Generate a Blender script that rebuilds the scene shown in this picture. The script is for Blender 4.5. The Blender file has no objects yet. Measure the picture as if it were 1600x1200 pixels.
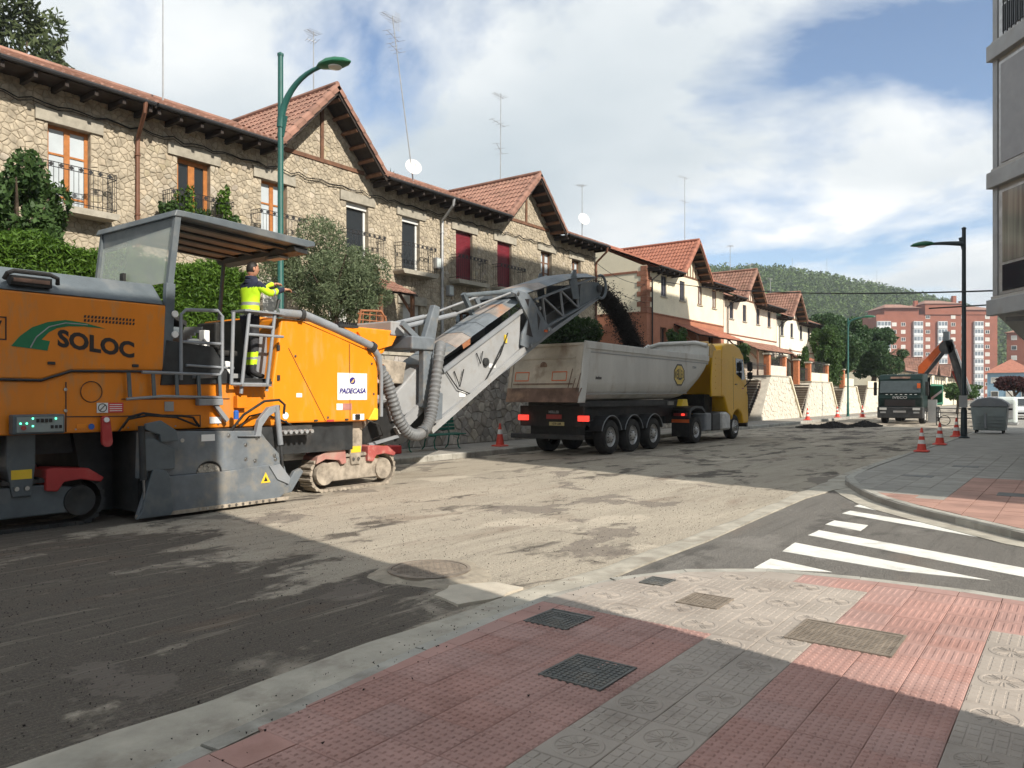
import bpy, bmesh, math, random
import numpy as np
from mathutils import Vector, Matrix, noise
R = math.radians
random.seed(7)
rng = np.random.default_rng(7)
scene = bpy.context.scene
col = scene.collection

# ------------------------------------------------------------------ camera
YAW = math.atan2(890, 1200)            # the street runs along +Y; the lens looks this far to its left
cam_d = bpy.data.cameras.new('camera'); cam_d.sensor_width = 36; cam_d.lens = 27
cam_d.clip_start = .05; cam_d.clip_end = 3000; cam_d.shift_y = 18 / 1600
cam = bpy.data.objects.new('camera', cam_d); col.objects.link(cam)
cam.location = (0, 0, 1.75); cam.rotation_euler = (R(90), 0, YAW)
scene.camera = cam

# ------------------------------------------------------------------ sun, sky, exposure
SUN_EL = R(35); sv = Vector((1, -.22)).normalized()
sun_dir = Vector((sv.x * math.cos(SUN_EL), sv.y * math.cos(SUN_EL), math.sin(SUN_EL)))
sun_d = bpy.data.lights.new('sun', 'SUN'); sun_d.energy = 4.5; sun_d.angle = R(.55); sun_d.color = (1, .93, .82)
sun = bpy.data.objects.new('sun', sun_d); col.objects.link(sun)
sun.rotation_euler = sun_dir.to_track_quat('Z', 'Y').to_euler(); sun.location = (30, -10, 40)

W = bpy.data.worlds.new('World'); scene.world = W; W.use_nodes = True
nt = W.node_tree; nt.nodes.clear()
def N(t, **k):
    n = nt.nodes.new(t)
    for a, b in k.items(): setattr(n, a, b)
    return n
def math_n(op, a=None, b=None, clamp=False):
    n = N('ShaderNodeMath', operation=op, use_clamp=clamp)
    for i, s in enumerate((a, b)):
        if s is None: continue
        if isinstance(s, (int, float)): n.inputs[i].default_value = s
        else: nt.links.new(s, n.inputs[i])
    return n.outputs[0]
sky = N('ShaderNodeTexSky', sky_type='NISHITA'); sky.sun_disc = False
sky.sun_elevation = SUN_EL; sky.sun_rotation = math.atan2(sun_dir.x, sun_dir.y)
sky.air_density = 1.0; sky.dust_density = .6; sky.altitude = 900
tc = N('ShaderNodeTexCoord'); sep = N('ShaderNodeSeparateXYZ'); nt.links.new(tc.outputs['Generated'], sep.inputs[0])
zz = math_n('ADD', math_n('MAXIMUM', sep.outputs[2], 0.0), .22)
cx = math_n('DIVIDE', sep.outputs[0], zz); cy = math_n('DIVIDE', sep.outputs[1], zz)
comb = N('ShaderNodeCombineXYZ'); nt.links.new(cx, comb.inputs[0]); nt.links.new(cy, comb.inputs[1]); comb.inputs[2].default_value = 3.7
def wnoise(scale, detail, rough, dist, off):
    mp = N('ShaderNodeMapping'); mp.inputs['Location'].default_value = off; nt.links.new(comb.outputs[0], mp.inputs[0])
    n = N('ShaderNodeTexNoise'); n.inputs['Scale'].default_value = scale; n.inputs['Detail'].default_value = detail
    n.inputs['Roughness'].default_value = rough; n.inputs['Distortion'].default_value = dist
    nt.links.new(mp.outputs[0], n.inputs[0]); return n.outputs[0]
def ramp(sock, stops):
    r = N('ShaderNodeValToRGB'); e = r.color_ramp.elements
    while len(e) < len(stops): e.new(.5)
    for i, (p, c) in enumerate(stops): e[i].position = p; e[i].color = c if len(c) == 4 else (*c, 1)
    nt.links.new(sock, r.inputs[0]); return r.outputs[0]
SKY_OFF = (44, 14, 0)
cov = wnoise(.95, 9, .56, .25, SKY_OFF)
cover = ramp(cov, [(.405, (0, 0, 0)), (.50, (1, 1, 1))])
shade_n = wnoise(1.1, 6, .5, .2, (7.3, 1.1, 2))
ccol = ramp(shade_n, [(.32, (.35, .40, .43)), (.5, (.455, .49, .51)), (.68, (.64, .65, .645))])
bg_sky = N('ShaderNodeBackground'); bg_sky.inputs[1].default_value = .12; nt.links.new(sky.outputs[0], bg_sky.inputs[0])
bg_cl = N('ShaderNodeBackground'); bg_cl.inputs[1].default_value = 1.22; nt.links.new(ccol, bg_cl.inputs[0])
mx = N('ShaderNodeMixShader'); nt.links.new(cover, mx.inputs[0]); nt.links.new(bg_sky.outputs[0], mx.inputs[1]); nt.links.new(bg_cl.outputs[0], mx.inputs[2])
wo = N('ShaderNodeOutputWorld'); nt.links.new(mx.outputs[0], wo.inputs[0])

scene.view_settings.view_transform = 'Standard'; scene.view_settings.look = 'None'
scene.view_settings.exposure = 0.52; scene.view_settings.gamma = 1; scene.view_settings.use_curve_mapping = False
scene.cycles.use_denoising = True; scene.cycles.use_adaptive_sampling = True; scene.cycles.adaptive_threshold = .02; scene.cycles.max_bounces = 5; scene.cycles.diffuse_bounces = 3; scene.cycles.glossy_bounces = 2; scene.cycles.transmission_bounces = 3; scene.cycles.volume_bounces = 0
scene.cycles.transparent_max_bounces = 8; scene.cycles.caustics_reflective = False; scene.cycles.caustics_refractive = False

# ------------------------------------------------------------------ helpers
ORG = {}                                # object name -> world origin its vertices are measured from
def tag(o, label=None, cat=None, group=None, kind=None):
    if label: o['label'] = label
    if cat: o['category'] = cat
    if group: o['group'] = group
    if kind: o['kind'] = kind
    return o
def thing(name, label, cat, loc=(0, 0, 0), group=None, rz=0):
    o = bpy.data.objects.new(name, None); col.objects.link(o); o.empty_display_size = .2
    o.location = loc; o.rotation_euler = (0, 0, rz); ORG[o.name] = Vector(loc)
    return tag(o, label, cat, group)
def link(name, me, parent=None, org=(0, 0, 0)):
    o = bpy.data.objects.new(name, me); col.objects.link(o)
    if parent is not None: o.parent = parent
    ORG[o.name] = Vector(org)
    return o
def copy_tree(o, parent=None):
    c = o.copy(); col.objects.link(c); ORG[c.name] = ORG[o.name].copy()
    if parent is not None: c.parent = parent
    for ch in list(o.children): copy_tree(ch, c)
    return c
def V(*a): return Vector(a)

class MB:
    def __init__(s): s.v = []; s.f = []; s.mi = []; s.cur = 0
    def add(s, vs, fs):
        b = len(s.v); s.v += [tuple(p) for p in vs]; s.f += [tuple(i + b for i in f) for f in fs]; s.mi += [s.cur] * len(fs); return s
    def poly(s, pts): return s.add(pts, [tuple(range(len(pts)))])
    def box(s, x0, x1, y0, y1, z0, z1):
        return s.add([(x0, y0, z0), (x1, y0, z0), (x1, y1, z0), (x0, y1, z0), (x0, y0, z1), (x1, y0, z1), (x1, y1, z1), (x0, y1, z1)],
                     [(0, 3, 2, 1), (4, 5, 6, 7), (0, 1, 5, 4), (1, 2, 6, 5), (2, 3, 7, 6), (3, 0, 4, 7)])
    def prism(s, pts, vec):
        n = len(pts); vec = Vector(vec); a = [Vector(p) for p in pts]
        return s.add(a + [p + vec for p in a], [tuple(range(n - 1, -1, -1)), tuple(range(n, 2 * n))] + [(i, (i + 1) % n, n + (i + 1) % n, n + i) for i in range(n)])
    def px(s, yz, x0, x1): return s.prism([(x0, y, z) for y, z in yz], (x1 - x0, 0, 0))     # profile in Y,Z pushed along X
    def pz(s, xy, z0, z1): return s.prism([(x, y, z0) for x, y in xy], (0, 0, z1 - z0))
    def py(s, xz, y0, y1): return s.prism([(x, y0, z) for x, z in xz], (0, y1 - y0, 0))
    def loft(s, rings, cap=True, closed=True):
        n = len(rings[0]); b = len(s.v); s.v += [tuple(p) for r in rings for p in r]; k0 = len(s.f)
        for i in range(len(rings) - 1):
            for j in range(n if closed else n - 1):
                s.f.append((b + i * n + j, b + i * n + (j + 1) % n, b + (i + 1) * n + (j + 1) % n, b + (i + 1) * n + j))
        if cap and closed:
            s.f.append(tuple(b + j for j in range(n - 1, -1, -1))); s.f.append(tuple(b + (len(rings) - 1) * n + j for j in range(n)))
        s.mi += [s.cur] * (len(s.f) - k0); return s
    def tube(s, pts, r, n=8, cap=True):
        pts = [Vector(p) for p in pts]; rs = r if isinstance(r, (list, tuple)) else [r] * len(pts); rings = []; u = None
        for i, p in enumerate(pts):
            d = (pts[min(i + 1, len(pts) - 1)] - pts[max(i - 1, 0)])
            d = d.normalized() if d.length > 1e-9 else V(0, 0, 1)
            if u is None: u = d.cross(V(0, 0, 1) if abs(d.z) < .9 else V(1, 0, 0)).normalized()
            else: u = (u - d * u.dot(d)).normalized()
            w = d.cross(u)
            rings.append([p + (u * math.cos(2 * math.pi * k / n) + w * math.sin(2 * math.pi * k / n)) * rs[i] for k in range(n)])
        return s.loft(rings, cap)
    def cyl(s, a, b, r, n=16): return s.tube([a, b], r, n)
    def bar(s, a, b, w, h, up=(0, 0, 1)):
        a, b, up = Vector(a), Vector(b), Vector(up); d = (b - a).normalized(); x = d.cross(up)
        if x.length < 1e-5: x = d.cross(V(1, 0, 0))
        x.normalize(); y = x.cross(d).normalized()
        q = [x * w / 2 + y * h / 2, x * -w / 2 + y * h / 2, x * -w / 2 - y * h / 2, x * w / 2 - y * h / 2]
        return s.loft([[a + k for k in q], [b + k for k in q]])
    def lathe(s, prof, o, axis=(0, 0, 1), n=20, cap=True):       # prof: (radius, height along axis)
        o, ax = Vector(o), Vector(axis).normalized(); u = ax.cross(V(0, 0, 1) if abs(ax.z) < .9 else V(1, 0, 0)).normalized(); w = ax.cross(u)
        return s.loft([[o + ax * h + (u * math.cos(2 * math.pi * k / n) + w * math.sin(2 * math.pi * k / n)) * max(r, 1e-4) for k in range(n)] for r, h in prof], cap)
    def mesh(s, name, mats, org=(0, 0, 0), smooth=False, recalc=True):
        me = bpy.data.meshes.new(name); ox, oy, oz = org
        me.from_pydata([(x - ox, y - oy, z - oz) for x, y, z in s.v], [], s.f)
        for m in (mats if isinstance(mats, (list, tuple)) else [mats]):
            if m is not None: me.materials.append(m)
        if any(s.mi): me.polygons.foreach_set('material_index', s.mi)
        if recalc:
            bm = bmesh.new(); bm.from_mesh(me); bmesh.ops.recalc_face_normals(bm, faces=bm.faces); bm.to_mesh(me); bm.free()
        if smooth:
            me.polygons.foreach_set('use_smooth', [True] * len(me.polygons))
            me.set_sharp_from_angle(angle=R(38))
        me.update(); return me
    def build(s, name, mat, parent=None, smooth=False, bevel=0, kind=None, label=None, recalc=True):
        org = ORG[parent.name] if parent is not None else V(0, 0, 0)
        o = link(name, s.mesh(name, mat, org, smooth, recalc), parent, org)
        if bevel:
            m = o.modifiers.new('bevel', 'BEVEL'); m.width = bevel; m.segments = 2; m.limit_method = 'ANGLE'; m.angle_limit = R(35)
        if kind: o['kind'] = kind
        if label: o['label'] = label
        return o

def arc(c, r, a0, a1, n, plane='yz'):
    out = []
    for i in range(n + 1):
        a = R(a0 + (a1 - a0) * i / n); out.append((c[0] + r * math.cos(a), c[1] + r * math.sin(a)))
    return out
def text(name, body, size, mat, origin, xdir, ydir, parent, extrude=.002, off=0, align='CENTER', sx=1, shear=0):
    c = bpy.data.curves.new(name, 'FONT'); c.body = body; c.size = size; c.extrude = extrude; c.offset = off; c.align_x = align; c.align_y = 'CENTER'; c.shear = shear
    c.resolution_u = 3
    t = bpy.data.objects.new(name, c); col.objects.link(t)
    dg = bpy.context.evaluated_depsgraph_get(); me = bpy.data.meshes.new_from_object(t.evaluated_get(dg)); bpy.data.objects.remove(t)
    x, y = Vector(xdir).normalized(), Vector(ydir).normalized(); z = x.cross(y)
    mtx = Matrix(((x.x, y.x, z.x, 0), (x.y, y.y, z.y, 0), (x.z, y.z, z.z, 0), (0, 0, 0, 1)))
    me.transform(Matrix.Scale(sx, 4, (1, 0, 0))); me.transform(mtx); org = ORG[parent.name]
    me.transform(Matrix.Translation(Vector(origin) - org)); me.materials.clear(); me.materials.append(mat)
    return link(name, me, parent, org)

# ------------------------------------------------------------------ materials
def mat(name, rgb, rough=.6, metal=0, var=.12, vs=4, bump=0, bs=40, dirt=None, dirt_amt=.4, ds=1.5, rnd=0, spec=.4, alpha=1, trans=0, emit=None, es=1, coat=0, hue=0, stretch=None, sat_rnd=0, world=False):
    m = bpy.data.materials.new(name); m.use_nodes = True; t = m.node_tree; b = t.nodes['Principled BSDF']
    b.inputs['Roughness'].default_value = rough; b.inputs['Metallic'].default_value = metal; b.inputs['Specular IOR Level'].default_value = spec
    b.inputs['Coat Weight'].default_value = coat; b.inputs['Coat Roughness'].default_value = .15
    def nn(k): return t.nodes.new(k)
    tcn = nn('ShaderNodeTexCoord'); src = nn('ShaderNodeNewGeometry').outputs['Position'] if world else tcn.outputs['Object']
    if stretch:
        mp = nn('ShaderNodeMapping'); mp.inputs['Scale'].default_value = stretch; t.links.new(src, mp.inputs[0]); src = mp.outputs[0]
    def noisen(scale, detail=5, rough_=.6):
        n = nn('ShaderNodeTexNoise'); n.inputs['Scale'].default_value = scale; n.inputs['Detail'].default_value = detail; n.inputs['Roughness'].default_value = rough_
        t.links.new(src, n.inputs[0]); return n.outputs[0]
    def mixc(f, a, bb):
        n = nn('ShaderNodeMix'); n.data_type = 'RGBA'
        for s, i in ((f, 0), (a, 6), (bb, 7)):
            if isinstance(s, (int, float)): n.inputs[i].default_value = s
            elif isinstance(s, tuple): n.inputs[i].default_value = (*s, 1) if len(s) == 3 else s
            else: t.links.new(s, n.inputs[i])
        return n.outputs[2]
    def maprange(s, a, bb, c, d):
        n = nn('ShaderNodeMapRange'); t.links.new(s, n.inputs[0])
        for i, x in enumerate((a, bb, c, d)): n.inputs[i + 1].default_value = x
        return n.outputs[0]
    cur = (*rgb, 1)
    lo = tuple(max(0, c * (1 - var * 1.6)) for c in rgb); hi = tuple(min(1, c * (1 + var * 1.3)) for c in rgb)
    if var: cur = mixc(maprange(noisen(vs), .3, .7, 0, 1), lo, hi)
    if dirt: cur = mixc(maprange(noisen(ds, 7, .65), .52, .68, 0, dirt_amt), cur, dirt)
    if rnd or hue or sat_rnd:
        oi = nn('ShaderNodeObjectInfo'); h = nn('ShaderNodeHueSaturation')
        t.links.new(maprange(oi.outputs['Random'], 0, 1, 1 - rnd, 1 + rnd), h.inputs['Value'])
        w = nn('ShaderNodeMath'); w.operation = 'MULTIPLY'; w.inputs[1].default_value = 7.31; t.links.new(oi.outputs['Random'], w.inputs[0])
        fr = nn('ShaderNodeMath'); fr.operation = 'FRACT'; t.links.new(w.outputs[0], fr.inputs[0])
        t.links.new(maprange(fr.outputs[0], 0, 1, .5 - hue, .5 + hue), h.inputs['Hue'])
        w2 = nn('ShaderNodeMath'); w2.operation = 'MULTIPLY'; w2.inputs[1].default_value = 17.7; t.links.new(oi.outputs['Random'], w2.inputs[0])
        fr2 = nn('ShaderNodeMath'); fr2.operation = 'FRACT'; t.links.new(w2.outputs[0], fr2.inputs[0])
        t.links.new(maprange(fr2.outputs[0], 0, 1, 1 - sat_rnd, 1 + sat_rnd), h.inputs['Saturation'])
        if isinstance(cur, tuple): h.inputs['Color'].default_value = cur
        else: t.links.new(cur, h.inputs['Color'])
        cur = h.outputs[0]
    if isinstance(cur, tuple): b.inputs['Base Color'].default_value = cur
    else: t.links.new(cur, b.inputs['Base Color'])
    if bump:
        bn = nn('ShaderNodeBump'); bn.inputs['Strength'].default_value = bump; bn.inputs['Distance'].default_value = .02
        t.links.new(noisen(bs, 6, .7), bn.inputs['Height']); t.links.new(bn.outputs[0], b.inputs['Normal'])
    if trans: b.inputs['Transmission Weight'].default_value = trans
    if alpha < 1: b.inputs['Alpha'].default_value = alpha
    if emit: b.inputs['Emission Color'].default_value = (*emit, 1); b.inputs['Emission Strength'].default_value = es
    return m
def foliage(name, lo, hi, rough=.55, transl=.35, ns=1.3):
    m = bpy.data.materials.new(name); m.use_nodes = True; t = m.node_tree; b = t.nodes['Principled BSDF']
    b.inputs['Roughness'].default_value = rough; b.inputs['Specular IOR Level'].default_value = .25
    g = t.nodes.new('ShaderNodeNewGeometry'); n = t.nodes.new('ShaderNodeTexNoise'); n.inputs['Scale'].default_value = ns; n.inputs['Detail'].default_value = 3
    tcn = t.nodes.new('ShaderNodeTexCoord'); t.links.new(tcn.outputs['Object'], n.inputs[0])
    a = t.nodes.new('ShaderNodeMath'); a.operation = 'ADD'; t.links.new(g.outputs['Random Per Island'], a.inputs[0]); t.links.new(n.outputs[0], a.inputs[1])
    mr = t.nodes.new('ShaderNodeMapRange'); t.links.new(a.outputs[0], mr.inputs[0]); mr.inputs[1].default_value = .3; mr.inputs[2].default_value = 1.4
    mixn = t.nodes.new('ShaderNodeMix'); mixn.data_type = 'RGBA'; t.links.new(mr.outputs[0], mixn.inputs[0]); mixn.inputs[6].default_value = (*lo, 1); mixn.inputs[7].default_value = (*hi, 1)
    t.links.new(mixn.outputs[2], b.inputs['Base Color'])
    tr = t.nodes.new('ShaderNodeBsdfTranslucent'); t.links.new(mixn.outputs[2], tr.inputs[0])
    ms = t.nodes.new('ShaderNodeMixShader'); ms.inputs[0].default_value = transl; t.links.new(b.outputs[0], ms.inputs[1]); t.links.new(tr.outputs[0], ms.inputs[2])
    t.links.new(ms.outputs[0], t.nodes['Material Output'].inputs[0]); return m

mt = {}
mt['orange'] = mat('orange_paint', (.74, .225, .01), .42, var=.06, vs=1.2, dirt=(.42, .24, .1), dirt_amt=.55, ds=3, coat=.1, stretch=(1.6, 1.6, .5))
mt['orange_light'] = mat('amber_paint', (.84, .268, .01), .42, var=.05, vs=1.5, dirt=(.55, .31, .11), dirt_amt=.5, ds=3, coat=.1, stretch=(1.6, 1.6, .5))
mt['slate'] = mat('slate_grey_paint', (.105, .125, .14), .5, var=.12, vs=3, dirt=(.22, .2, .17), dirt_amt=.35)
mt['slate_worn'] = mat('worn_grey_paint', (.15, .17, .19), .55, var=.15, vs=3, dirt=(.3, .26, .2), dirt_amt=.55, ds=2.4, bump=.1, bs=30)
mt['lightgrey'] = mat('light_grey_paint', (.32, .325, .33), .5, var=.08, vs=2, dirt=(.26, .23, .19), dirt_amt=.5, ds=2.5)
mt['midgrey'] = mat('mid_grey_paint', (.24, .255, .275), .5, var=.12, vs=3, dirt=(.2, .17, .13), dirt_amt=.45)
mt['rubbergrey'] = mat('hose_grey', (.15, .155, .16), .55, var=.1, vs=4, dirt=(.25, .22, .18), dirt_amt=.3)
mt['black'] = mat('black_rubber', (.018, .018, .018), .75, var=.25, vs=8, dirt=(.09, .08, .065), dirt_amt=.35)
mt['dark'] = mat('dark_steel', (.03, .032, .034), .55, var=.25, vs=5, dirt=(.09, .075, .06), dirt_amt=.4)
mt['steel'] = mat('bare_steel', (.4, .4, .4), .35, 1, var=.12, vs=8)
mt['alu'] = mat('dull_aluminium', (.5, .5, .5), .45, .8, var=.15, vs=5)
mt['dust'] = mat('dust_caked_steel', (.36, .31, .25), .85, var=.25, vs=6, dirt=(.12, .1, .08), dirt_amt=.6, ds=5, bump=.4, bs=50)
mt['red'] = mat('red_paint', (.42, .04, .04), .5, var=.12, vs=3, dirt=(.3, .22, .18), dirt_amt=.4)
mt['fadedred'] = mat('faded_red_paint', (.45, .2, .17), .65, var=.15, vs=4, dirt=(.38, .31, .25), dirt_amt=.7)
mt['rustfaint'] = mat('faint_rust_on_grey', (.27, .235, .21), .7, var=.2, vs=3, dirt=(.34, .17, .09), dirt_amt=.8, ds=1.6)
mt['rust'] = mat('rust', (.32, .13, .06), .8, var=.3, vs=6, bump=.2)
mt['white'] = mat('white_vinyl', (.8, .8, .79), .5, var=.03)
mt['signred'] = mat('sign_red', (.62, .05, .05), .5, var=.05)
mt['signyellow'] = mat('sign_yellow', (.8, .55, .04), .5, var=.06)
mt['signblue'] = mat('sign_blue', (.03, .12, .45), .5, var=.05)
mt['navy'] = mat('navy_print', (.03, .02, .2), .5, var=0)
mt['ink'] = mat('black_print', (.022, .018, .018), .5, var=0)
mt['greenprint'] = mat('green_print', (.01, .17, .07), .45, var=.05)
mt['led'] = mat('green_led', (.05, .6, .3), .4, emit=(.1, 1, .5), es=3, var=0)
mt['glass'] = mat('smoky_glass', (.55, .6, .56), .06, var=0, alpha=.42, spec=.5)
mt['darkglass'] = mat('dark_window_glass', (.025, .03, .035), .06, var=0, spec=.8)
mt['curtain'] = mat('pale_curtain_behind_glass', (.5, .55, .58), .25, var=.06, vs=2, spec=.6)
mt['truckwhite'] = mat('dusty_white_steel', (.6, .585, .55), .45, var=.07, vs=1.4, dirt=(.36, .31, .25), dirt_amt=.6, ds=1.8, stretch=(1, 1, .35))
mt['tailgate'] = mat('dirty_beige_tailgate', (.45, .4, .33), .6, var=.16, vs=1.6, dirt=(.2, .14, .1), dirt_amt=.7, ds=1.4)
mt['rustbrown'] = mat('rust_brown_tail', (.17, .105, .08), .7, var=.3, vs=3, dirt=(.36, .24, .15), dirt_amt=.5)
mt['yellow'] = mat('cab_yellow', (.80, .45, .014), .5, var=.04, vs=1.5, coat=.05, dirt=(.4, .26, .08), dirt_amt=.2)
mt['tarp'] = mat('tan_tarpaulin', (.6, .4, .15), .7, var=.12, vs=5)
mt['taillight'] = mat('tail_light', (.7, .03, .02), .3, var=0, emit=(1, .06, .04), es=.9)
mt['dimred'] = mat('dim_red_reflector', (.3, .03, .03), .35, var=.05)
mt['plate'] = mat('licence_plate_yellow', (.5, .42, .2), .5, var=.05)
mt['iveco'] = mat('dark_green_cab', (.006, .02, .018), .5, var=.1, vs=2, coat=0, spec=.25, dirt=(.06, .06, .05), dirt_amt=.3)
mt['bedgreen'] = mat('tipper_green', (.015, .16, .08), .45, var=.1)
mt['craneorange'] = mat('crane_orange', (.62, .12, .025), .45, var=.08, vs=3)
mt['cranered'] = mat('crane_red', (.35, .04, .03), .5, var=.12)
mt['lampgreen'] = mat('lamp_post_green', (.02, .1, .085), .4, var=.08, vs=6)
mt['lampdark'] = mat('dark_lamp_post', (.022, .035, .04), .45, var=.08, vs=6)
mt['lens'] = mat('lamp_lens', (.55, .55, .53), .2, var=0)
mt['bench'] = mat('bench_green', (.015, .13, .09), .45, var=.1)
mt['cone'] = mat('cone_red', (.68, .075, .05), .55, var=.08, dirt=(.3, .1, .08), dirt_amt=.3)
mt['conewhite'] = mat('cone_white_band', (.75, .73, .7), .5, var=.06)
mt['stone'] = mat('facade_rubble_stone', (.425, .365, .275), .9, var=.22, vs=4, bump=.6, bs=22, rnd=.16, sat_rnd=.2, hue=.008)
mt['stone_rest'] = mat('facade_rubble_stone_joined', (.425, .365, .275), .9, var=.26, vs=3.6, bump=.6, bs=22)
mt['wallstone'] = mat('retaining_wall_stone', (.42, .38, .33), .9, var=.22, vs=2.5, bump=.55, bs=20, rnd=.28, sat_rnd=.3, hue=.012)
mt['wallstone_rest'] = mat('retaining_wall_stone_joined', (.42, .38, .33), .9, var=.35, vs=3.4, bump=.55, bs=20)
mt['whitestone'] = mat('whitewashed_rubble', (.64, .59, .5), .9, var=.1, vs=3, bump=.6, bs=18, rnd=.1)
mt['mortar'] = mat('mortar', (.32, .27, .2), .95, var=.18, vs=5, bump=.4, bs=30)
mt['lintel'] = mat('concrete_lintel', (.36, .33, .27), .85, var=.14, vs=5, bump=.15, bs=40, rnd=.08)
mt['tile'] = mat('clay_roof_tile', (.28, .15, .11), .8, var=.22, vs=1.6, dirt=(.25, .15, .1), dirt_amt=.5, ds=2, bump=.2, rnd=.15)
mt['tile_new'] = mat('bright_clay_roof_tile', (.36, .145, .095), .8, var=.15, vs=2, dirt=(.3, .13, .08), dirt_amt=.4, ds=2, bump=.2, rnd=.1)
mt['eave'] = mat('dark_stained_timber', (.035, .026, .022), .75, var=.25, vs=6)
mt['beam'] = mat('brown_timber', (.17, .085, .05), .75, var=.2, vs=5)
mt['pine'] = mat('varnished_pine', (.42, .16, .045), .45, var=.15, vs=6, coat=.2)
mt['iron'] = mat('wrought_iron', (.02, .02, .022), .6, var=.15)
mt['copper'] = mat('brown_downpipe', (.16, .07, .04), .55, var=.12)
mt['zinc'] = mat('zinc_downpipe', (.42, .43, .44), .45, .5, var=.12)
mt['cream'] = mat('cream_render', (.75, .68, .52), .9, var=.05, vs=1, dirt=(.6, .5, .34), dirt_amt=.25, ds=.8, bump=.1, bs=60)
mt['pinkish'] = mat('pale_pink_render', (.75, .63, .52), .9, var=.05, vs=1, dirt=(.6, .48, .38), dirt_amt=.25, ds=.8, bump=.1, bs=60)
mt['paleyellow'] = mat('pale_yellow_render', (.78, .74, .62), .9, var=.05, vs=1, dirt=(.62, .55, .4), dirt_amt=.25, ds=.8, bump=.1, bs=60)
mt['terracotta'] = mat('terracotta_render', (.38, .16, .095), .9, var=.08, vs=1.4, dirt=(.34, .14, .09), dirt_amt=.3, bump=.1)
mt['brickband'] = mat('brick_quoin', (.27, .12, .075), .9, var=.15, vs=7, rnd=.12)
mt['pillar'] = mat('orange_brick_pillar', (.46, .17, .08), .9, var=.15, vs=6)
mt['shutterred'] = mat('dark_red_blind', (.17, .012, .022), .6, var=.1)
mt['shutterwhite'] = mat('white_roller_blind', (.6, .6, .57), .5, var=.06)
mt['whitepvc'] = mat('white_window_frame', (.7, .7, .68), .4, var=.03)
mt['windowdark'] = mat('dark_blue_shutter', (.05, .05, .065), .45, var=.15)
mt['facadegrey'] = mat('grey_mosaic_cladding', (.42, .4, .37), .6, var=.06, vs=20, bump=.08, bs=90)
mt['blindgrey'] = mat('grey_roller_blind', (.28, .28, .29), .5, var=.06)
mt['aptbrick'] = mat('red_facing_brick', (.25, .088, .055), .85, var=.1, vs=.25)
mt['aptwhite'] = mat('white_glazed_gallery', (.6, .62, .63), .4, var=.06, vs=.5)
mt['aptglass'] = mat('gallery_glass', (.16, .19, .22), .12, var=.25, vs=.7, spec=.7)
mt['blind'] = mat('cream_window_blind', (.52, .5, .46), .6, var=.05, rnd=.14)
mt['bin'] = mat('grey_green_bin', (.27, .31, .31), .5, var=.08, vs=3, dirt=(.1, .1, .09), dirt_amt=.35)
mt['whitebin'] = mat('pale_green_container', (.55, .6, .58), .5, var=.05)
mt['carwhite'] = mat('white_car_paint', (.75, .76, .77), .25, var=.02, coat=.5)
mt['hivis'] = mat('hi_vis_yellow', (.55, .85, .02), .7, var=.07, vs=9, bump=.12, bs=14)
mt['navycloth'] = mat('navy_cloth', (.02, .025, .05), .85, var=.2, vs=9)
mt['trousers'] = mat('dark_work_trousers', (.04, .04, .045), .85, var=.25, vs=9)
mt['reflect'] = mat('grey_reflective_tape', (.3, .31, .31), .4, var=.06)
mt['skin'] = mat('skin', (.5, .25, .16), .55, var=.06, vs=9)
mt['hair'] = mat('dark_hair', (.012, .009, .007), .6, var=.2, vs=30)
mt['bark'] = mat('bark', (.12, .09, .065), .9, var=.3, vs=6, bump=.6, bs=14)
mt['concrete'] = mat('gutter_concrete', (.41, .38, .32), .9, var=.16, vs=2.6, dirt=(.2, .17, .135), dirt_amt=.6, ds=2.4, bump=.4, bs=40)
mt['kerb'] = mat('kerb_concrete', (.37, .355, .315), .85, var=.14, vs=3, dirt=(.14, .125, .1), dirt_amt=.55, ds=2.6, bump=.3, bs=45, rnd=.1)
mt['redtile'] = mat('red_tactile_tile', (.39, .235, .205), .85, var=.1, vs=2, dirt=(.2, .1, .08), dirt_amt=.4, ds=2.2, bump=.2, bs=120, rnd=.05, sat_rnd=.07, world=True)
mt['greytile'] = mat('grey_relief_tile', (.355, .31, .27), .85, var=.1, vs=2, dirt=(.2, .165, .14), dirt_amt=.45, ds=2.4, bump=.2, bs=120, rnd=.05, world=True)
mt['farred'] = mat('far_red_tile', (.38, .225, .18), .85, var=.1, vs=2, dirt=(.2, .12, .1), dirt_amt=.4, rnd=.09, world=True)
mt['fargrey'] = mat('far_grey_tile', (.30, .285, .255), .85, var=.1, vs=2, dirt=(.19, .17, .15), dirt_amt=.45, rnd=.09, world=True)
mt['castiron'] = mat('cast_iron_cover', (.12, .122, .115), .6, .3, var=.2, vs=6, dirt=(.2, .16, .12), dirt_amt=.5, ds=4)
mt['castrust'] = mat('rusty_cast_cover', (.24, .2, .16), .75, .1, var=.2, vs=6, dirt=(.1, .085, .07), dirt_amt=.5, ds=4)
mt['paint'] = mat('road_paint', (.72, .71, .66), .75, var=.06, vs=3, dirt=(.35, .33, .3), dirt_amt=.5, ds=4, bump=.2, bs=60)
mt['debris'] = mat('dark_millings', (.028, .025, .022), .95, var=.35, vs=20)
mt['yplastic'] = mat('yellow_wood', (.55, .36, .09), .6, var=.1)
mt['cable'] = mat('cable_black', (.012, .012, .012), .6, var=0)
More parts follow.
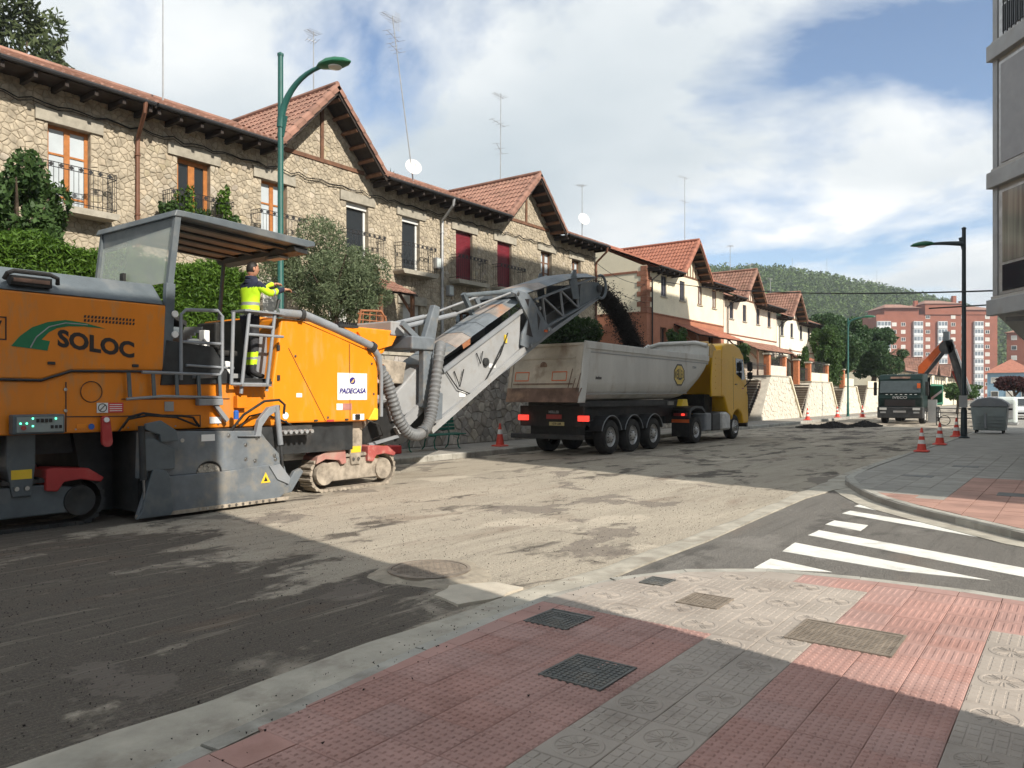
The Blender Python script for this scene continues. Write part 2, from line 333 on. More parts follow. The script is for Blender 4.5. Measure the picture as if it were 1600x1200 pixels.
# ================================================================== ground, road, pavements
def road_material(name, light, dark, bias, grooves=True):
    m = bpy.data.materials.new(name); m.use_nodes = True; t = m.node_tree; b = t.nodes['Principled BSDF']
    b.inputs['Roughness'].default_value = .93; b.inputs['Specular IOR Level'].default_value = .2
    L = t.links.new
    def nn(k): return t.nodes.new(k)
    tcn = nn('ShaderNodeTexCoord'); sepn = nn('ShaderNodeSeparateXYZ'); L(tcn.outputs['Object'], sepn.inputs[0])
    def noisen(scale, st, detail=7, rough=.62, dist=.3, off=0):
        mp = nn('ShaderNodeMapping'); mp.inputs['Scale'].default_value = st; mp.inputs['Location'].default_value = (off, off * 1.7, 0); L(tcn.outputs['Object'], mp.inputs[0])
        n = nn('ShaderNodeTexNoise'); n.inputs['Scale'].default_value = scale; n.inputs['Detail'].default_value = detail; n.inputs['Roughness'].default_value = rough; n.inputs['Distortion'].default_value = dist
        L(mp.outputs[0], n.inputs[0]); return n.outputs[0]
    def mr(s, a, bb, c, d, smooth=False):
        n = nn('ShaderNodeMapRange'); n.interpolation_type = 'SMOOTHSTEP' if smooth else 'LINEAR'; L(s, n.inputs[0])
        for i, x in enumerate((a, bb, c, d)): n.inputs[i + 1].default_value = x
        return n.outputs[0]
    def mth(op, a, bb):
        n = nn('ShaderNodeMath'); n.operation = op
        for i, s in enumerate((a, bb)):
            if isinstance(s, (int, float)): n.inputs[i].default_value = s
            else: L(s, n.inputs[i])
        return n.outputs[0]
    def mix(f, a, bb):
        n = nn('ShaderNodeMix'); n.data_type = 'RGBA'
        for s, i in ((f, 0), (a, 6), (bb, 7)):
            if isinstance(s, (int, float)): n.inputs[i].default_value = s
            elif isinstance(s, tuple): n.inputs[i].default_value = (*s, 1)
            else: L(s, n.inputs[i])
        return n.outputs[2]
    fine = noisen(28, (1, 1, 1), 6, .75)
    base = mix(mr(noisen(1.4, (1, .3, 1)), .3, .7, 0, 1), tuple(c * .82 for c in light), tuple(min(1, c * 1.12) for c in light))
    base = mix(mr(fine, .35, .7, 0, .5), base, tuple(c * .62 for c in light))
    streak = mth('ADD', mth('MULTIPLY', noisen(.75, (1.35, .36, 1), 9, .62, .5, 3.1), .6), mth('MULTIPLY', noisen(1.5, (1, .75, 1), 9, .68, .4, 9.2), .4))
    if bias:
        # dark streaks dense at the near end, sparse mid-stretch, denser again down the street
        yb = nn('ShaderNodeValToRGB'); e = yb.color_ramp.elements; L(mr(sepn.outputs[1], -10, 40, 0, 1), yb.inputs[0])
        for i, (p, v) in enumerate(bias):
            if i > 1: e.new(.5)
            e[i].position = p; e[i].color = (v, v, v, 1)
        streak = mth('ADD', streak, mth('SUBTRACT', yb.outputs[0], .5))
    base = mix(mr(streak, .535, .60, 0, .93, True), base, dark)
    brown = tuple(c * k for c, k in zip(dark, (1.9, 1.45, 1.2)))
    base = mix(mr(noisen(.9, (1.2, .4, 1), 6, .6, .4, 21), .56, .72, 0, .5, True), base, brown)
    ln = noisen(3.2, (2.2, .10, 1), 6, .7, .2, 12); base = mix(mr(ln, .52, .70, 0, .42, True), base, tuple(c * .42 for c in light)); base = mix(mr(ln, .44, .30, 0, .35, True), base, tuple(min(.7, c * 1.25) for c in light))
    spk = noisen(75, (1, .8, 1), 3, .8); base = mix(mr(spk, .50, .62, 0, .6), base, tuple(c * .45 for c in light)); base = mix(mr(spk, .36, .26, 0, .4), base, tuple(min(.8, c * 1.6) for c in light))
    base = mix(mr(noisen(.55, (1, .8, 1), 9, .62, .3, 40), .585, .60, 0, .7, True), base, tuple(c * 2.2 for c in dark)); base = mix(mr(noisen(.5, (1, .6, 1), 8, .6, .3, 55), .60, .66, 0, .5, True), base, tuple(min(.7, c * 1.3) for c in light))
    L(base, b.inputs['Base Color'])
    bn = nn('ShaderNodeBump'); bn.inputs['Strength'].default_value = 1.0; bn.inputs['Distance'].default_value = .03
    h = mth('ADD', mth('MULTIPLY', noisen(60, (1, .6, 1), 4, .7), .6), mth('MULTIPLY', noisen(9, (1, .5, 1), 5, .6), .7))
    if grooves:
        w = nn('ShaderNodeTexWave'); w.bands_direction = 'X'; w.inputs['Scale'].default_value = 7; w.inputs['Distortion'].default_value = 2.5; w.inputs['Detail'].default_value = 3; w.inputs['Detail Scale'].default_value = 3
        mp = nn('ShaderNodeMapping'); mp.inputs['Rotation'].default_value = (0, 0, R(8)); L(tcn.outputs['Object'], mp.inputs[0]); L(mp.outputs[0], w.inputs[0])
        h = mth('ADD', h, mth('MULTIPLY', w.outputs[0], .22))
    L(h, bn.inputs['Height']); L(bn.outputs[0], b.inputs['Normal']); return m
def struct(o): o['kind'] = 'structure'; return o

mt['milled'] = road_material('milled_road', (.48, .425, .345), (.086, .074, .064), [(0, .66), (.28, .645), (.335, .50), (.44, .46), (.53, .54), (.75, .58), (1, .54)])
mt['asphalt'] = road_material('side_street_asphalt', (.20, .188, .172), (.115, .108, .10), None, False)
mt['plainground'] = mat('distant_ground', (.22, .2, .16), .95, var=.2, vs=.3)
def joint_mat(name, rgb, sx, sy, dark=.6):
    m = mat(name, rgb, .88, var=.12, vs=1.5, dirt=tuple(c * .55 for c in rgb), dirt_amt=.45, ds=.9, bump=.2, bs=40); t = m.node_tree; b = t.nodes['Principled BSDF']
    br = t.nodes.new('ShaderNodeTexBrick'); tcn = t.nodes.new('ShaderNodeTexCoord'); t.links.new(tcn.outputs['Object'], br.inputs[0])
    br.inputs['Scale'].default_value = 1; br.inputs['Brick Width'].default_value = sx; br.inputs['Row Height'].default_value = sy; br.inputs['Mortar Size'].default_value = .008; br.offset = 0
    mixn = t.nodes.new('ShaderNodeMix'); mixn.data_type = 'RGBA'; src = b.inputs['Base Color'].links[0].from_socket
    t.links.new(br.outputs['Fac'], mixn.inputs[0]); t.links.new(src, mixn.inputs[6]); mixn.inputs[7].default_value = (*[c * dark * .6 for c in rgb], 1); t.links.new(mixn.outputs[2], b.inputs['Base Color']); return m
mt['leftpave'] = joint_mat('left_pavement', (.30, .275, .24), .4, .4)

struct(MB().box(-900, 900, -300, 1500, -1.2, -.08).build('ground', mt['plainground']))
# milled main road, a finely broken sheet
xs = np.arange(-13.9, -3.88, .1); ys = np.concatenate([np.arange(-30, 1, 1.0), np.arange(1, 30, .12), np.arange(30, 240, 2.0)])
nx, ny = len(xs), len(ys); verts = []
for y in ys:
    for x in xs:
        p = V(x * 2.2, y * .7, 0); z = .010 * noise.noise(p) + .007 * noise.noise(V(x * 9, y * 4, 3)) + .004 * noise.noise(V(x * 22, y * 14, 5))
        if x < -12.0 or y < -2: z *= .4
        verts.append((x, y, z))
faces = [(j * nx + i, j * nx + i + 1, (j + 1) * nx + i + 1, (j + 1) * nx + i) for j in range(ny - 1) for i in range(nx - 1)]
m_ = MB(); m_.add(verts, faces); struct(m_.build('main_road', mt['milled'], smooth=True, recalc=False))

# kerb lines (outer edge of the pavement top), near corner and far corner
NEAR = [(-3.2, -25), (-3.22, -6), (-3.24, .5), (-3.27, 1.7), (-3.36, 2.5), (-3.46, 3.56), (-3.51, 4.4), (-3.52, 5.1), (-3.45, 5.77), (-3.22, 6.3), (-2.93, 6.72), (-2.6, 7.02), (-2.25, 7.19), (-1.92, 7.28), (-1.05, 7.36), (-.37, 7.37), (.5, 7.15), (3, 6.05), (10, 2.85), (30, -6.4)]
FAR = [(-3.85, 230), (-3.85, 60), (-3.85, 34), (-3.93, 24.5), (-3.9, 18.5), (-3.8, 16.3), (-3.62, 15.55), (-3.38, 14.94), (-3.03, 14.1), (-2.62, 13.28), (-2.2, 12.65), (-1.72, 12.08), (-1.04, 11.36), (-.53, 10.78), (.4, 10.2), (3, 9.0), (10, 5.8), (30, -3.4)]
def resample(path, step):
    out = [V(*path[0])]; acc = 0
    for a, b in zip(path, path[1:]):
        a, b = V(*a), V(*b); L = (b - a).length; t = step - acc
        while t <= L: out.append(a + (b - a) * t / L); t += step
        acc = L - (t - step)
    out.append(V(*path[-1])); return out
def offset(path, d):
    p = [V(*q) for q in path]; out = []
    for i in range(len(p)):
        t = (p[min(i + 1, len(p) - 1)] - p[max(i - 1, 0)]).normalized(); out.append((p[i].x - t.y * d, p[i].y + t.x * d))
    return out
# concrete gutter: along the near kerb, across the side street's mouth, on along the far kerb
near_side = [(x, y) for x, y in NEAR if x < -3.1 and y < 5.9]
g_in = near_side + [(-3.55, 6.1), (-3.58, 7), (-3.56, 8.6), (-3.66, 11.2), (-3.72, 13.2), (-3.62, 14.6), (-3.5, 15.1), (-3.62, 15.7), (-3.84, 16.4), (-3.92, 18.5), (-3.95, 24.5), (-3.88, 34), (-3.88, 230)]
random.seed(3)
m_ = MB()
def gx(y): return -3.97 + .02 * math.sin(y * 3.1) + .018 * noise.noise(V(0, y * 2.3, 0)) + (0 if y < 5 else .12 * min(1, (y - 5) / 2)) - (0 if y < 10 else .22 * min(1, (y - 10) / 5))
def edge_at(path, y):
    for a, b in zip(path, path[1:]):
        if a[1] <= y <= b[1] and b[1] > a[1]: return a[0] + (b[0] - a[0]) * (y - a[1]) / (b[1] - a[1])
    return path[-1][0]
yy = list(np.arange(-25, 0, 1)) + list(np.arange(0, 18, .12)) + list(np.arange(18, 40, .5)) + list(np.arange(40, 231, 10))
ring = []
for y in yy:
    xo = gx(y); xi = edge_at(g_in, y) + .03; j = .012 * noise.noise(V(y * 7, 2, 0))
    ring.append([(xo + j, y, -.03), (xo + j, y, .03 + j * .3), (xo + .06 + j * .6, y, .042), (xi, y, .050), (xi, y, -.03)])
m_.loft(ring, cap=True, closed=True); struct(m_.build('gutter', mt['concrete']))
# side street asphalt
poly = [(-3.6, 5.95), (-3.22, 6.25), (-2.6, 7.0), (-1.05, 7.3), (-.37, 7.3), (3, 6.0), (30, -6.5), (34, -3.3), (30, -3.3), (3, 9.1), (-.5, 10.9), (-1.7, 12.2), (-2.6, 13.4), (-3.4, 15.05), (-3.6, 15.2), (-3.72, 13.2), (-3.66, 11.2), (-3.56, 8.6), (-3.58, 7)]
side = struct(MB().pz(poly, -.04, .030).build('side_street', mt['asphalt']))
# pale concrete apron under the far corner kerb
inner = offset(FAR[3:], .0); outer = offset(FAR[3:], -.32)
m_ = MB(); m_.loft([[(*a, .0), (*a, .045), (*b, .040), (*b, .0)] for a, b in zip(inner, outer)]); struct(m_.build('corner_gutter', mt['concrete']))
inner = offset(NEAR[9:], .0); outer = offset(NEAR[9:], .34)
m_ = MB(); m_.loft([[(*a, .0), (*a, .132), (*b, .045), (*b, .0)] for a, b in zip(inner[1:], outer[1:])]); struct(m_.build('near_corner_gutter', mt['concrete']))
# zebra crossing
zs = [[(-2.83, 12.72), (-2.80, 13.05), (-1.55, 12.1), (-1.62, 11.9)], [(-2.8, 11.85), (-2.77, 12.2), (1.0, 10.15), (.95, 9.75)], [(-2.74, 10.7), (-2.73, 11.12), (-2.27, 10.97), (-2.25, 10.45)],
      [(-2.70, 9.75), (-2.69, 10.2), (.9, 8.55), (.95, 8.1)], [(-2.65, 8.57), (-2.69, 9.17), (-.68, 8.38), (-1.45, 8.3)], [(-2.62, 7.57), (-2.63, 8.12), (-1.95, 7.86)]]
for z_ in zs:
    m_ = MB(); pts = []
    for a, b in zip(z_, z_[1:] + z_[:1]):
        n_ = max(2, int((V(*b) - V(*a)).length / .12))
        for k in range(n_): q = V(*a).lerp(V(*b), k / n_); pts.append((q.x + .008 * noise.noise(V(q.x * 9, q.y * 9, 1)), q.y + .008 * noise.noise(V(q.x * 9, q.y * 9, 7))))
    m_.pz(pts, .030, .0345); m_.build('crossing_stripe', mt['paint'], side)

# ---- near pavement: slab, kerb stones, relief tiles
slab_xy = offset(NEAR, -.12) + [(30, -25)]
pave = struct(MB().pz(slab_xy, -.05, .128).build('near_pavement', mat('tile_bedding', (.24, .19, .16), .95, var=.15)))
def kerb(path, parent, step, width, top, sgn, skip=.006, low=None):
    pts = resample(path, step)
    for a, b in zip(pts, pts[1:]):
        if (b - a).length < .05: continue
        t = (b - a).normalized(); n = V(-t.y, t.x) * sgn; a2, b2 = a + t * skip, b - t * skip; h = top + random.uniform(-.004, .004)
        if low: h = low(a, h)
        prof = [(0, -.02), (0, h - .025), (.022, h), (width, h), (width, -.02)]; m_ = MB()
        m_.loft([[(q.x + n.x * u, q.y + n.y * u, z) for u, z in prof] for q in (a2, b2)]); m_.build('kerb_stone', mt['kerb'], parent)
low = lambda a, h: h - .004 if a.y > 5.5 else h - .02
kerb([p for p in NEAR if -7 < p[1] and p[0] < 12], pave, .8, .14, .150, -1, low=low)
T = .30
def relief(kind):
    m_ = MB(); h = .148; s = T / 2 - .0014; m_.add([(-s, -s, .128), (s, -s, .128), (s, s, .128), (-s, s, .128), (-s, -s, h - .003), (s, -s, h - .003), (s, s, h - .003), (-s, s, h - .003), (-s + .004, -s + .004, h), (s - .004, -s + .004, h), (s - .004, s - .004, h), (-s + .004, s - .004, h)],
        [(0, 1, 5, 4), (1, 2, 6, 5), (2, 3, 7, 6), (3, 0, 4, 7), (4, 5, 9, 8), (5, 6, 10, 9), (6, 7, 11, 10), (7, 4, 8, 11), (8, 9, 10, 11)])
    def bump(x, y, a, b, hh, k=.55):
        m_.add([(x - a, y - b, h - .001), (x + a, y - b, h - .001), (x + a, y + b, h - .001), (x - a, y + b, h - .001), (x - a * k, y - b * k, h + hh), (x + a * k, y - b * k, h + hh), (x + a * k, y + b * k, h + hh), (x - a * k, y + b * k, h + hh)],
               [(0, 1, 5, 4), (1, 2, 6, 5), (2, 3, 7, 6), (3, 0, 4, 7), (4, 5, 6, 7)])
    if kind == 'dome':
        for i in range(6):
            for j in range(6): bump(-.125 + i * .05, -.125 + j * .05, .018, .0155, .0055)
    elif kind == 'rib':
        for i in range(6): bump(-.125 + i * .05, 0, .013, .14, .0042, .6)
    elif kind == 'grid':
        for i in range(5):
            for j in range(4): bump(-.116 + i * .058, -.108 + j * .072, .024, .031, .0032, .86)
    elif kind == 'flower':
        for k in range(20):
            a0, a1 = 2 * math.pi * k / 20, 2 * math.pi * (k + 1) / 20; r0, r1 = .108, .122
            m_.add([(r * math.cos(a), r * math.sin(a), z) for a in (a0, a1) for r, z in ((r0 - .005, h), (r0, h + .0034), (r1, h + .0034), (r1 + .005, h))], [(0, 4, 5, 1), (1, 5, 6, 2), (2, 6, 7, 3)])
        for k in range(8):
            a = math.pi / 8 + math.pi * k / 4; d = V(math.cos(a), math.sin(a)); n = V(-d.y, d.x)
            for off in (-.016, .016):
                p0 = d * .028 + n * off * .3; p1 = d * .094 + n * off * 1.6; w = n * .005
                m_.add([(*(p0 - w), h), (*(p0 + w), h), (*(p1 + w), h), (*(p1 - w), h), (*(p0 - w * .5), h + .0034), (*(p0 + w * .5), h + .0034), (*(p1 + w * .5), h + .0034), (*(p1 - w * .5), h + .0034)], [(0, 1, 5, 4), (1, 2, 6, 5), (2, 3, 7, 6), (3, 0, 4, 7), (4, 5, 6, 7)])
    return m_
tile_mesh = {k: relief(k).mesh('tile_' + k, mt['redtile'] if k in ('dome', 'rib') else mt['greytile'], recalc=False) for k in ('dome', 'rib', 'grid', 'flower')}
def clip(poly, p, n):                         # keep the side where (q-p).n <= 0
    out = []
    for a, b in zip(poly, poly[1:] + poly[:1]):
        da, db = (a[0] - p[0]) * n[0] + (a[1] - p[1]) * n[1], (b[0] - p[0]) * n[0] + (b[1] - p[1]) * n[1]
        if da <= 0: out.append(a)
        if da * db < 0: t = da / (da - db); out.append((a[0] + (b[0] - a[0]) * t, a[1] + (b[1] - a[1]) * t))
    return out
inn = offset(NEAR, -.145)
covers = [(-3.18, -2.82, 4.42, 4.80, 'castiron'), (-2.50, -2.09, 3.62, 4.05, 'castiron'), (-2.52, -2.19, 5.52, 5.88, 'castrust'), (-1.58, -.93, 5.14, 5.66, 'castrust'), (-3.04, -2.82, 5.92, 6.18, 'castiron')]
seg = [(Vector(a), Vector(b)) for a, b in zip(inn, inn[1:]) if -8 < a[1] and a[0] < 4]
for i in range(-5, 8):
    for j in range(-2, 24):
        x = -2.0 + T / 2 + i * T; y = .15 + T / 2 + j * T
        kind = None
        if x < -2.0: kind = 'dome' if y < 5.05 else 'g'
        elif x < -1.4: kind = 'g'
        elif x < -.5: kind = 'dome' if y < 5.25 else 'rib'
        elif x < .1: kind = 'g' if y < 6.25 else 'rib'
        else: kind = 'dome'
        if x < -1.4 and x > -2.0 and y > 6.6: kind = 'rib'
        if kind == 'g': kind = 'flower' if (i + j) % 2 else 'grid'
        sq = [(x - T / 2 + .003, y - T / 2 + .003), (x + T / 2 - .003, y - T / 2 + .003), (x + T / 2 - .003, y + T / 2 - .003), (x - T / 2 + .003, y + T / 2 - .003)]; p = sq
        for a, b in seg:
            ab_ = b - a; k_ = max(0, min(1, (V(x, y) - a).dot(ab_) / ab_.length_squared))
            if (a + ab_ * k_ - V(x, y)).length > .5: continue
            t = ab_.normalized(); p = clip(p, a, (-t.y, t.x))
            if len(p) < 3: break
        near_ = min(seg, key=lambda e: ((e[0] + (e[1] - e[0]) * max(0, min(1, (V(x, y) - e[0]).dot(e[1] - e[0]) / (e[1] - e[0]).length_squared))) - V(x, y)).length); tt_ = (near_[1] - near_[0]).normalized()
        if len(p) < 3 or (V(x, y) - near_[0]).dot(V(-tt_.y, tt_.x)) > .22: continue
        area = abs(sum(a[0] * b[1] - a[1] * b[0] for a, b in zip(p, p[1:] + p[:1]))) / 2
        if area < .002 or y > 7.25 or x < -3.6: continue
        nm = 'red_tile' if kind in ('dome', 'rib') else 'grey_tile'
        if area > .0855:
            o = link(nm, tile_mesh[kind], pave); o.location = (x, y, random.uniform(-.0015, .001)); o.rotation_euler = (random.uniform(-.004, .004), random.uniform(-.004, .004), random.choice((0, math.pi)) + random.uniform(-.004, .004))
        else:
            MB().pz(p, .126, .147).build(nm, mt['redtile'] if nm[0] == 'r' else mt['greytile'], pave)
for x0, x1, y0, y1, mk in covers:
    cl = {'castiron': 'dark cast iron', 'castrust': 'rusty brown'}[mk]; c_ = ((x0 + x1) / 2, (y0 + y1) / 2)
    lab = {(-3.18): 'small dark cast iron utility cover nearest the main road kerb', (-2.50): 'square dark cast iron grid cover in the red tiles', (-2.52): 'square rusty brown cover in the sunlit grey tiles', (-1.58): 'large rectangular brown cover cut by the shadow edge', (-3.04): 'smallest dark square cover at the corner kerb'}[x0]
    th = thing('utility_cover', lab, 'manhole cover', (*c_, .15), 'covers in the near pavement')
    m_ = MB(); w = .018
    for q in ((x0, x1, y0, y0 + w), (x0, x1, y1 - w, y1), (x0, x0 + w, y0 + w, y1 - w), (x1 - w, x1, y0 + w, y1 - w)): m_.box(*q, .13, .1585)
    m_.build('frame', mt[mk], th)
    m_ = MB().box(x0 + w + .002, x1 - w - .002, y0 + w + .002, y1 - w - .002, .13, .1545); n = int((x1 - x0) / .035)
    for a in range(n):
        for b in range(int((y1 - y0 - .04) / .035)):
            xx, yy_ = x0 + .033 + a * (x1 - x0 - .066) / max(1, n - 1), y0 + .033 + b * .035
            if abs(xx - c_[0]) < .06 and abs(yy_ - c_[1]) < .03: continue
            m_.box(xx - .010, xx + .010, yy_ - .010, yy_ + .010, .1545, .1585)
    m_.box(c_[0] - .05, c_[0] + .05, c_[1] - .022, c_[1] + .022, .1545, .1575)
    m_.build('lid', mt[mk], th, kind='stuff')

# ---- round manhole standing proud of the milled road
mh = thing('road_manhole', 'round cast iron manhole left standing in the milled road', 'manhole cover', (-5.17, 5.6, 0))
m_ = MB(); rr = []
for rad, z in ((.66, -.012), (.56, .012), (.46, .026), (.405, .034)): rr.append([(-5.17 + (rad * (1 + (.22 * noise.noise(V(math.cos(a) * 1.6, math.sin(a) * 1.6, 4)) + .06 * noise.noise(V(math.cos(a) * 6, math.sin(a) * 6, 8))) * (rad > .45))) * math.cos(a), 5.6 + rad * (1 + .25 * noise.noise(V(math.cos(a) * 1.6, math.sin(a) * 1.6, 9)) * (rad > .45)) * math.sin(a), z) for a in [2 * math.pi * k / 64 for k in range(64)]])
m_.loft(rr, cap=False); m_.build('concrete_collar', mat('broken_collar_mortar', (.35, .305, .24), .92, var=.2, vs=4, dirt=(.12, .1, .085), dirt_amt=.75, ds=3.5, bump=.6, bs=25), mh)
m_ = MB(); m_.lathe([(.41, -.02), (.41, .046), (.375, .046), (.375, .036)], (-5.17, 5.6, 0), n=40, cap=False); m_.build('ring', mt['castrust'], mh)
m_ = MB(); m_.lathe([(.37, .0), (.37, .042)], (-5.17, 5.6, 0), n=40)
for a in range(-8, 9):
    for b in range(-8, 9):
        x, y = a * .043, b * .043
        if x * x + y * y < .34 ** 2: m_.bar((-5.17 + x - .012, 5.6 + y - (.012 if (a + b) % 2 else -.012), .044), (-5.17 + x + .012, 5.6 + y + (.012 if (a + b) % 2 else -.012), .044), .011, .006)
m_.build('lid', mt['castrust'], mh, kind='stuff')
# pale new mortar patch by the gutter
pp = [(-4.62, 5.3), (-4.35, 5.62), (-4.08, 5.62), (-3.99, 5.25), (-4.15, 4.85), (-4.5, 4.95)]
pq = []
for a_, b_ in zip(pp, pp[1:] + pp[:1]):
    for k in range(8): q = V(*a_).lerp(V(*b_), k / 8); pq.append((q.x + .07 * noise.noise(V(q.x * 4, q.y * 4, 1)), q.y + .07 * noise.noise(V(q.x * 4, q.y * 4, 5))))
struct(MB().pz(pq, -.01, .024).build('mortar_patch', mat('fresh_mortar', (.5, .45, .37), .9, var=.08, vs=4, dirt=(.35, .3, .24), dirt_amt=.4, ds=3, bump=.2), ))

# ---- far right pavement
far_xy = FAR + [(30, 230)]
fpave = struct(MB().pz(far_xy, -.05, .136).build('far_pavement', mt['fargrey']))
kerb([p for p in FAR if p[1] < 61 and p[0] < 12], fpave, 1.0, .15, .150, 1)
finn = offset(FAR, .155); fseg = [(Vector(a), Vector(b)) for a, b in zip(finn, finn[1:])]
TF = .4; sqm = {}
for nm in ('farred', 'fargrey'):
    sqm[nm] = MB().add([(-.1985, -.1985, .13), (.1985, -.1985, .13), (.1985, .1985, .13), (-.1985, .1985, .13), (-.196, -.196, .149), (.196, -.196, .149), (.196, .196, .149), (-.196, .196, .149)], [(0, 1, 5, 4), (1, 2, 6, 5), (2, 3, 7, 6), (3, 0, 4, 7), (4, 5, 6, 7)]).mesh('far_tile_' + nm, mt[nm], recalc=False)
cnt = {'farred': 0, 'fargrey': 0}
for j in range(0, 36):
    for i in range(0, 10):
        x = -3.7 + TF / 2 + i * TF; y = 9.8 + TF / 2 + j * TF
        if x > .2: continue
        sq = [(x - .196, y - .196), (x + .196, y - .196), (x + .196, y + .196), (x - .196, y + .196)]; p = sq
        for a, b in fseg:
            if b.y < 9 or a.y > 40: continue
            t = (b - a).normalized(); p = clip(p, a, (t.y, -t.x))
            if len(p) < 3: break
        if len(p) < 3: continue
        area = abs(sum(a[0] * b[1] - a[1] * b[0] for a, b in zip(p, p[1:] + p[:1]))) / 2
        if area < .004: continue
        red = (x > -1.65 and y < 17.5) or (y < 13.9 and x > -3 and y + 1.15 * x < 11.4)
        nm = 'farred' if red else 'fargrey'
        if cnt[nm] > 295: continue
        cnt[nm] += 1
        if area > .15: o = link('red_tile' if red else 'grey_tile', sqm[nm], fpave); o.location = (x, y, random.uniform(-.002, .002))
        else: MB().pz(p, .13, .149).build('red_tile' if red else 'grey_tile', mt[nm], fpave)
for x, y, w, h in ((-2.9, 16.9, .55, .35), (-2.35, 19.8, .5, .35), (-1.1, 14.5, .5, .5)):
    MB().box(x, x + w, y, y + h, .14, .153).build('drain_cover', mt['castiron'], fpave)
# ---- left pavement and kerb
lpave = struct(MB().box(-16.6, -13.92, -30, 230, -.05, .15).build('left_pavement', mt['leftpave']))
kerb([(-13.9, 2.0), (-13.9, 90)], lpave, 1.0, .16, .155, 1)
# ================================================================== houses
FX = -20.5
def vor_cells(y0, y1, z0, z1, size, holes, halfs, seed, squash=1.0):
    rnd = random.Random(seed); ny_, nz_ = max(1, round((y1 - y0) / size)), max(1, round((z1 - z0) / (size * squash))); dy, dz = (y1 - y0) / ny_, (z1 - z0) / nz_
    S = {(i, j): (y0 + (i + .5 + rnd.uniform(-.48, .48)) * dy, z0 + (j + .5 + rnd.uniform(-.48, .48)) * dz) for i in range(ny_) for j in range(nz_)}
    out = []
    for (i, j), s in S.items():
        if any(a < s[0] < b and c < s[1] < d for a, b, c, d in holes): continue
        if any((s[0] - p[0]) * n[0] + (s[1] - p[1]) * n[1] > 0 for p, n in halfs): continue
        p = [(max(y0, s[0] - 1.5), max(z0, s[1] - 1.5)), (min(y1, s[0] + 1.5), max(z0, s[1] - 1.5)), (min(y1, s[0] + 1.5), min(z1, s[1] + 1.5)), (max(y0, s[0] - 1.5), min(z1, s[1] + 1.5))]
        for a in range(-2, 3):
            for b in range(-2, 3):
                q = S.get((i + a, j + b))
                if q is None or q == s: continue
                if any(h[0] < q[0] < h[1] and h[2] < q[1] < h[3] for h in holes): continue
                p = clip(p, ((s[0] + q[0]) / 2, (s[1] + q[1]) / 2), (q[0] - s[0], q[1] - s[1]))
                if len(p) < 3: break
            if len(p) < 3: break
        for h in holes:
            if len(p) < 3: break
            d = [(h[0] - s[0], (h[0], 0), (1, 0)), (s[0] - h[1], (h[1], 0), (-1, 0)), (h[2] - s[1], (0, h[2]), (0, 1)), (s[1] - h[3], (0, h[3]), (0, -1))]
            k = max(d, key=lambda e: e[0])
            if k[0] > -1e-6 and k[0] < .9: p = clip(p, k[1], k[2])
        for pp_, n in halfs:
            if len(p) >= 3: p = clip(p, pp_, n)
        if len(p) >= 3: out.append((s, p))
    return out
def stone_geo(m_, p, X, gap, depth, rnd, axis='x'):
    n = len(p); cy_, cz_ = sum(q[0] for q in p) / n, sum(q[1] for q in p) / n
    r = [max(.02, math.hypot(q[0] - cy_, q[1] - cz_)) for q in p]
    def ring(g, x): return [(x, cy_ + (q[0] - cy_) * max(.2, 1 - g / k), cz_ + (q[1] - cz_) * max(.2, 1 - g / k)) for q, k in zip(p, r)]
    d = depth * rnd.uniform(.55, 1.25); rings = [ring(gap, X - .02), ring(gap + .008, X + d * .6), ring(gap + .035, X + d)]
    if axis == 'y': rings = [[(b, a, c) for a, b, c in q] for q in rings]
    m_.loft(rings, cap=False); b = len(m_.v) - n; m_.f.append(tuple(range(b, b + n))); m_.mi.append(m_.cur)
def rubble(parent, cells, X, mats, gap=.0035, depth=.024, budget=298, seed=1, sgn=1):
    rnd = random.Random(seed)
    def score(c):
        p = c[1]; a = abs(sum(u[0] * v[1] - u[1] * v[0] for u, v in zip(p, p[1:] + p[:1]))) / 2; return a / (X * X + c[0][0] ** 2)
    cells = sorted(cells, key=score, reverse=True); rest = MB()
    for k, (s, p) in enumerate(cells):
        if len(p) < 3: continue
        if k < budget:
            m_ = MB(); stone_geo(m_, p, X, gap, depth, rnd); m_.build('stone', mats[0], parent, recalc=True)
        else: stone_geo(rest, p, X, gap, depth, rnd)
    if rest.f: rest.build('stone_field', mats[1], parent, kind='stuff')
def wall_with_holes(m_, y0, y1, z0, z1, holes, X, th):
    ys_ = sorted({y0, y1, *[max(y0, h[0]) for h in holes], *[min(y1, h[1]) for h in holes]})
    for a, b in zip(ys_, ys_[1:]):
        mid = (a + b) / 2; iv = sorted((max(z0, h[2]), min(z1, h[3])) for h in holes if h[0] < mid < h[1]); z = z0
        for c, d in iv:
            if c > z: m_.box(X - th, X, a, b, z, c)
            z = max(z, d)
        if z < z1: m_.box(X - th, X, a, b, z, z1)

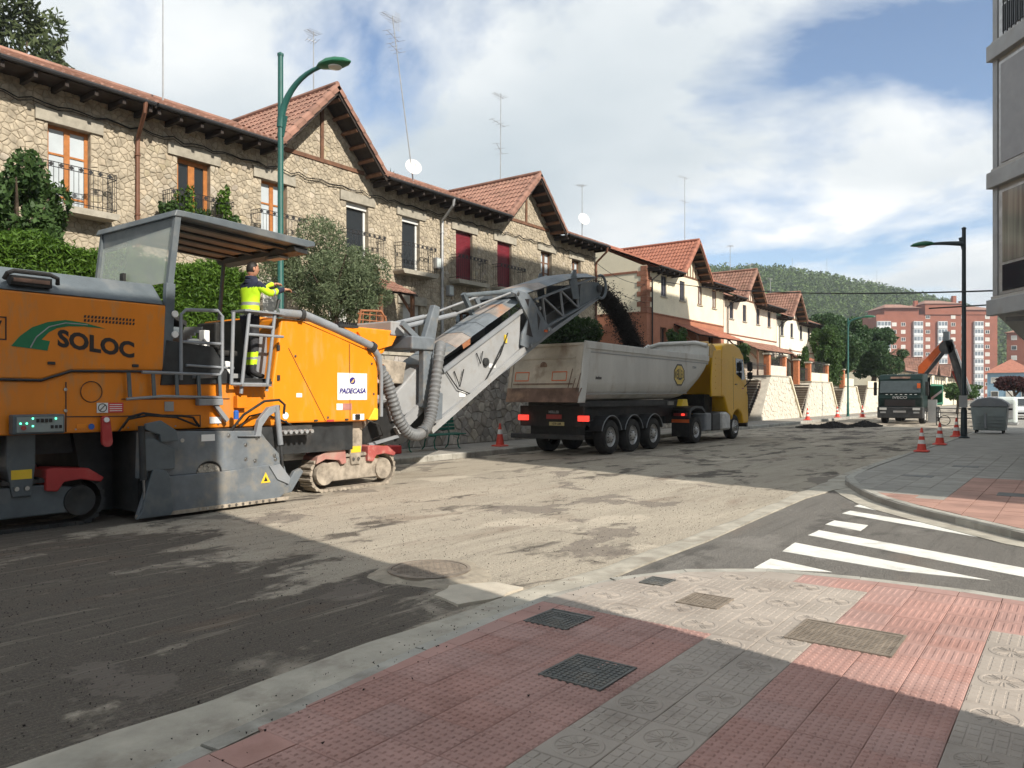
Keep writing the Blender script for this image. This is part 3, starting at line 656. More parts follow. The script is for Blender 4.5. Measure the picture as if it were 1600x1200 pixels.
def tile_slope(m_, o, u, v, w, l, pw=.23, pl=.36, flip=1, cut=None):
    """barrel tiles on a slope: o is the lower corner, u along the eave, v up the slope"""
    o, u, v = Vector(o), Vector(u).normalized(), Vector(v).normalized(); n = u.cross(v) * flip
    if n.z < 0: n = -n
    for j in range(int(l / pl) + 1):
        for i in range(int(w / pw) + 1):
            a = i * pw; s0, s1 = j * pl - .04, min(l, (j + 1) * pl)
            if a + pw > w + .02 or s0 >= l: continue
            c = o + u * (a + pw / 2) + v * (j + .5) * pl
            if cut and not cut(c): continue
            jit = random.uniform(-.006, .006); pts = []
            for s, lift, k in ((s0, .03, 1.0), (s1, .0, .86)):
                for t, h in ((-.5, 0), (-.25, .055), (.25, .055), (.5, 0)): pts.append(o + u * (a + pw / 2 + t * pw * 1.0 * (k if h else 1)) + v * s + n * (lift + h + .012 + jit))
            m_.add(pts, [(0, 1, 5, 4), (1, 2, 6, 5), (2, 3, 7, 6), (0, 3, 2, 1)])
def window(parent, y0, y1, z0, z1, fm, pm, X=FX, name='window', mull=1, trans=None, deep=.16, fw=.07):
    m_ = MB(); x0, x1 = X - deep - .06, X - deep
    m_.box(x0, x1, y0, y0 + fw, z0, z1); m_.box(x0, x1, y1 - fw, y1, z0, z1); m_.box(x0, x1, y0 + fw, y1 - fw, z1 - fw, z1); m_.box(x0, x1, y0 + fw, y1 - fw, z0, z0 + fw * 1.3)
    ym = (y0 + y1) / 2
    if mull: m_.box(x0, x1 + .012, ym - fw * .8, ym + fw * .8, z0 + fw * 1.3, z1 - fw)
    if trans:
        for tz in trans: m_.box(x0, x1 - .006, y0 + fw, y1 - fw, tz - .025, tz + .025)
    f = m_.build(name, fm, parent)
    MB().box(x0 + .012, x1 - .03, y0 + fw * .6, y1 - fw * .6, z0 + fw, z1 - fw * .6).build('pane', pm, f)
    return f
def blind(parent, y0, y1, z0, z1, m, X=FX, deep=.1, name='roller_blind'):
    m_ = MB(); z = z0
    while z < z1 - .01: m_.box(X - deep - .03, X - deep, y0 + .02, y1 - .02, z, min(z1, z + .055)); m_.box(X - deep - .028, X - deep - .008, y0 + .02, y1 - .02, z + .055, min(z1, z + .066)) if z + .07 < z1 else None; z += .066
    return m_.build(name, m, parent, kind='stuff')
def balcony(parent, y0, y1, z, X=FX, dep=.5):
    MB().px([(y0, z - .16), (y1, z - .16), (y1 + .06, z - .06), (y1 + .06, z), (y0 - .06, z), (y0 - .06, z - .06)], X, X + dep + .06).build('balcony_slab', mt['lintel'], parent)
    r = MB(); h = 1.0; x1 = X + dep
    for zz_ in (z + .09, z + .88, z + h): r.tube([(X, y0, zz_), (x1, y0, zz_), (x1, y1, zz_), (X, y1, zz_)], .011, 5)
    n = int((y1 - y0) / .115)
    for i in range(n + 1):
        y = y0 + (y1 - y0) * i / n; r.tube([(x1, y, z), (x1, y, z + h)], .007, 4)
    for i in range(1, 5):
        for y in (y0, y1): r.tube([(X + dep * i / 5, y, z + .09), (X + dep * i / 5, y, z + h)], .007, 4)
    for i in range(0, n, 2):
        y = y0 + (y1 - y0) * (i + .5) / n; r.lathe([(.05, 0), (.05, .01)], (x1 - .005, y, z + .94), (1, 0, 0), 8)
    r.build('railing', mt['iron'], parent)
def house_roof(h, ya, yb, yg, ze, zg, hw, tm, dz=0, Xb=-25.2, over=.85, ridge_cap=True, rafters=True, bargem=None, verge_parts=True):
    """main slope from the eave back to the ridge plus a cross gable at yg"""
    xe = FX + over; sl = math.tan(R(22.4)); zr = ze + (xe - Xb) * sl
    gs = (zg - ze) / hw; bx_ = xe - (zg - ze) / sl
    m_ = MB()
    for dz_ in (0, -.1):
        if bx_ > Xb:
            m_.poly([(xe, ya, ze + dz_), (xe, yg - hw, ze + dz_), (bx_, yg, zg + dz_), (Xb, yg, zr + dz_), (Xb, ya, zr + dz_)]); m_.poly([(xe, yg + hw, ze + dz_), (xe, yb, ze + dz_), (Xb, yb, zr + dz_), (Xb, yg, zr + dz_), (bx_, yg, zg + dz_)])
        else:
            yk = hw * (1 - (zr - ze) / (zg - ze)); m_.poly([(xe, ya, ze + dz_), (xe, yg - hw, ze + dz_), (Xb, yg - yk, zr + dz_), (Xb, ya, zr + dz_)]); m_.poly([(xe, yg + hw, ze + dz_), (xe, yb, ze + dz_), (Xb, yb, zr + dz_), (Xb, yg + yk, zr + dz_)])
    m_.poly([(Xb, ya, zr), (Xb, yb, zr), (2 * Xb - xe, yb, ze), (2 * Xb - xe, ya, ze)])
    main = m_.build('roof', tm, h, recalc=False)
    def outside_gable(c): return ze + (xe - c.x) * sl > zg - abs(c.y - yg) * gs - .02
    m_ = MB(); tile_slope(m_, (xe, ya, ze), (0, 1, 0), (Xb - xe, 0, zr - ze), yb - ya, math.hypot(xe - Xb, zr - ze), cut=outside_gable); m_.build('roof_tiles', tm, h, kind='stuff')
    # gable slopes
    xg = FX + over + .02; back = lambda z: xe - (z - ze) / sl
    for s in (-1, 1):
        a, b, c, d = V(xg, yg + s * hw, ze + .04), V(xg, yg, zg), V(back(zg), yg, zg), V(back(ze), yg + s * hw, ze + .04)
        MB().poly([a, b, c, d]).build('gable_roof', tm, h)
        m_ = MB(); L = (b - a).length; v = (b - a).normalized(); n_ = v.cross(V(1, 0, 0)) * -s
        def cut(c_, s=s): return c_.z > ze + (xe - c_.x) * sl + .0 and c_.x < xg - .02
        tile_slope(m_, (xg - 5.4, yg + s * hw, ze + .04), (1, 0, 0), (b - a), 5.36, L, cut=cut); m_.build('gable_tiles', tm, h, kind='stuff')
        # verge tiles along the rake
        k = int(L / .4)
        for i in range(k):
            p0, p1 = a + (b - a) * (i / k), a + (b - a) * ((i + 1.06) / k); nn_ = V(0, -s * -(b - a).normalized().z, 0); up = V(0, -v.z * -s, 0)
            nrm = v.cross(V(1, 0, 0)); nrm = nrm if nrm.z > 0 else -nrm; m_ = MB(); rings = []
            for p, lift in ((p0, .045), (p1, .02)):
                rings.append([p + V(dx, 0, 0) + nrm * (lift + hh) for dx, hh in ((.035, -.13), (.035, .0), (-.02, .075), (-.13, .085), (-.19, .04))])
            m_.loft(rings, cap=False, closed=False); m_.build('verge_tile', tm, h)
        # barge board and gable soffit
        bm_ = bargem or mt['eave']; nrm = v.cross(V(1, 0, 0)); nrm = nrm if nrm.z > 0 else -nrm
        dn = nrm * -.04; m_ = MB(); m_.prism([a + V(-.02, 0, 0) + dn, b + V(-.02, 0, 0) + dn, b + V(-.02, 0, 0) + dn - V(0, 0, .2), a + V(-.02, 0, 0) + dn - V(0, 0, .2)], (-.045, 0, 0)); m_.build('barge_board', bm_, h)
        m_ = MB(); q = nrm * -.06; m_.prism([a + q, b + q, b + q + V(-over, 0, 0), a + q + V(-over, 0, 0)], nrm * -.03); m_.build('gable_soffit', mt['eave'], h)
        if rafters:
            for i in range(6):
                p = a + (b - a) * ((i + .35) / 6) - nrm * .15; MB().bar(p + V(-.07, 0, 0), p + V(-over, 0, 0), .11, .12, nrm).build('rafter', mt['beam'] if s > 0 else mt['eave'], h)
    MB().tube([(xg - .05, yg, zg + .09), (back(zg) - .3, yg, zg + .09)], .1, 8).build('ridge_cap', tm, h)
    # eaves: soffit boards, rafter ends, gutter on both sides of the gable
    for y0, y1 in ((ya, yg - hw), (yg + hw, yb)):
        if y1 - y0 < .3: continue
        MB().px([(y0, ze - .05), (y1, ze - .05), (y1, ze - .09), (y0, ze - .09)], xe - .03, FX - .1).build('soffit', mt['eave'], h)
        MB().tube([(xe + .045, y0 + .03, ze - .03), (xe + .045, y1 - .03, ze - .03)], .062, 8).build('eave_gutter', mt['iron'], h)
        if rafters:
            n = int((y1 - y0) / .62)
            for i in range(n + 1):
                y = y0 + .12 + (y1 - y0 - .24) * i / max(1, n); MB().bar((xe - .04, y, ze - .17), (FX, y, ze - .17), .085, .14).build('rafter', mt['eave'], h)
    m_ = MB(); m_.tube([(Xb, ya, zr + .06), (Xb, yb, zr + .06)], .11, 8); m_.build('ridge', tm, h)
    return gs

def stone_house(label, ya, yb, yg, wins, lows, seed, pipe, zg=11.92, zb=2.9):
    h = thing('stone_house', label, 'house', (FX, (ya + yb) / 2, zb), 'rubble stone houses of the terrace')
    ze = 9.46; wt = 9.62; hw = 2.25; holes = []
    for w in wins + lows: holes.append((w[0], w[1], w[2], w[3] + .30 + .002)); 
    hol = [(w[0], w[1], w[2], w[3]) for w in wins + lows]
    lint = [(w[0] - .3, w[1] + .3, w[3], w[3] + .34) for w in wins + lows]
    m_ = MB(); wall_with_holes(m_, ya, yb, zb, wt, hol, FX, .28); m_.px([(yg - hw + .05, wt), (yg + hw - .05, wt), (yg, zg - .2)], FX, FX - .28)
    m_.box(FX - 9, FX - .3, ya, ya + .2, zb, wt); m_.box(FX - 9, FX - .3, yb - .2, yb, zb, wt); m_.box(FX - 9.2, FX - 9, ya, yb, zb, wt); m_.build('wall', mt['mortar'], h)
    gs = (zg - ze) / hw; halfs = [((yg, zg - .16), (gs / math.hypot(gs, 1), 1 / math.hypot(gs, 1))), ((yg, zg - .16), (-gs / math.hypot(gs, 1), 1 / math.hypot(gs, 1)))]
    beam = [(yg - hw, yg + hw, wt - .06, wt + .08)]
    cells = vor_cells(ya, yb, zb, wt - .05, .175, [(a - .0, b + .0, c, d) for a, b, c, d in hol] + lint, [], seed, .8)
    cells += vor_cells(yg - hw, yg + hw, wt + .08, zg, .175, [(yg - .07, yg + .07, wt, zg)], halfs, seed + 50, .8)
    rubble(h, cells, FX, (mt['stone'], mt['stone_rest']), seed=seed)
    for a, b, c, d in lint: MB().box(FX - .05, FX + .075, a, b, c + .002, d).build('lintel', mt['lintel'], h, bevel=.012)
    MB().box(FX - .02, FX + .06, yg - 1.85, yg + 1.85, wt - .05, wt + .08).build('tie_beam', mt['beam'], h); MB().box(FX - .02, FX + .058, yg - .06, yg + .06, wt + .082, zg - .3).build('king_post', mt['beam'], h)
    for w in wins + lows:
        y0, y1, z0, z1, kind = w[:5]; bal = w[5] if len(w) > 5 else None
        if kind == 'pine': window(h, y0, y1, z0, z1, mt['pine'], mt['curtain'], trans=[z0 + (z1 - z0) * .66, z0 + .3], fw=.085)
        elif kind == 'pinedark': window(h, y0, y1, z0, z1, mt['pine'], mt['darkglass'], fw=.12)
        elif kind == 'pvc':
            window(h, y0, y1, z0, z1, mt['whitepvc'], mt['darkglass'], mull=0, fw=.09); MB().box(FX - .155, FX - .09, y0, y1, z1 - .17, z1).build('blind_box', mt['whitepvc'], h)
        elif kind == 'redblind': blind(h, y0, y1, z0, z1, mt['shutterred'])
        elif kind == 'whiteblind': blind(h, y0, y1, z0, z1, mt['shutterwhite'])
        elif kind == 'small': window(h, y0, y1, z0, z1, mt['beam'], mt['curtain'], trans=[z0 + (z1 - z0) * .33, z0 + (z1 - z0) * .66], fw=.09)
        else: window(h, y0, y1, z0, z1, mt['beam'], mt['darkglass'])
        if bal: balcony(h, y0 - bal, y1 + bal, z0 - .03)
    house_roof(h, ya, yb, yg, ze, zg, hw, mt['tile'])
    # downpipe with its swan neck, cable strung below the lintels
    py = yb - .1; m_ = MB(); m_.tube([(FX + .9, py - .2, ze - .05), (FX + .85, py - .2, ze - .3), (FX + .12, py, ze - .75), (FX + .1, py, ze - 1.0), (FX + .1, py, zb)], .055, 8); m_.build('downpipe', pipe, h, smooth=True)
    for z in (8.2, 6.6, 5.0): MB().lathe([(.075, 0), (.075, .04)], (FX + .1, py, z), n=10).build('pipe_clip', pipe, h)
    pts = []; n = 40
    for i in range(n + 1):
        y = ya + (yb - ya) * i / n; pts.append((FX + .1, y, 8.98 - .10 * math.sin(i * 1.1) ** 2 + .02 * math.sin(i * 2.7)))
    MB().tube(pts, .016, 5).build('facade_cable', mt['cable'], h); MB().tube([(x, y, z - .05 - .03 * math.sin(y * 1.7)) for x, y, z in pts], .010, 4).build('facade_cable', mt['cable'], h)
    return h
Z0, Z1 = 6.45, 8.5
stone_house('stone house at the left edge with brown downpipe at its right corner', -1.3, 10.7, 4.75, [(8.40, 9.42, Z0, Z1, 'pine', .42), (5.6, 6.6, Z0, Z1, 'pine', .4), (1.6, 2.6, Z0, Z1, 'pinedark', .4)], [(8.5, 9.4, 3.2, 5.1, 'dark'), (5.6, 6.6, 3.2, 5.1, 'whiteblind')], 11, mt['copper'])
stone_house('stone house with big gable behind the green lamp head', 10.7, 22.95, 16.9, [(11.78, 12.8, Z0, Z1, 'pinedark', .45), (14.54, 15.5, Z0, Z1, 'pine', .4), (17.98, 18.99, Z0, Z1, 'pvc', .4), (20.7, 21.66, Z0, Z1, 'pvc', .42)],
            [(12.0, 12.9, 3.2, 5.15, 'dark'), (14.6, 15.5, 3.2, 5.15, 'whiteblind'), (20.75, 21.7, 3.0, 5.2, 'whiteblind'), (17.2, 18.1, 3.2, 5.2, 'whiteblind')], 12, mt['zinc'])
stone_house('stone house with two dark red blinds above the conveyor', 22.95, 35.0, 28.7, [(23.79, 24.85, Z0, Z1, 'redblind', .4), (26.56, 27.6, Z0, Z1, 'redblind', .4), (29.92, 30.85, 7.1, Z1 + .1, 'small'), (32.64, 33.5, 7.2, Z1 + .1, 'small')],
            [(23.8, 24.9, 3.0, 5.2, 'dark'), (27, 28, 3.1, 5.1, 'whiteblind'), (31, 32, 3.2, 5.1, 'dark')], 13, mt['copper'], zg=11.75)

# small tiled porch roofs on the stone houses
def porch(label, y0, y1, z, dep, tm, X=FX, posts=True, zb=2.9, group='tiled porches on the houses', wall=None):
    p = thing('tiled_porch', label, 'porch', (X + dep / 2, (y0 + y1) / 2, zb), group)
    m_ = MB(); m_.px([(y0, z - .07), (y1, z - .07), (y1, z), (y0, z)], X, X + .06); m_.prism([(X, y0, z), (X + dep, y0, z - dep * .45), (X + dep, y0, z - dep * .45 - .06), (X, y0, z - .06)], (0, y1 - y0, 0)); m_.build('deck', mt['eave'], p)
    m_ = MB(); tile_slope(m_, (X + dep + .05, y0, z - dep * .45 - .02), (0, 1, 0), (-dep, 0, dep * .45), y1 - y0, dep * 1.1); m_.build('roof_tiles', tm, p, kind='stuff')
    if posts:
        for y in (y0 + .12, y1 - .12):
            MB().box(X + dep - .22, X + dep - .1, y - .06, y + .06, zb, z - dep * .45 - .02).build('post', mt['beam'], p); MB().bar((X + dep - .16, y, z - dep * .45 - .7), (X + .3, y, z - .25), .07, .09).build('brace', mt['beam'], p)
porch('small tiled porch beside the white roller blind', 18.4, 20.2, 5.95, 1.3, mt['tile'])
porch('tiled porch at the left picture edge behind the shrub', 4.9, 7.6, 5.95, 1.3, mt['tile'])
# meter boxes on the wall
for i, (y, z, l_) in enumerate(((22.55, 6.75, 'small pale meter box high on the stone wall beside the zinc pipe'), (23.3, 5.75, 'small pale meter box lower down beside the zinc pipe'))):
    b_ = thing('meter_box', l_, 'meter box', (FX + .1, y, z), 'meter boxes on the stone wall'); MB().box(FX + .03, FX + .2, y - .15, y + .15, z, z + .42).build('case', mt['lightgrey'], b_, bevel=.015); MB().box(FX + .2, FX + .212, y - .11, y + .11, z + .05, z + .37).build('door', mt['whitebin'], b_)

def cream_house(label, ya, yb, yg, wm, low, wys, dz, tm, quoin=True, zb=2.4, gr=True):
    h = thing('rendered_house', label, 'house', (FX, (ya + yb) / 2, zb), 'rendered houses down the street')
    ze, zg, hw = 9.3 + dz, 11.65 + dz, 2.25; zm = 6.7 + dz; wt = ze + .12
    hol = [(y - .38, y + .38, 7.8 + dz, 9.05 + dz) for y in wys]
    m_ = MB(); wall_with_holes(m_, ya, yb, zm, wt, hol, FX, .25); m_.px([(yg - hw + .1, wt), (yg + hw - .1, wt), (yg, zg - .2)], FX, FX - .25); m_.build('wall', wm, h)
    m_ = MB(); m_.px([(ya + .004, zm), (ya + .25, zm), (ya + .25, wt), (ya + .004, wt)], FX - .26, FX - 9.4); xe = FX + .85; sl = math.tan(R(22.4))
    m_.py([(FX - .26, wt), (-25.2, ze + (xe + 25.2) * sl - .12), (FX - 9.0, wt)], ya + .004, ya + .25); m_.build('end_wall', wm, h)
    MB().box(FX - 9.4, FX - .26, yb - .25, yb, zb, wt).build('end_wall', wm, h)
    m_ = MB(); lowh = [(y - .45, y + .45, 4.4 + dz, 5.9 + dz) for y in low]; wall_with_holes(m_, ya - .02, yb, zb, zm - .08, lowh, FX + .02, .28); m_.box(FX - 9.4, FX - .27, ya - .02, ya + .23, zb, zm - .08); m_.build('base_wall', mt['terracotta'] if quoin else wm, h)
    MB().box(FX - .2, FX + .07, ya - .05, yb - .01, zm - .08, zm).build('string_course', mt['brickband'], h); MB().box(FX - 9.4, FX - .2, ya - .05, ya + .1, zm - .08, zm).build('string_course', mt['brickband'], h)
    MB().box(FX - 9.2, FX - .6, ya - .03, ya + .1, 9.0 + dz, 9.13 + dz).build('string_course', mt['brickband'], h)
    if quoin:
        z = zm; k = 0
        while z < wt - .3: w = .62 if k % 2 else .38; m_ = MB(); m_.box(FX - w, FX + .03, ya - .035, ya + .03, z, z + .285); m_.box(FX - .1, FX + .032, ya + .0, ya + (1.0 - w), z, z + .285); m_.build('quoin_block', mt['brickband'], h); z += .3; k += 1
        for z0_ in (4.2,):   # barred window in the end wall
            f = MB().box(FX - 6.5, FX - 5.3, ya - .05, ya - .03, 4.1 + dz, 5.9 + dz).build('window', mt['beam'], h); MB().box(FX - 6.4, FX - 5.4, ya - .062, ya - .052, 4.2 + dz, 5.8 + dz).build('pane', mt['darkglass'], f)
            for i in range(5): MB().tube([(FX - 6.35 + i * .23, ya - .1, 4.1 + dz), (FX - 6.35 + i * .23, ya - .1, 5.9 + dz)], .012, 4).build('window_bar', mt['iron'], f)
        MB().box(FX - 6.2, FX - 4.9, ya - .04, ya - .015, 7.1 + dz, 8.5 + dz).build('blind_window', mt['paleyellow'], h)
    for k, y in enumerate(wys):
        pane_m = mt['windowdark'] if k < 2 or not quoin else mt['blind']
        window(h, y - .38, y + .38, 7.8 + dz, 9.05 + dz, mt['windowdark'] if k < 2 or not quoin else mt['beam'], pane_m, deep=.06); MB().box(FX - .02, FX + .07, y - .45, y + .45, 7.73 + dz, 7.797 + dz).build('sill', mt['lintel'], h)
    for y in low: window(h, y - .45, y + .45, 4.4 + dz, 5.9 + dz, mt['beam'], mt['darkglass'], X=FX + .02)
    for i in range(-3, 4): MB().box(FX - .01, FX + .04, yg + i * .42 - .04, yg + i * .42 + .04, wt + .06, max(wt + .2, zg - .35 - abs(i) * .42 * (zg - ze) / hw)).build('gable_stud', mt['beam'], h)
    MB().box(FX - .01, FX + .045, yg - 1.9, yg + 1.9, wt - .04, wt + .06).build('tie_beam', mt['beam'], h)
    house_roof(h, ya, yb, yg, ze, zg, hw, tm, bargem=mt['beam'], rafters=gr)
    py = ya + .55; MB().tube([(FX + .88, py, ze - .05), (FX + .8, py, ze - .25), (FX + .1, py, ze - .7), (FX + .1, py, zb)], .045, 8).build('downpipe', mt['iron'], h, smooth=True)
    return h
cream_house('cream house with brick quoins and terracotta ground floor', 40.9, 52.9, 46.7, mt['cream'], [43.1, 50.5], [43.2, 45.9, 48.7, 51.2], 0, mt['tile_new'])
cream_house('pale pink house between the cream one and the pale yellow one', 53.0, 64.7, 57.6, mt['pinkish'], [56.5, 62], [54.5, 57.2, 60.2, 62.9], -.45, mt['tile'], False)
cream_house('pale yellow house half hidden by the big dark tree', 64.8, 76.3, 68.7, mt['paleyellow'], [68, 73], [66.3, 69, 71.8, 74.3], -.95, mt['tile'], False)
porch('long tiled porch on the cream house', 44.6, 52.3, 6.25, 1.7, mt['tile_new'], zb=2.4)
porch('tiled porch on the pale pink house', 55.5, 64.0, 5.85, 1.7, mt['tile'], zb=2.4)
porch('tiled porch on the pale yellow house', 68.5, 74.0, 5.3, 1.7, mt['tile_new'], zb=2.4)
# the terrace goes on, lower down the hill
for k in range(5):
    ya = 108 + k * 16.5
    cream_house(['first', 'second', 'third', 'fourth', 'fifth'][k] + ' cream house of the far row seen over the green truck', ya, ya + 16.2, ya + 8, mt['cream'], [], [ya + 2, ya + 4.5, ya + 6.5, ya + 10, ya + 12, ya + 14.5], -4.1, mt['tile'], False, zb=-1, gr=False)
# ================================================================== vegetation helpers
def leaf_mesh(name, m, pts, size, seed, aspect=.55, flat=0):
    r = np.random.default_rng(seed); n = len(pts); P_ = np.asarray(pts, float)
    d = r.normal(size=(n, 3)); d /= np.linalg.norm(d, axis=1, keepdims=True)
    if flat: d[:, 2] *= (1 - flat); d /= np.linalg.norm(d, axis=1, keepdims=True)
    e = r.normal(size=(n, 3)); e -= d * (e * d).sum(1, keepdims=True); e /= np.linalg.norm(e, axis=1, keepdims=True)
    s = size * r.uniform(.6, 1.35, (n, 1)); a, b = d * s, e * s * aspect
    Vx = np.empty((n, 4, 3)); Vx[:, 0] = P_ - a; Vx[:, 1] = P_ + b * .9 - a * .1; Vx[:, 2] = P_ + a; Vx[:, 3] = P_ - b * .9 - a * .1
    me = bpy.data.meshes.new(name); me.vertices.add(n * 4); me.vertices.foreach_set('co', Vx.ravel())
    me.loops.add(n * 4); me.loops.foreach_set('vertex_index', np.arange(n * 4, dtype=np.int32)); me.polygons.add(n)
    me.polygons.foreach_set('loop_start', np.arange(0, n * 4, 4, dtype=np.int32)); me.polygons.foreach_set('loop_total', np.full(n, 4, dtype=np.int32))
    me.materials.append(m); me.update(); me.validate(); return me
def in_blobs(blobs, n, seed, shell=.55):
    r = np.random.default_rng(seed); vol = np.array([b[1][0] * b[1][1] * b[1][2] for b in blobs]) ** .75; k = r.choice(len(blobs), n, p=vol / vol.sum())
    d = r.normal(size=(n, 3)); d /= np.linalg.norm(d, axis=1, keepdims=True); rad = (shell ** 3 + (1.06 - shell ** 3) * r.random((n, 1))) ** (1 / 3)
    return np.array([b[0] for b in blobs])[k] + d * rad * np.array([b[1] for b in blobs])[k]
def clumps(center, radii, count, frac, seed):
    r = np.random.default_rng(seed); out = []
    for i in range(count):
        d = r.normal(size=3); d /= np.linalg.norm(d); d *= r.uniform(.35, .92)
        f = frac * r.uniform(.6, 1.3); out.append((tuple(center[a] + d[a] * radii[a] for a in range(3)), tuple(f * q * r.uniform(.8, 1.2) for q in radii)))
    return out
def tree(name, label, cat, base, top_c, radii, n, size, fm, seed, group=None, ncl=16, frac=.36, aspect=.5, trunk_r=.12, limbs=6, part='crown'):
    t = thing(name, label, cat, base, group); c = V(*top_c); b = V(*base); m_ = MB()
    m_.tube([b - V(0, 0, .1), b.lerp(c, .35) + V(.05, .03, 0), b.lerp(c, .75), c], [trunk_r * 1.25, trunk_r, trunk_r * .7, trunk_r * .35], 8); rnd = random.Random(seed)
    for i in range(limbs):
        a = i * 2.4 + rnd.random(); s = b.lerp(c, rnd.uniform(.45, .85)); e = c + V(math.cos(a) * radii[0] * .7, math.sin(a) * radii[1] * .7, rnd.uniform(-.2, .6) * radii[2])
        m_.tube([s, s.lerp(e, .5) + V(0, 0, .08), e], [trunk_r * .5, trunk_r * .34, trunk_r * .12], 5)
    m_.build('trunk', mt['bark'], t)
    bl = clumps(top_c, radii, ncl, frac, seed); pts = in_blobs(bl, n, seed) - np.array(base)
    link(part, leaf_mesh(part, fm, pts, size, seed, aspect), t, base)
    return t
mt['f_hedge'] = foliage('hedge_leaves', (.035, .085, .012), (.12, .22, .03)); mt['f_dark'] = foliage('dark_leaves', (.018, .04, .015), (.055, .095, .03))
mt['f_laurel'] = foliage('laurel_leaves', (.03, .065, .02), (.085, .15, .045)); mt['f_olive'] = foliage('olive_leaves', (.07, .10, .05), (.19, .235, .13))
mt['f_pine'] = foliage('pine_needles', (.035, .055, .025), (.12, .15, .065)); mt['f_wood'] = foliage('hill_pines', (.02, .05, .014), (.12, .185, .045), transl=.15, ns=.09)
mt['f_red'] = foliage('purple_leaves', (.03, .012, .012), (.09, .03, .03)); mt['f_tree'] = foliage('broad_leaves', (.02, .05, .022), (.07, .125, .05))

# ================================================================== retaining wall, gardens, stairs
WX = -16.45
struct(MB().box(-60, WX - .35, -30, 40, -.5, 2.9).build('garden_terrace', mt['plainground'])); struct(MB().box(-60, -18.15, 40.02, 100, -.5, 2.35).build('lower_garden_terrace', mt['plainground']))
rw = thing('retaining_wall', 'rubble stone retaining wall behind the bench and truck', 'wall', (WX, 15, .1))
MB().box(WX - .35, WX - .001, -30, 41.5, -.2, 2.95).build('core', mat('grey_wall_mortar', (.3, .27, .23), .95, var=.2, vs=5, bump=.4), rw)
cells = vor_cells(13.4, 24, .15, 2.95, .31, [], [], 31, .8) ; cells2 = vor_cells(5, 13.4, .15, 2.95, .31, [], [], 32, .8) + vor_cells(24, 41, .15, 2.95, .31, [], [], 33, .8)
rubble(rw, cells, WX, (mt['wallstone'], mt['wallstone_rest']), budget=290, seed=5, gap=.007, depth=.045); rubble(rw, cells2, WX, (mt['wallstone'], mt['wallstone_rest']), budget=0, seed=6, gap=.007, depth=.045)
for i in range(24):
    y = -6 + i * 2; MB().box(WX - .4, WX + .07, y + .006, y + 1.994, 2.952, 3.05).build('coping_stone', mt['lintel'], rw)
mt['stairwood'] = mat('brown_stair_riser', (.15, .115, .09), .9, var=.15)
# whitewashed wall pieces with the stairs between them
segs = [(40.5, 45.6, 40.5, 44.2, 2.6), (48.7, 57.3, 50.7, 54.6, 3.0), (58.3, 67.9, 60.2, 65.6, 2.75), (68.6, 76.5, 70.6, 74.3, 2.5), (77.6, 92, 79.4, 92, 2.4)]
wl = ['whitewashed wall left of the first stairs beside the lorry cab', 'large whitewashed rubble wall between the first and second stairs', 'whitewashed wall between the second stairs and the lamp post', 'whitewashed wall right behind the far lamp post', 'grey wall behind the green truck at the end of the gardens']
for k, (a, b, c, d, zt) in enumerate(segs):
    w = thing('garden_wall', wl[k], 'wall', (WX, (a + b) / 2, .1), 'whitewashed garden walls with stairs')
    MB().prism([(WX, a, .1), (WX, b, .1), (WX, d, zt), (WX, c, zt)], (-1.7, 0, 0)).build('core', mt['whitestone'], w)
    nl = math.hypot(zt - .1, c - a); nr = math.hypot(zt - .1, b - d)
    hf = [((a, .1), (-(zt - .1) / nl, (c - a) / nl)), ((b, .1), ((zt - .1) / nr, (b - d) / nr))]
    rubble(w, vor_cells(a, b, .12, zt, .34, [], hf, 60 + k, .85), WX, (mt['whitestone'], mt['whitestone']), budget=0, seed=k, gap=.004, depth=.05)
    if b < 77: MB().bar((WX - .6, b + .05, .2), (WX - .6, d + .05, zt + .06), 1.5, .14, (1, 0, 0) if 0 else (0, (zt), b - d)).build('sloping_coping', mt['cream'], w)
    MB().box(WX - 1.4, WX + .06, c - .05, d + .05, zt + .002, zt + .1).build('coping', mt['lintel'], w)
    MB().box(WX - .3, WX - .06, c + .3, d - .3, zt + .102, zt + .75).build('parapet', mt['cream'] if k != 1 else mt['whitestone'], w)
stl = ['steep grey stairs up to the cream house beside the lorry cab', 'steep stairs to the pale pink house, second from the lorry', 'steep stairs nearest the far lamp post', 'dark stairs right of the far lamp post behind the green truck']
for k, ((_, b0, _, t0, za), (a1, _, c1, _, zb_)) in enumerate(zip(segs, segs[1:])):
    s = thing('garden_stairs', stl[k], 'stairs', (WX - .5, (b0 + a1) / 2, .1), 'stairs from the pavement up to the gardens'); n = 15; zt = 2.6
    ys0 = b0 + .35 if k == 0 else b0 + .1
    for i in range(n):
        z = .15 + zt * (i + 1) / n; y = ys0 + i * .2; x1_ = WX - .1; x0_ = WX - 1.25
        st = MB().box(x0_, x1_, y, y + .42, max(.1, z - .55), z - .035).build('step', mt['stairwood'], s); MB().box(x0_, x1_ + .03, y - .03, y + .42, z - .033, z).build('tread', mt['lintel'], st)
pil = [(50.9, 3.1), (54.3, 3.1), (57.4, 2.95), (60.4, 2.85), (65.4, 2.85), (70.7, 2.6), (45.0, 2.7)]
pn = ['beside the first stairs', 'right end of the large white wall', 'left side of the second stairs gate', 'right side of the second stairs gate', 'left of the columnar cypress', 'right behind the far lamp post', 'just beside the lorry cab']
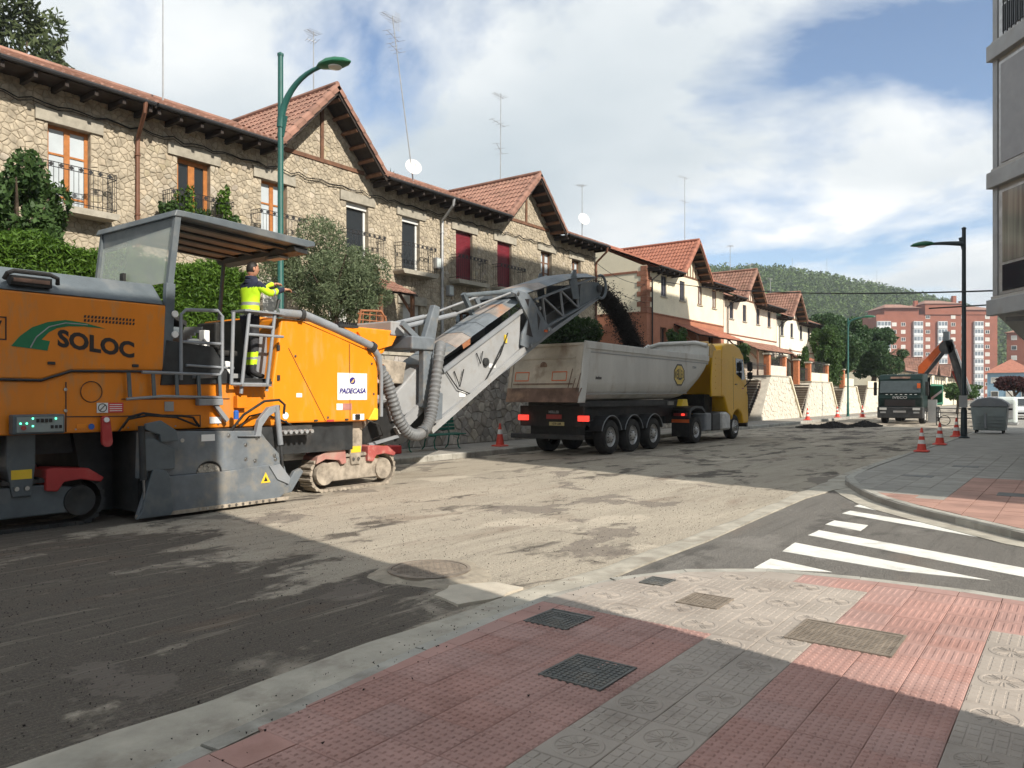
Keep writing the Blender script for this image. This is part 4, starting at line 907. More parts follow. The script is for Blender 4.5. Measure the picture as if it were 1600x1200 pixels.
for (y, z), l_ in zip(pil, pn):
    p = thing('gate_pillar', 'orange brick gate pillar ' + l_, 'pillar', (WX - .25, y, z - .1), 'orange gate pillars'); MB().box(WX - .45, WX - .08, y - .19, y + .19, z - .4, z + 1.35).build('shaft', mt['pillar'], p, bevel=.01); MB().box(WX - .52, WX - .01, y - .26, y + .26, z + 1.352, z + 1.46).build('cap', mt['lintel'], p, bevel=.02)
for y0, y1, z, l_ in ((51.2, 54.0, 3.75, 'iron fence on the large white wall'), (60.7, 65.1, 3.5, 'iron fence left of the cypress'), (45.3, 50.6, 2.9, 'tall iron gate at the top of the first stairs'), (57.7, 60.1, 2.9, 'iron gate at the top of the second stairs')):
    f = thing('iron_fence', l_, 'fence', (WX - .25, (y0 + y1) / 2, z), 'iron fences of the gardens'); m_ = MB()
    for zz_ in (z + .08, z + .8): m_.tube([(WX - .25, y0, zz_), (WX - .25, y1, zz_)], .02, 4)
    m_.build('rails', mt['iron'], f)
    n = int((y1 - y0) / .16)
    for i in range(n + 1): y = y0 + (y1 - y0) * i / n; MB().tube([(WX - .25, y, z - .05), (WX - .25, y, z + .95)], .014, 4).build('bar', mt['iron'], f)

# ================================================================== plants
def hedge(label, y0, y1, x0, x1, z0, z1, n, seed):
    h = thing('clipped_hedge', label, 'hedge', ((x0 + x1) / 2, (y0 + y1) / 2, z0), 'hedges on the retaining wall'); r = np.random.default_rng(seed)
    p = np.column_stack([r.uniform(x0, x1, n), r.uniform(y0, y1, n), z0 + (z1 - z0) * r.random(n) ** .8])
    k = r.random(n); p[k < .45, 0] = x1 + r.normal(0, .06, (k < .45).sum()); top = (k >= .45) & (k < .75); p[top, 2] = z1 + r.normal(0, .07, top.sum()) + .12 * np.sin(p[top, 1] * 3.1)
    link('foliage', leaf_mesh('foliage', mt['f_hedge'], p - np.array(ORG[h.name]), .058, seed, .3), h, ORG[h.name])
    MB().box(x0 + .15, x1 - .12, y0 + .1, y1 - .1, z0, z1 - .15).build('branch_core', mt['f_dark'], h)
hedge('clipped green hedge left of the cab canopy', 3.5, 8.75, -17.5, -16.55, 2.95, 4.78, 40000, 41); hedge('clipped green hedge seen under the cab canopy', 8.95, 11.6, -17.5, -16.55, 2.95, 4.75, 24000, 42)
tree('laurel_shrub', 'tall laurel shrub at the left edge in front of the first balcony', 'shrub', (-17.9, 6.75, 2.9), (-17.9, 6.75, 5.5), (.95, .95, 1.45), 6500, .085, mt['f_laurel'], 43, ncl=26, frac=.27)
tree('laurel_shrub', 'second laurel shrub cut off by the left picture edge', 'shrub', (-17.8, 5.4, 2.9), (-17.8, 5.4, 5.2), (.9, .9, 1.2), 4000, .085, mt['f_laurel'], 44, ncl=18, frac=.3)
tree('olive_tree', 'grey green olive tree behind the worker', 'tree', (-17.7, 15.0, 2.9), (-17.7, 15.1, 5.15), (1.5, 1.8, 1.6), 30000, .066, mt['f_olive'], 45, ncl=34, frac=.3, aspect=.26)
tree('olive_tree', 'small olive tree in front of the red blinds', 'tree', (-18.2, 24.6, 2.9), (-18.2, 24.6, 5.0), (.9, 1.35, 1.0), 7000, .062, mt['f_olive'], 46, ncl=20, frac=.32, aspect=.26)
tree('dark_bush', 'dense dark bush below the conveyor tip', 'shrub', (-17.6, 27.6, 2.9), (-17.6, 27.9, 4.3), (1.0, 2.1, 1.25), 15000, .09, mt['f_dark'], 47, ncl=26, frac=.36)
tree('climbing_shrub', 'loose green shrub above the lorry cab roof', 'shrub', (-17.6, 46.6, 2.4), (-17.5, 47, 4.1), (.8, 1.8, .95), 5000, .1, mt['f_laurel'], 48, ncl=18, frac=.33)
tree('climbing_shrub', 'small shrub in front of the terracotta ground floor', 'shrub', (-18.6, 40.8, 2.4), (-18.6, 40.9, 4.6), (.7, .8, 1.1), 2200, .1, mt['f_laurel'], 49, ncl=14, frac=.35)
tree('climbing_shrub', 'yellow green shrub beside the pale pink porch', 'shrub', (-17.4, 55, 2.4), (-17.4, 55.2, 3.9), (.6, 1.1, .7), 2200, .1, mt['f_olive'], 50, ncl=12, frac=.35)
tree('cypress', 'dense columnar cypress above the white walls', 'tree', (-17.3, 68.2, 2.35), (-17.3, 68.2, 4.9), (1.3, 1.9, 2.5), 16000, .12, mt['f_laurel'], 51, ncl=40, frac=.32)
tree('cypress', 'narrow dark cypress behind the columnar one', 'tree', (-18.0, 63.5, 2.35), (-18, 63.5, 4.2), (.6, .7, 1.9), 3500, .12, mt['f_laurel'], 52, ncl=20, frac=.4)
tree('broadleaf_tree', 'big dark broadleaf tree rising behind the cypress', 'tree', (-19.5, 79, 2.3), (-19.5, 79, 6.9), (4.0, 5.5, 3.0), 30000, .17, mt['f_tree'], 53, ncl=44, frac=.28, trunk_r=.25)
tree('broadleaf_tree', 'second big dark tree overhanging the wall', 'tree', (-17.8, 88, 2.3), (-17.6, 89, 6.2), (3.2, 5.5, 2.6), 22000, .17, mt['f_tree'], 54, ncl=36, frac=.28, trunk_r=.25)
for k, (x, y, z, h_, w_) in enumerate(((-40, 11.8, 15.5, 13, 3.2), (-41, 15.6, 14.5, 9.5, 2.4), (-40, 9, 16, 11, 3), (-36, 23.6, 12, 2.2, 1.0), (-36, 30.2, 12, .9, 1.0))):
    tree('tall_pine', ['tallest dark conifer behind the houses at upper left', 'conifer at the right of the upper left clump', 'conifer cut by the left picture edge', 'small tree top behind the roof below the thin mast', 'low tree top peeping over the roof left of the big gable'][k], 'tree', (x, y, 2.9), (x, y, z + h_ * .35), (w_, w_, h_ * .5), int(2600 * w_), .22, mt['f_pine'], 70 + k, 'conifers behind the stone houses', ncl=34, frac=.25, aspect=.35, trunk_r=.25)
tree('palm_like_shrub', 'spiky tree top behind the roof beside the satellite dish', 'tree', (-29, 28.1, 2.9), (-29, 28.1, 12.6), (.9, .9, .7), 1500, .22, mt['f_pine'], 80, ncl=10, frac=.45, aspect=.2)
tree('plum_tree', 'small dark red plum tree far down the right pavement', 'tree', (-4.6, 78, .15), (-4.6, 78, 2.75), (1.6, 1.6, .8), 4000, .14, mt['f_red'], 81, ncl=20, frac=.4)
tree('plum_tree', 'green shrub beyond the green truck', 'shrub', (-9.5, 84, .1), (-9.5, 84, 2.2), (1.8, 2.5, .8), 4000, .16, mt['f_laurel'], 82, ncl=20, frac=.4)
# potted plants on the first balcony of the big-gable house
for k, (y, h_) in enumerate(((11.35, .75), (11.85, 1.1), (12.45, .65), (12.95, 1.35), (13.25, .8))):
    p = thing('potted_plant', ['lowest left', 'tall left', 'low middle', 'tallest', 'rightmost drooping'][k] + ' potted plant on the balcony behind the canopy', 'plant', (FX + .32, y, 6.42), 'potted plants on one balcony')
    MB().lathe([(.09, 0), (.13, .2), (.14, .2), (.14, .23), (.11, .23)], (FX + .32, y, 6.42), n=14).build('pot', mt['terracotta'], p); MB().tube([(FX + .32, y, 6.6), (FX + .34, y + .03, 6.5 + h_ * .7)], .012, 5).build('stem', mt['bark'], p)
    link('foliage', leaf_mesh('foliage', mt['f_hedge'] if k % 2 else mt['f_laurel'], in_blobs(clumps((FX + .36, y, 6.55 + h_ * .45), (.28, .3, h_ * .5), 9, .4, 90 + k), 600, 90 + k) - np.array(ORG[p.name]), .06, 90 + k), p, ORG[p.name])

# ================================================================== hill with its wood
def hill_z(u): return float(np.interp(u, [-.9, -.2, .1, .25, .35, .45, .55, .62, .75, .95], [64, 74, 80, 80, 79, 70, 58, 48, 28, 12]))
fw_ = V(-math.sin(YAW), math.cos(YAW)); rt_ = V(math.cos(YAW), math.sin(YAW))
def hill_pt(u, f): d = 330 + f * 210; p = (fw_ + rt_ * u) * d; return V(p.x, p.y, -2 + (hill_z(u) + 4) * (math.sin(f * math.pi / 2) ** 1.2))
m_ = MB(); us = np.linspace(-.9, 1.0, 60); m_.loft([[hill_pt(u, f) for u in us] for f in np.linspace(0, 1.15, 14).clip(0, 1.0) ** .9], cap=False, closed=False); struct(m_.build('hill', mat('wooded_hillside', (.04, .06, .025), .95, var=.2, vs=.05), smooth=True))
r = np.random.default_rng(5); pts = []
for i in range(3600):
    u = r.uniform(.18, .8); f = r.random() ** .6; p = hill_pt(u, f); hgt = r.uniform(6, 10) * (.7 if f > .9 else 1); w = r.uniform(1.8, 3.2); n = 44
    a = r.uniform(0, 2 * np.pi, n); t = r.random(n); rad = w * np.sqrt(np.clip(1 - (t * 1.5 - .5) ** 2, 0, 1)) * r.uniform(.5, 1, n)
    pts.append(np.column_stack([p.x + rad * np.cos(a), p.y + rad * np.sin(a), p.z + 1 + t * hgt]))
wood = link('pine_wood', leaf_mesh('pine_wood', mt['f_wood'], np.concatenate(pts), .68, 6, .75)); tag(wood, 'dark green pine wood covering the far hillside', 'wood', kind='stuff')
for k, (u, f, hh) in enumerate(((.41, .98, 14), (.365, .98, 10), (.475, .97, 12))):
    p = hill_pt(u, f); a_ = thing('hilltop_mast', ['leftmost thin mast', 'middle thin mast', 'right thin mast'][k] + ' on the wooded hilltop', 'mast', tuple(p)); MB().tube([p, p + V(0, 0, hh + 8)], .12, 5).build('pole', mt['zinc'], a_)

# ================================================================== far brick apartment block
ap = thing('apartment_block', 'red brick apartment block with white glazed galleries below the hill', 'apartment block', (-45, 340, 0))
A, B = V(-64.5, 326, 0), V(-26.5, 355, 0); du = (B - A).normalized(); dn = V(du.y, -du.x, 0); LEN = (B - A).length
def ab(m_, u0, u1, n0, n1, z0, z1): m_.prism([A + du * u0 + dn * n0 + V(0, 0, z0), A + du * u1 + dn * n0 + V(0, 0, z0), A + du * u1 + dn * n1 + V(0, 0, z0), A + du * u0 + dn * n1 + V(0, 0, z0)], (0, 0, z1 - z0)); return m_
ab(MB(), 0, LEN, -16, 0, -3, 33.4).build('wall', mt['aptbrick'], ap); ab(MB(), 19, 33.5, -15, .5, 33.4, 37.6).build('upper_storey', mt['aptbrick'], ap); ab(MB(), 33.8, LEN + .2, -15.8, .3, 33.4, 35.2).build('upper_storey', mt['aptbrick'], ap); ab(MB(), 3.4, 17, -14, -.4, 33.4, 36.0).build('upper_storey', mt['aptbrick'], ap)
for u0, u1, z in ((2.8, 17.6, 36.02), (18.4, 34, 37.62), (33.6, LEN + .8, 35.22)):
    q = [A + du * u0 + dn * 1, A + du * u1 + dn * 1, A + du * u1 - dn * 16, A + du * u0 - dn * 16]; m_ = MB(); c = (q[0] + q[1] + q[2] + q[3]) / 4
    m_.add([p + V(0, 0, z) for p in q] + [c - du * 3 + V(0, 0, z + 2.2), c + du * 3 + V(0, 0, z + 2.2)], [(0, 1, 5, 4), (1, 2, 5), (2, 3, 4, 5), (3, 0, 4), (3, 2, 1, 0)]); m_.build('roof', mt['tile'], ap)
for u, z in ((17.6, 36), (33, 38), (36, 36)): ab(MB(), u, u + 1.4, -6, -4.6, z, z + 3.4).build('chimney', mt['aptbrick'], ap)
gal = [(.1, 5.4), (14.4, 18.0), (24.0, 27.6), (38.3, 41.8)]; wc = [7.1, 10.6, 20.3, 30.3, 34.4, 43.8]
for i in range(12):
    z = -1.2 + i * 2.92
    for g0, g1 in gal:
        if i == 11: continue
        gg = ab(MB(), g0, g1, .005, .9, z, z + 2.75).build('gallery', mt['aptwhite'], ap); k = 4 if g1 - g0 > 4 else 3
        for j in range(k):
            w_ = (g1 - g0) / k; ab(MB(), g0 + j * w_ + .12, g0 + (j + 1) * w_ - .12, .903, .93, z + 1.05, z + 2.5).build('pane', mt['aptglass'], gg)
    for k, u in enumerate(wc):
        if u < 13 and i == 11: continue
        f = ab(MB(), u - .85, u + .85, .004, .09, z + .85, z + 2.3).build('window', mt['whitepvc'], ap); hsh = (i * 7 + k * 13) % 5
        if hsh < 3: ab(MB(), u - .7, u + .7, .092, .12, z + 1.0, z + 2.2).build('blind', mt['blind'], f)
        else:
            ab(MB(), u - .7, u - .08, .092, .12, z + 1.0, z + 2.2).build('pane', mt['darkglass'], f); ab(MB(), u + .08, u + .7, .092, .12, z + 1.0, z + 2.2).build('pane', mt['darkglass'], f)
for i in range(12):
    z = -1.2 + i * 2.92; gg = MB().prism([B + du * .01 - dn * 2 + V(0, 0, z), B + du * 1 - dn * 2 + V(0, 0, z), B + du * 1 - dn * 9 + V(0, 0, z), B + du * .01 - dn * 9 + V(0, 0, z)], (0, 0, 2.7)).build('gallery', mt['aptwhite'], ap)
    MB().prism([B + du * 1.02 - dn * 2.4 + V(0, 0, z + 1), B + du * 1.05 - dn * 2.4 + V(0, 0, z + 1), B + du * 1.05 - dn * 8.6 + V(0, 0, z + 1), B + du * 1.02 - dn * 8.6 + V(0, 0, z + 1)], (0, 0, 1.4)).build('pane', mt['aptglass'], gg)
# more town beyond on the right
def plain_block(label, x0, x1, y0, y1, z1, wm, rows, cols, rm):
    b = thing('town_building', label, 'building', ((x0 + x1) / 2, y0, 0), 'far buildings at the end of the street'); MB().box(x0, x1, y0, y1, -2, z1).build('wall', wm, b)
    for i in range(rows):
        for j in range(cols):
            x = x0 + (x1 - x0) * (j + .5) / cols; z = z1 - 2.2 - i * 2.9
            if z < 0: continue
            f = MB().box(x - .7, x + .7, y0 - .08, y0 - .004, z, z + 1.3).build('window', mt['whitepvc'], b); MB().box(x - .58, x + .58, y0 - .11, y0 - .082, z + .12, z + 1.18).build('pane', mt['darkglass'] if (i + j) % 2 else mt['blind'], f)
    MB().add([(x0 - .6, y0 - .6, z1), (x1 + .6, y0 - .6, z1), (x1 + .6, y1 + .6, z1), (x0 - .6, y1 + .6, z1), ((x0 + x1) / 2, y0 + 4, z1 + 3), ((x0 + x1) / 2, y1 - 4, z1 + 3)], [(0, 1, 4), (1, 2, 5, 4), (2, 3, 5), (3, 0, 4, 5), (3, 2, 1, 0)]).build('roof', rm, b)
plain_block('red brick building behind the right lamp post overhang', -17.5, 4, 265, 285, 20, mt['aptbrick'], 6, 6, mt['tile'])
plain_block('small blue grey building with tiled roof at the street end', -16, -8, 190, 200, 6.5, mat('blue_grey_render', (.2, .33, .45), .8, var=.06), 2, 3, mt['tile_new'])
plain_block('low white building past the parked cars', -7, 6, 205, 215, 5.5, mt['cream'], 1, 4, mt['tile'])

# ================================================================== big grey building on the right corner, and the one behind the viewer
gb = thing('grey_corner_building', 'tall grey clad building overhanging the pavement at the right edge', 'building', (8, 28, 0))
FOOT = [(-1.58, 20.5), (2.0, 15.7), (13.3, 10.5), (24, 32), (14, 42.5), (-1.58, 42.5)]; GFT = [(.3, 22.4), (3.2, 17.6), (13, 12.8), (22.5, 32), (13.5, 41), (.3, 41)]
MB().pz(GFT, -.02, 3.62).build('ground_floor_wall', mt['facadegrey'], gb); MB().pz(FOOT, 3.62, 21.6).build('upper_wall', mt['facadegrey'], gb)
a, b = V(*FOOT[0], 0), V(*FOOT[1], 0); cu = (b - a).normalized(); cn = V(cu.y, -cu.x, 0); L = (b - a).length
cn = cn if cn.dot(V(0, 0, 0) - a) > 0 else -cn
def cb(m_, u0, u1, n0, n1, z0, z1): m_.prism([a + cu * u0 + cn * n0 + V(0, 0, z0), a + cu * u1 + cn * n0 + V(0, 0, z0), a + cu * u1 + cn * n1 + V(0, 0, z0), a + cu * u0 + cn * n1 + V(0, 0, z0)], (0, 0, z1 - z0)); return m_
for i in range(6):
    z = 3.55 + i * 2.88; cb(MB(), -.07, L, .003, .16, z, z + .36).build('floor_band', mt['lightgrey'], gb, bevel=.015); cb(MB(), -.03, L, .003, .07, z + .362, z + .44).build('floor_band', mt['facadegrey'], gb)
    cb(MB(), .0, .16, .003, .05, z + .45, z + 2.88).build('corner_pilaster', mt['lightgrey'], gb)
    f = cb(MB(), .2, L - .2, .003, .035, z + .46, z + 2.78).build('window', mt['alu'], gb)
    if i in (1, 4): cb(MB(), .3, L - .3, .037, .06, z + .5, z + 2.7).build('roller_blind', mt['blindgrey'], f)
    else:
        for j in range(4): w_ = (L - .6) / 4; cb(MB(), .3 + j * w_ + .04, .3 + (j + 1) * w_ - .04, .037, .05, z + .52, z + 1.1).build('pane', mt['darkglass'], f); cb(MB(), .3 + j * w_ + .04, .3 + (j + 1) * w_ - .04, .037, .05, z + 1.16, z + 2.72).build('pane', mat('curtained_glass', (.2, .2, .17), .1, var=.3, vs=2, spec=.8, stretch=(6, 6, .2)) if (i, j) == (0, 0) else bpy.data.materials['curtained_glass'], f)
    if i == 2:
        for j in range(36): cb(MB(), .4 + j * .14, .42 + j * .14, .062, .082, z + .45, z + 1.2).build('baluster', mt['iron'], gb)
for k in range(6): MB().bar((-1.4 + k * .3, 20.9, 3.5 - .0), (4 + k * .3, 21, 3.5), .12, .1).build('soffit_slat', mt['midgrey'], gb)
MB().prism([(-1.2, 20.6, 3.61), (.28, 22.35, 3.61), (.28, 22.35, 2.7), (-.3, 21.6, 3.3)], (.18, -.1, 0)).build('bracket', mt['lightgrey'], gb)
ga, gb_ = V(*GFT[0], 0), V(*GFT[1], 0); gu = (gb_ - ga).normalized(); gn = cn
for e0, e1 in ((GFT[0], GFT[1]), (GFT[1], GFT[2])):
    p0, p1 = V(*e0, 0), V(*e1, 0); u_ = (p1 - p0).normalized(); n_ = V(u_.y, -u_.x, 0); n_ = n_ if n_.dot(V(0, 0, 0) - p0) > 0 else -n_; L_ = (p1 - p0).length; k_ = max(1, int(L_ / 2.6))
    for j in range(k_):
        a0, a1 = L_ * (j + .12) / k_, L_ * (j + .88) / k_
        f = MB().prism([p0 + u_ * a0 + n_ * .003 + V(0, 0, .5), p0 + u_ * a1 + n_ * .003 + V(0, 0, .5), p0 + u_ * a1 + n_ * .003 + V(0, 0, 2.9), p0 + u_ * a0 + n_ * .003 + V(0, 0, 2.9)], n_ * .05).build('shop_window', mt['alu'], gb)
        MB().prism([p0 + u_ * (a0 + .08) + n_ * .056 + V(0, 0, .58), p0 + u_ * (a1 - .08) + n_ * .056 + V(0, 0, .58), p0 + u_ * (a1 - .08) + n_ * .056 + V(0, 0, 2.82), p0 + u_ * (a0 + .08) + n_ * .056 + V(0, 0, 2.82)], n_ * .01).build('pane', mt['darkglass'], f)
    MB().prism([p0 + u_ * .05 + n_ * .003 + V(0, 0, .16), p1 - u_ * .05 + n_ * .003 + V(0, 0, .16), p1 - u_ * .05 + n_ * .003 + V(0, 0, .48), p0 + u_ * .05 + n_ * .003 + V(0, 0, .48)], n_ * .03).build('plinth', mt['lintel'], gb)
nb = thing('near_building', 'building beside the viewer whose shadow falls over the pavement', 'building', (8, -9, 0)); MB().pz([(1.8, 4.0), (1.8, -24), (16, -24), (16, -2.4)], -.02, 12.0).build('wall', mt['facadegrey'], nb); MB().pz([(1.76, 4.04), (1.76, -24.1), (16.1, -24.1), (16.1, -2.4)], 12.002, 12.2).build('parapet', mt['lightgrey'], nb)
for i in range(4):
    for j in range(6): f = MB().box(1.76, 1.797, -22 + j * 4.2, -20 + j * 4.2, 1.2 + i * 2.9, 2.7 + i * 2.9).build('window', mt['alu'], nb); MB().box(1.74, 1.758, -21.9 + j * 4.2, -20.1 + j * 4.2, 1.3 + i * 2.9, 2.6 + i * 2.9).build('pane', mt['darkglass'], f)
# overhead wires
def wire(label, a, b, sag, r=.014):
    a, b = V(*a), V(*b); pts = [a.lerp(b, i / 30) - V(0, 0, sag * 4 * (i / 30) * (1 - i / 30)) for i in range(31)]; o = MB().tube(pts, r, 5).build('overhead_wire', mt['cable']); tag(o, label, 'wire', 'overhead wires')
wire('overhead wire crossing the street to the grey building', (FX + .1, 40.9, 8.6), (-1.6, 20.7, 4.15), .35, .02); wire('short wire between the stone house and the cream house', (FX + .1, 34.9, 8.7), (FX - .1, 41.0, 8.3), .3); wire('lower wire in front of the cream end wall', (FX + .1, 34.9, 7.9), (FX - .1, 41.0, 7.2), .2)

# ================================================================== air
hz = MB().box(-902, 902, -302, 1502, -2.3, 118).build('haze', None); hz.data.materials.clear()
hm = bpy.data.materials.new('haze_air'); hm.use_nodes = True; t_ = hm.node_tree; t_.nodes.clear(); vo = t_.nodes.new('ShaderNodeVolumePrincipled'); ou = t_.nodes.new('ShaderNodeOutputMaterial'); vo.inputs['Color'].default_value = (.86, .91, 1, 1); vo.inputs['Density'].default_value = .00036; vo.inputs['Anisotropy'].default_value = .2
t_.links.new(vo.outputs[0], ou.inputs['Volume']); hz.data.materials.append(hm); hz['kind'] = 'stuff'
# ================================================================== cold milling machine
ML = thing('milling_machine', 'large orange road milling machine with grey canopy and raised front conveyor', 'milling machine', (-11.9, 6.5, 0))
XN, XF = -10.75, -13.1
# --- engine hood: orange sides, slate chamfered lid
hood = MB().px([(1.2, 1.98), (4.33, 1.95), (4.70, 2.08), (6.10, 2.11), (6.02, 3.07), (1.2, 3.07)], XN, XF).build('engine_hood', mt['orange'], ML, bevel=.03)
MB().py([(XN + .012, 3.072), (XN - .32, 3.40), (XF + .32, 3.40), (XF - .012, 3.072)], 1.2, 5.98).build('hood_lid', mt['slate'], ML, bevel=.03)
m_ = MB(); m_.tube([(XN + .01, 3.9, 3.2), (XN + .06, 3.92, 3.27), (XN + .03, 4.0, 3.31), (XN + .03, 4.42, 3.31), (XN + .06, 4.5, 3.27), (XN + .01, 4.52, 3.2)], .028, 8)
m_.box(XN - .12, XN + .02, 3.97, 4.45, 3.14, 3.26); m_.build('lid_handle', mt['black'], ML)
lamp_ = MB().box(XN + .021, XN + .03, 4.0, 4.42, 3.18, 3.23).build('work_lamp', mt['rustbrown'], ML)
m_ = MB()
for i in range(15):
    for j in range(2): m_.prism([(XN + .004, 4.86 + i * .047, 2.83 - j * .052), (XN + .004, 4.885 + i * .047, 2.83 - j * .052), (XN + .004, 4.875 + i * .047, 2.795 - j * .052), (XN + .004, 4.85 + i * .047, 2.795 - j * .052)], (-.03, 0, 0))
m_.build('louvre', mt['ink'], hood, kind='stuff')
# --- lower body, platform, front body
MB().px([(1.2, 1.25), (7.95, 1.25), (7.95, 1.90), (7.2, 1.93), (6.1, 2.095), (4.70, 2.065), (4.33, 1.935), (1.2, 1.965)], XN - .012, XF + .01).build('body', mt['orange'], ML, bevel=.02)
MB().tube([(XN + .004, 1.2, 1.975), (XN + .004, 4.32, 1.945), (XN + .004, 4.69, 2.075), (XN + .004, 6.05, 2.10)], .018, 5).build('seal_strip', mt['dark'], ML)
MB().px([(7.86, 1.28), (10.22, 1.27), (10.22, 2.36), (10.02, 2.60), (8.45, 3.04), (8.02, 3.05), (7.84, 1.94)], XN, -11.45).build('front_body', mt['orange_light'], ML, bevel=.035)
MB().px([(7.9, 1.28), (10.6, 1.3), (10.62, 2.45), (11.05, 2.62), (11.28, 3.10), (8.05, 3.12)], -11.452, XF).build('front_body', mt['orange_light'], ML, bevel=.03)
MB().px([(10.3, 3.0), (11.35, 2.98), (11.22, 2.78), (10.6, 2.62)], -11.40, -11.449).build('front_flap', mt['orange_light'], ML)
m_ = MB(); m_.tube([(XN + .05, 7.9, 3.12), (XN + .05, 8.45, 3.13), (XN + .05, 9.2, 2.93), (XN + .05, 10.0, 2.68), (XN + .05, 10.17, 2.5), (XN + .05, 10.25, 2.2), (XN + .05, 10.25, 1.35)], [.075, .075, .075, .07, .065, .04, .035], 10); m_.build('edge_rail', mt['midgrey'], ML, smooth=True)
m_ = MB(); m_.cyl((XN + .05, 8.35, 3.13), (XN + .05, 8.42, 3.12), .1); m_.cyl((XN + .05, 9.98, 2.68), (XN + .05, 10.06, 2.64), .1); m_.build('rail_clamp', mt['dark'], ML)
m_ = MB(); m_.box(XN - .02, XN + .14, 9.15, 9.6, 2.98, 3.03); 
for i in range(9): m_.bar((XN + .0, 9.17 + i * .05, 3.05), (XN + .13, 9.17 + i * .05, 3.05), .02, .04)
m_.build('grille', mt['dark'], ML)
for a_, b_ in (((8.16, 2.55), (8.95, 1.3)), ((9.5, 2.7), (9.52, 1.3))): MB().bar((XN + .002, a_[0], a_[1]), (XN + .002, b_[0], b_[1]), .008, .012, (1, 0, 0)).build('panel_seam', mt['dark'], ML)
for y, z in ((8.3, 2.42), (10.05, 2.35), (10.1, 1.78), (9.0, 1.36), (4.62, 1.83), (4.62, 1.55)): MB().lathe([(.022, 0), (.022, .012), (.008, .014)], (XN, y, z), (1, 0, 0), 10).build('bolt', mt['steel'], ML)
# --- platform with its clutter
MB().box(XF + .05, XN - .02, 6.1, 7.96, 1.935, 1.985).build('platform_floor', mt['dark'], ML)
MB().px([(5.92, 1.90), (7.15, 1.94), (6.75, 2.5), (6.0, 2.56)], XN + .02, XN - .06).build('side_guard', mt['dark'], ML, bevel=.01)
MB().box(XF + .1, XF + .6, 6.3, 7.8, 1.99, 2.75).build('far_console', mt['slate'], ML, bevel=.03)
MB().box(-12.2, -11.6, 6.25, 6.75, 1.99, 2.85).build('control_console', mt['slate'], ML, bevel=.04); MB().prism([(-12.25, 6.8, 2.86), (-11.55, 6.8, 2.86), (-11.55, 6.35, 3.1), (-12.25, 6.35, 3.1)], (0, 0, .08)).build('console_panel', mt['black'], ML)
MB().box(-11.35, -11.0, 6.35, 6.75, 1.99, 2.4).build('tool_box', mt['midgrey'], ML, bevel=.02); MB().box(-11.2, -10.95, 7.0, 7.25, 1.99, 2.3).build('paper_sack', mt['white'], ML, bevel=.05); MB().box(-11.75, -11.4, 7.3, 7.7, 1.99, 2.12).build('floor_box', mt['lightgrey'], ML, bevel=.02)
MB().box(-11.8, -11.35, 7.25, 7.6, 2.4, 2.5).build('seat', mt['black'], ML, bevel=.03); MB().box(-11.8, -11.35, 7.18, 7.28, 2.5, 2.95).build('seat_back', mt['black'], ML, bevel=.03); MB().cyl((-11.58, 7.42, 1.99), (-11.58, 7.42, 2.4), .06).build('seat_post', mt['dark'], ML)
MB().box(-11.4, -11.0, 7.72, 7.93, 2.0, 2.75).build('front_console', mt['midgrey'], ML, bevel=.03); MB().box(XF + .2, -11.5, 7.8, 7.95, 2.0, 3.05).build('bulkhead', mt['dark'], ML)
MB().box(-10.98, -10.86, 6.3, 6.62, 2.02, 2.5).build('grey_panel', mt['bin'], ML, bevel=.015); MB().prism([(-11.3, 6.66, 2.02), (-11.05, 6.66, 2.02), (-11.1, 6.68, 2.42), (-11.28, 6.7, 2.46)], (0, .1, 0)).build('rag', mt['conewhite'], ML, bevel=.02)
for i in range(5): MB().bar((-11.5, 6.5 + i * .06, 2.62 + i * .05), (-11.05, 6.52 + i * .06, 2.60 + i * .05), .03, .05).build('lever_bank', mt['lightgrey'], ML)
MB().box(-11.45, -11.3, 6.95, 7.05, 2.3, 2.8).build('white_document_box', mt['white'], ML, bevel=.01); MB().prism([(-11.5, 6.3, 2.75), (-11.25, 6.3, 2.75), (-11.38, 6.45, 2.82)], (0, .02, .05)).build('yellow_flag', mt['signyellow'], ML)
def pipe(name, pts, r=.024, m=None, par=ML): return MB().tube(pts, r, 8).build(name, m or mt['midgrey'], par, smooth=True)
xr = XN + .03
pipe('guard_rail', [(xr, 6.22, 1.98), (xr, 6.22, 2.95), (xr, 6.3, 3.03), (xr, 6.82, 3.06), (xr, 6.9, 2.98), (xr, 6.9, 2.15), (xr, 6.84, 2.05), (xr, 6.4, 2.03)], .027); pipe('guard_rail', [(xr, 6.22, 2.55), (xr, 6.9, 2.55)], .022); pipe('guard_rail', [(xr, 6.3, 2.2), (xr, 7.1, 2.18)], .02)
for a_, b_ in (((7.03, 3.05), (6.98, 1.92)), ((7.32, 3.12), (7.15, 1.78)), ((7.80, 3.14), (7.62, 1.82))): pipe('ladder_rail', [(xr + .1, a_[0], a_[1]), (xr + .12, b_[0], b_[1])], .028)
for z, y0, y1 in ((2.72, 7.28, 7.95), (2.86, 7.3, 7.74), (1.93, 6.98, 7.66)): pipe('rung', [(xr + .11, y0, z), (xr + .11, y1, z)], .024)
MB().box(xr - .05, xr + .2, 7.12, 7.66, 1.895, 1.93).build('step_plate', mt['alu'], ML); MB().box(-10.95, xr + .16, 7.2, 7.95, 3.08, 3.11).build('arm_rest_plate', mt['midgrey'], ML)
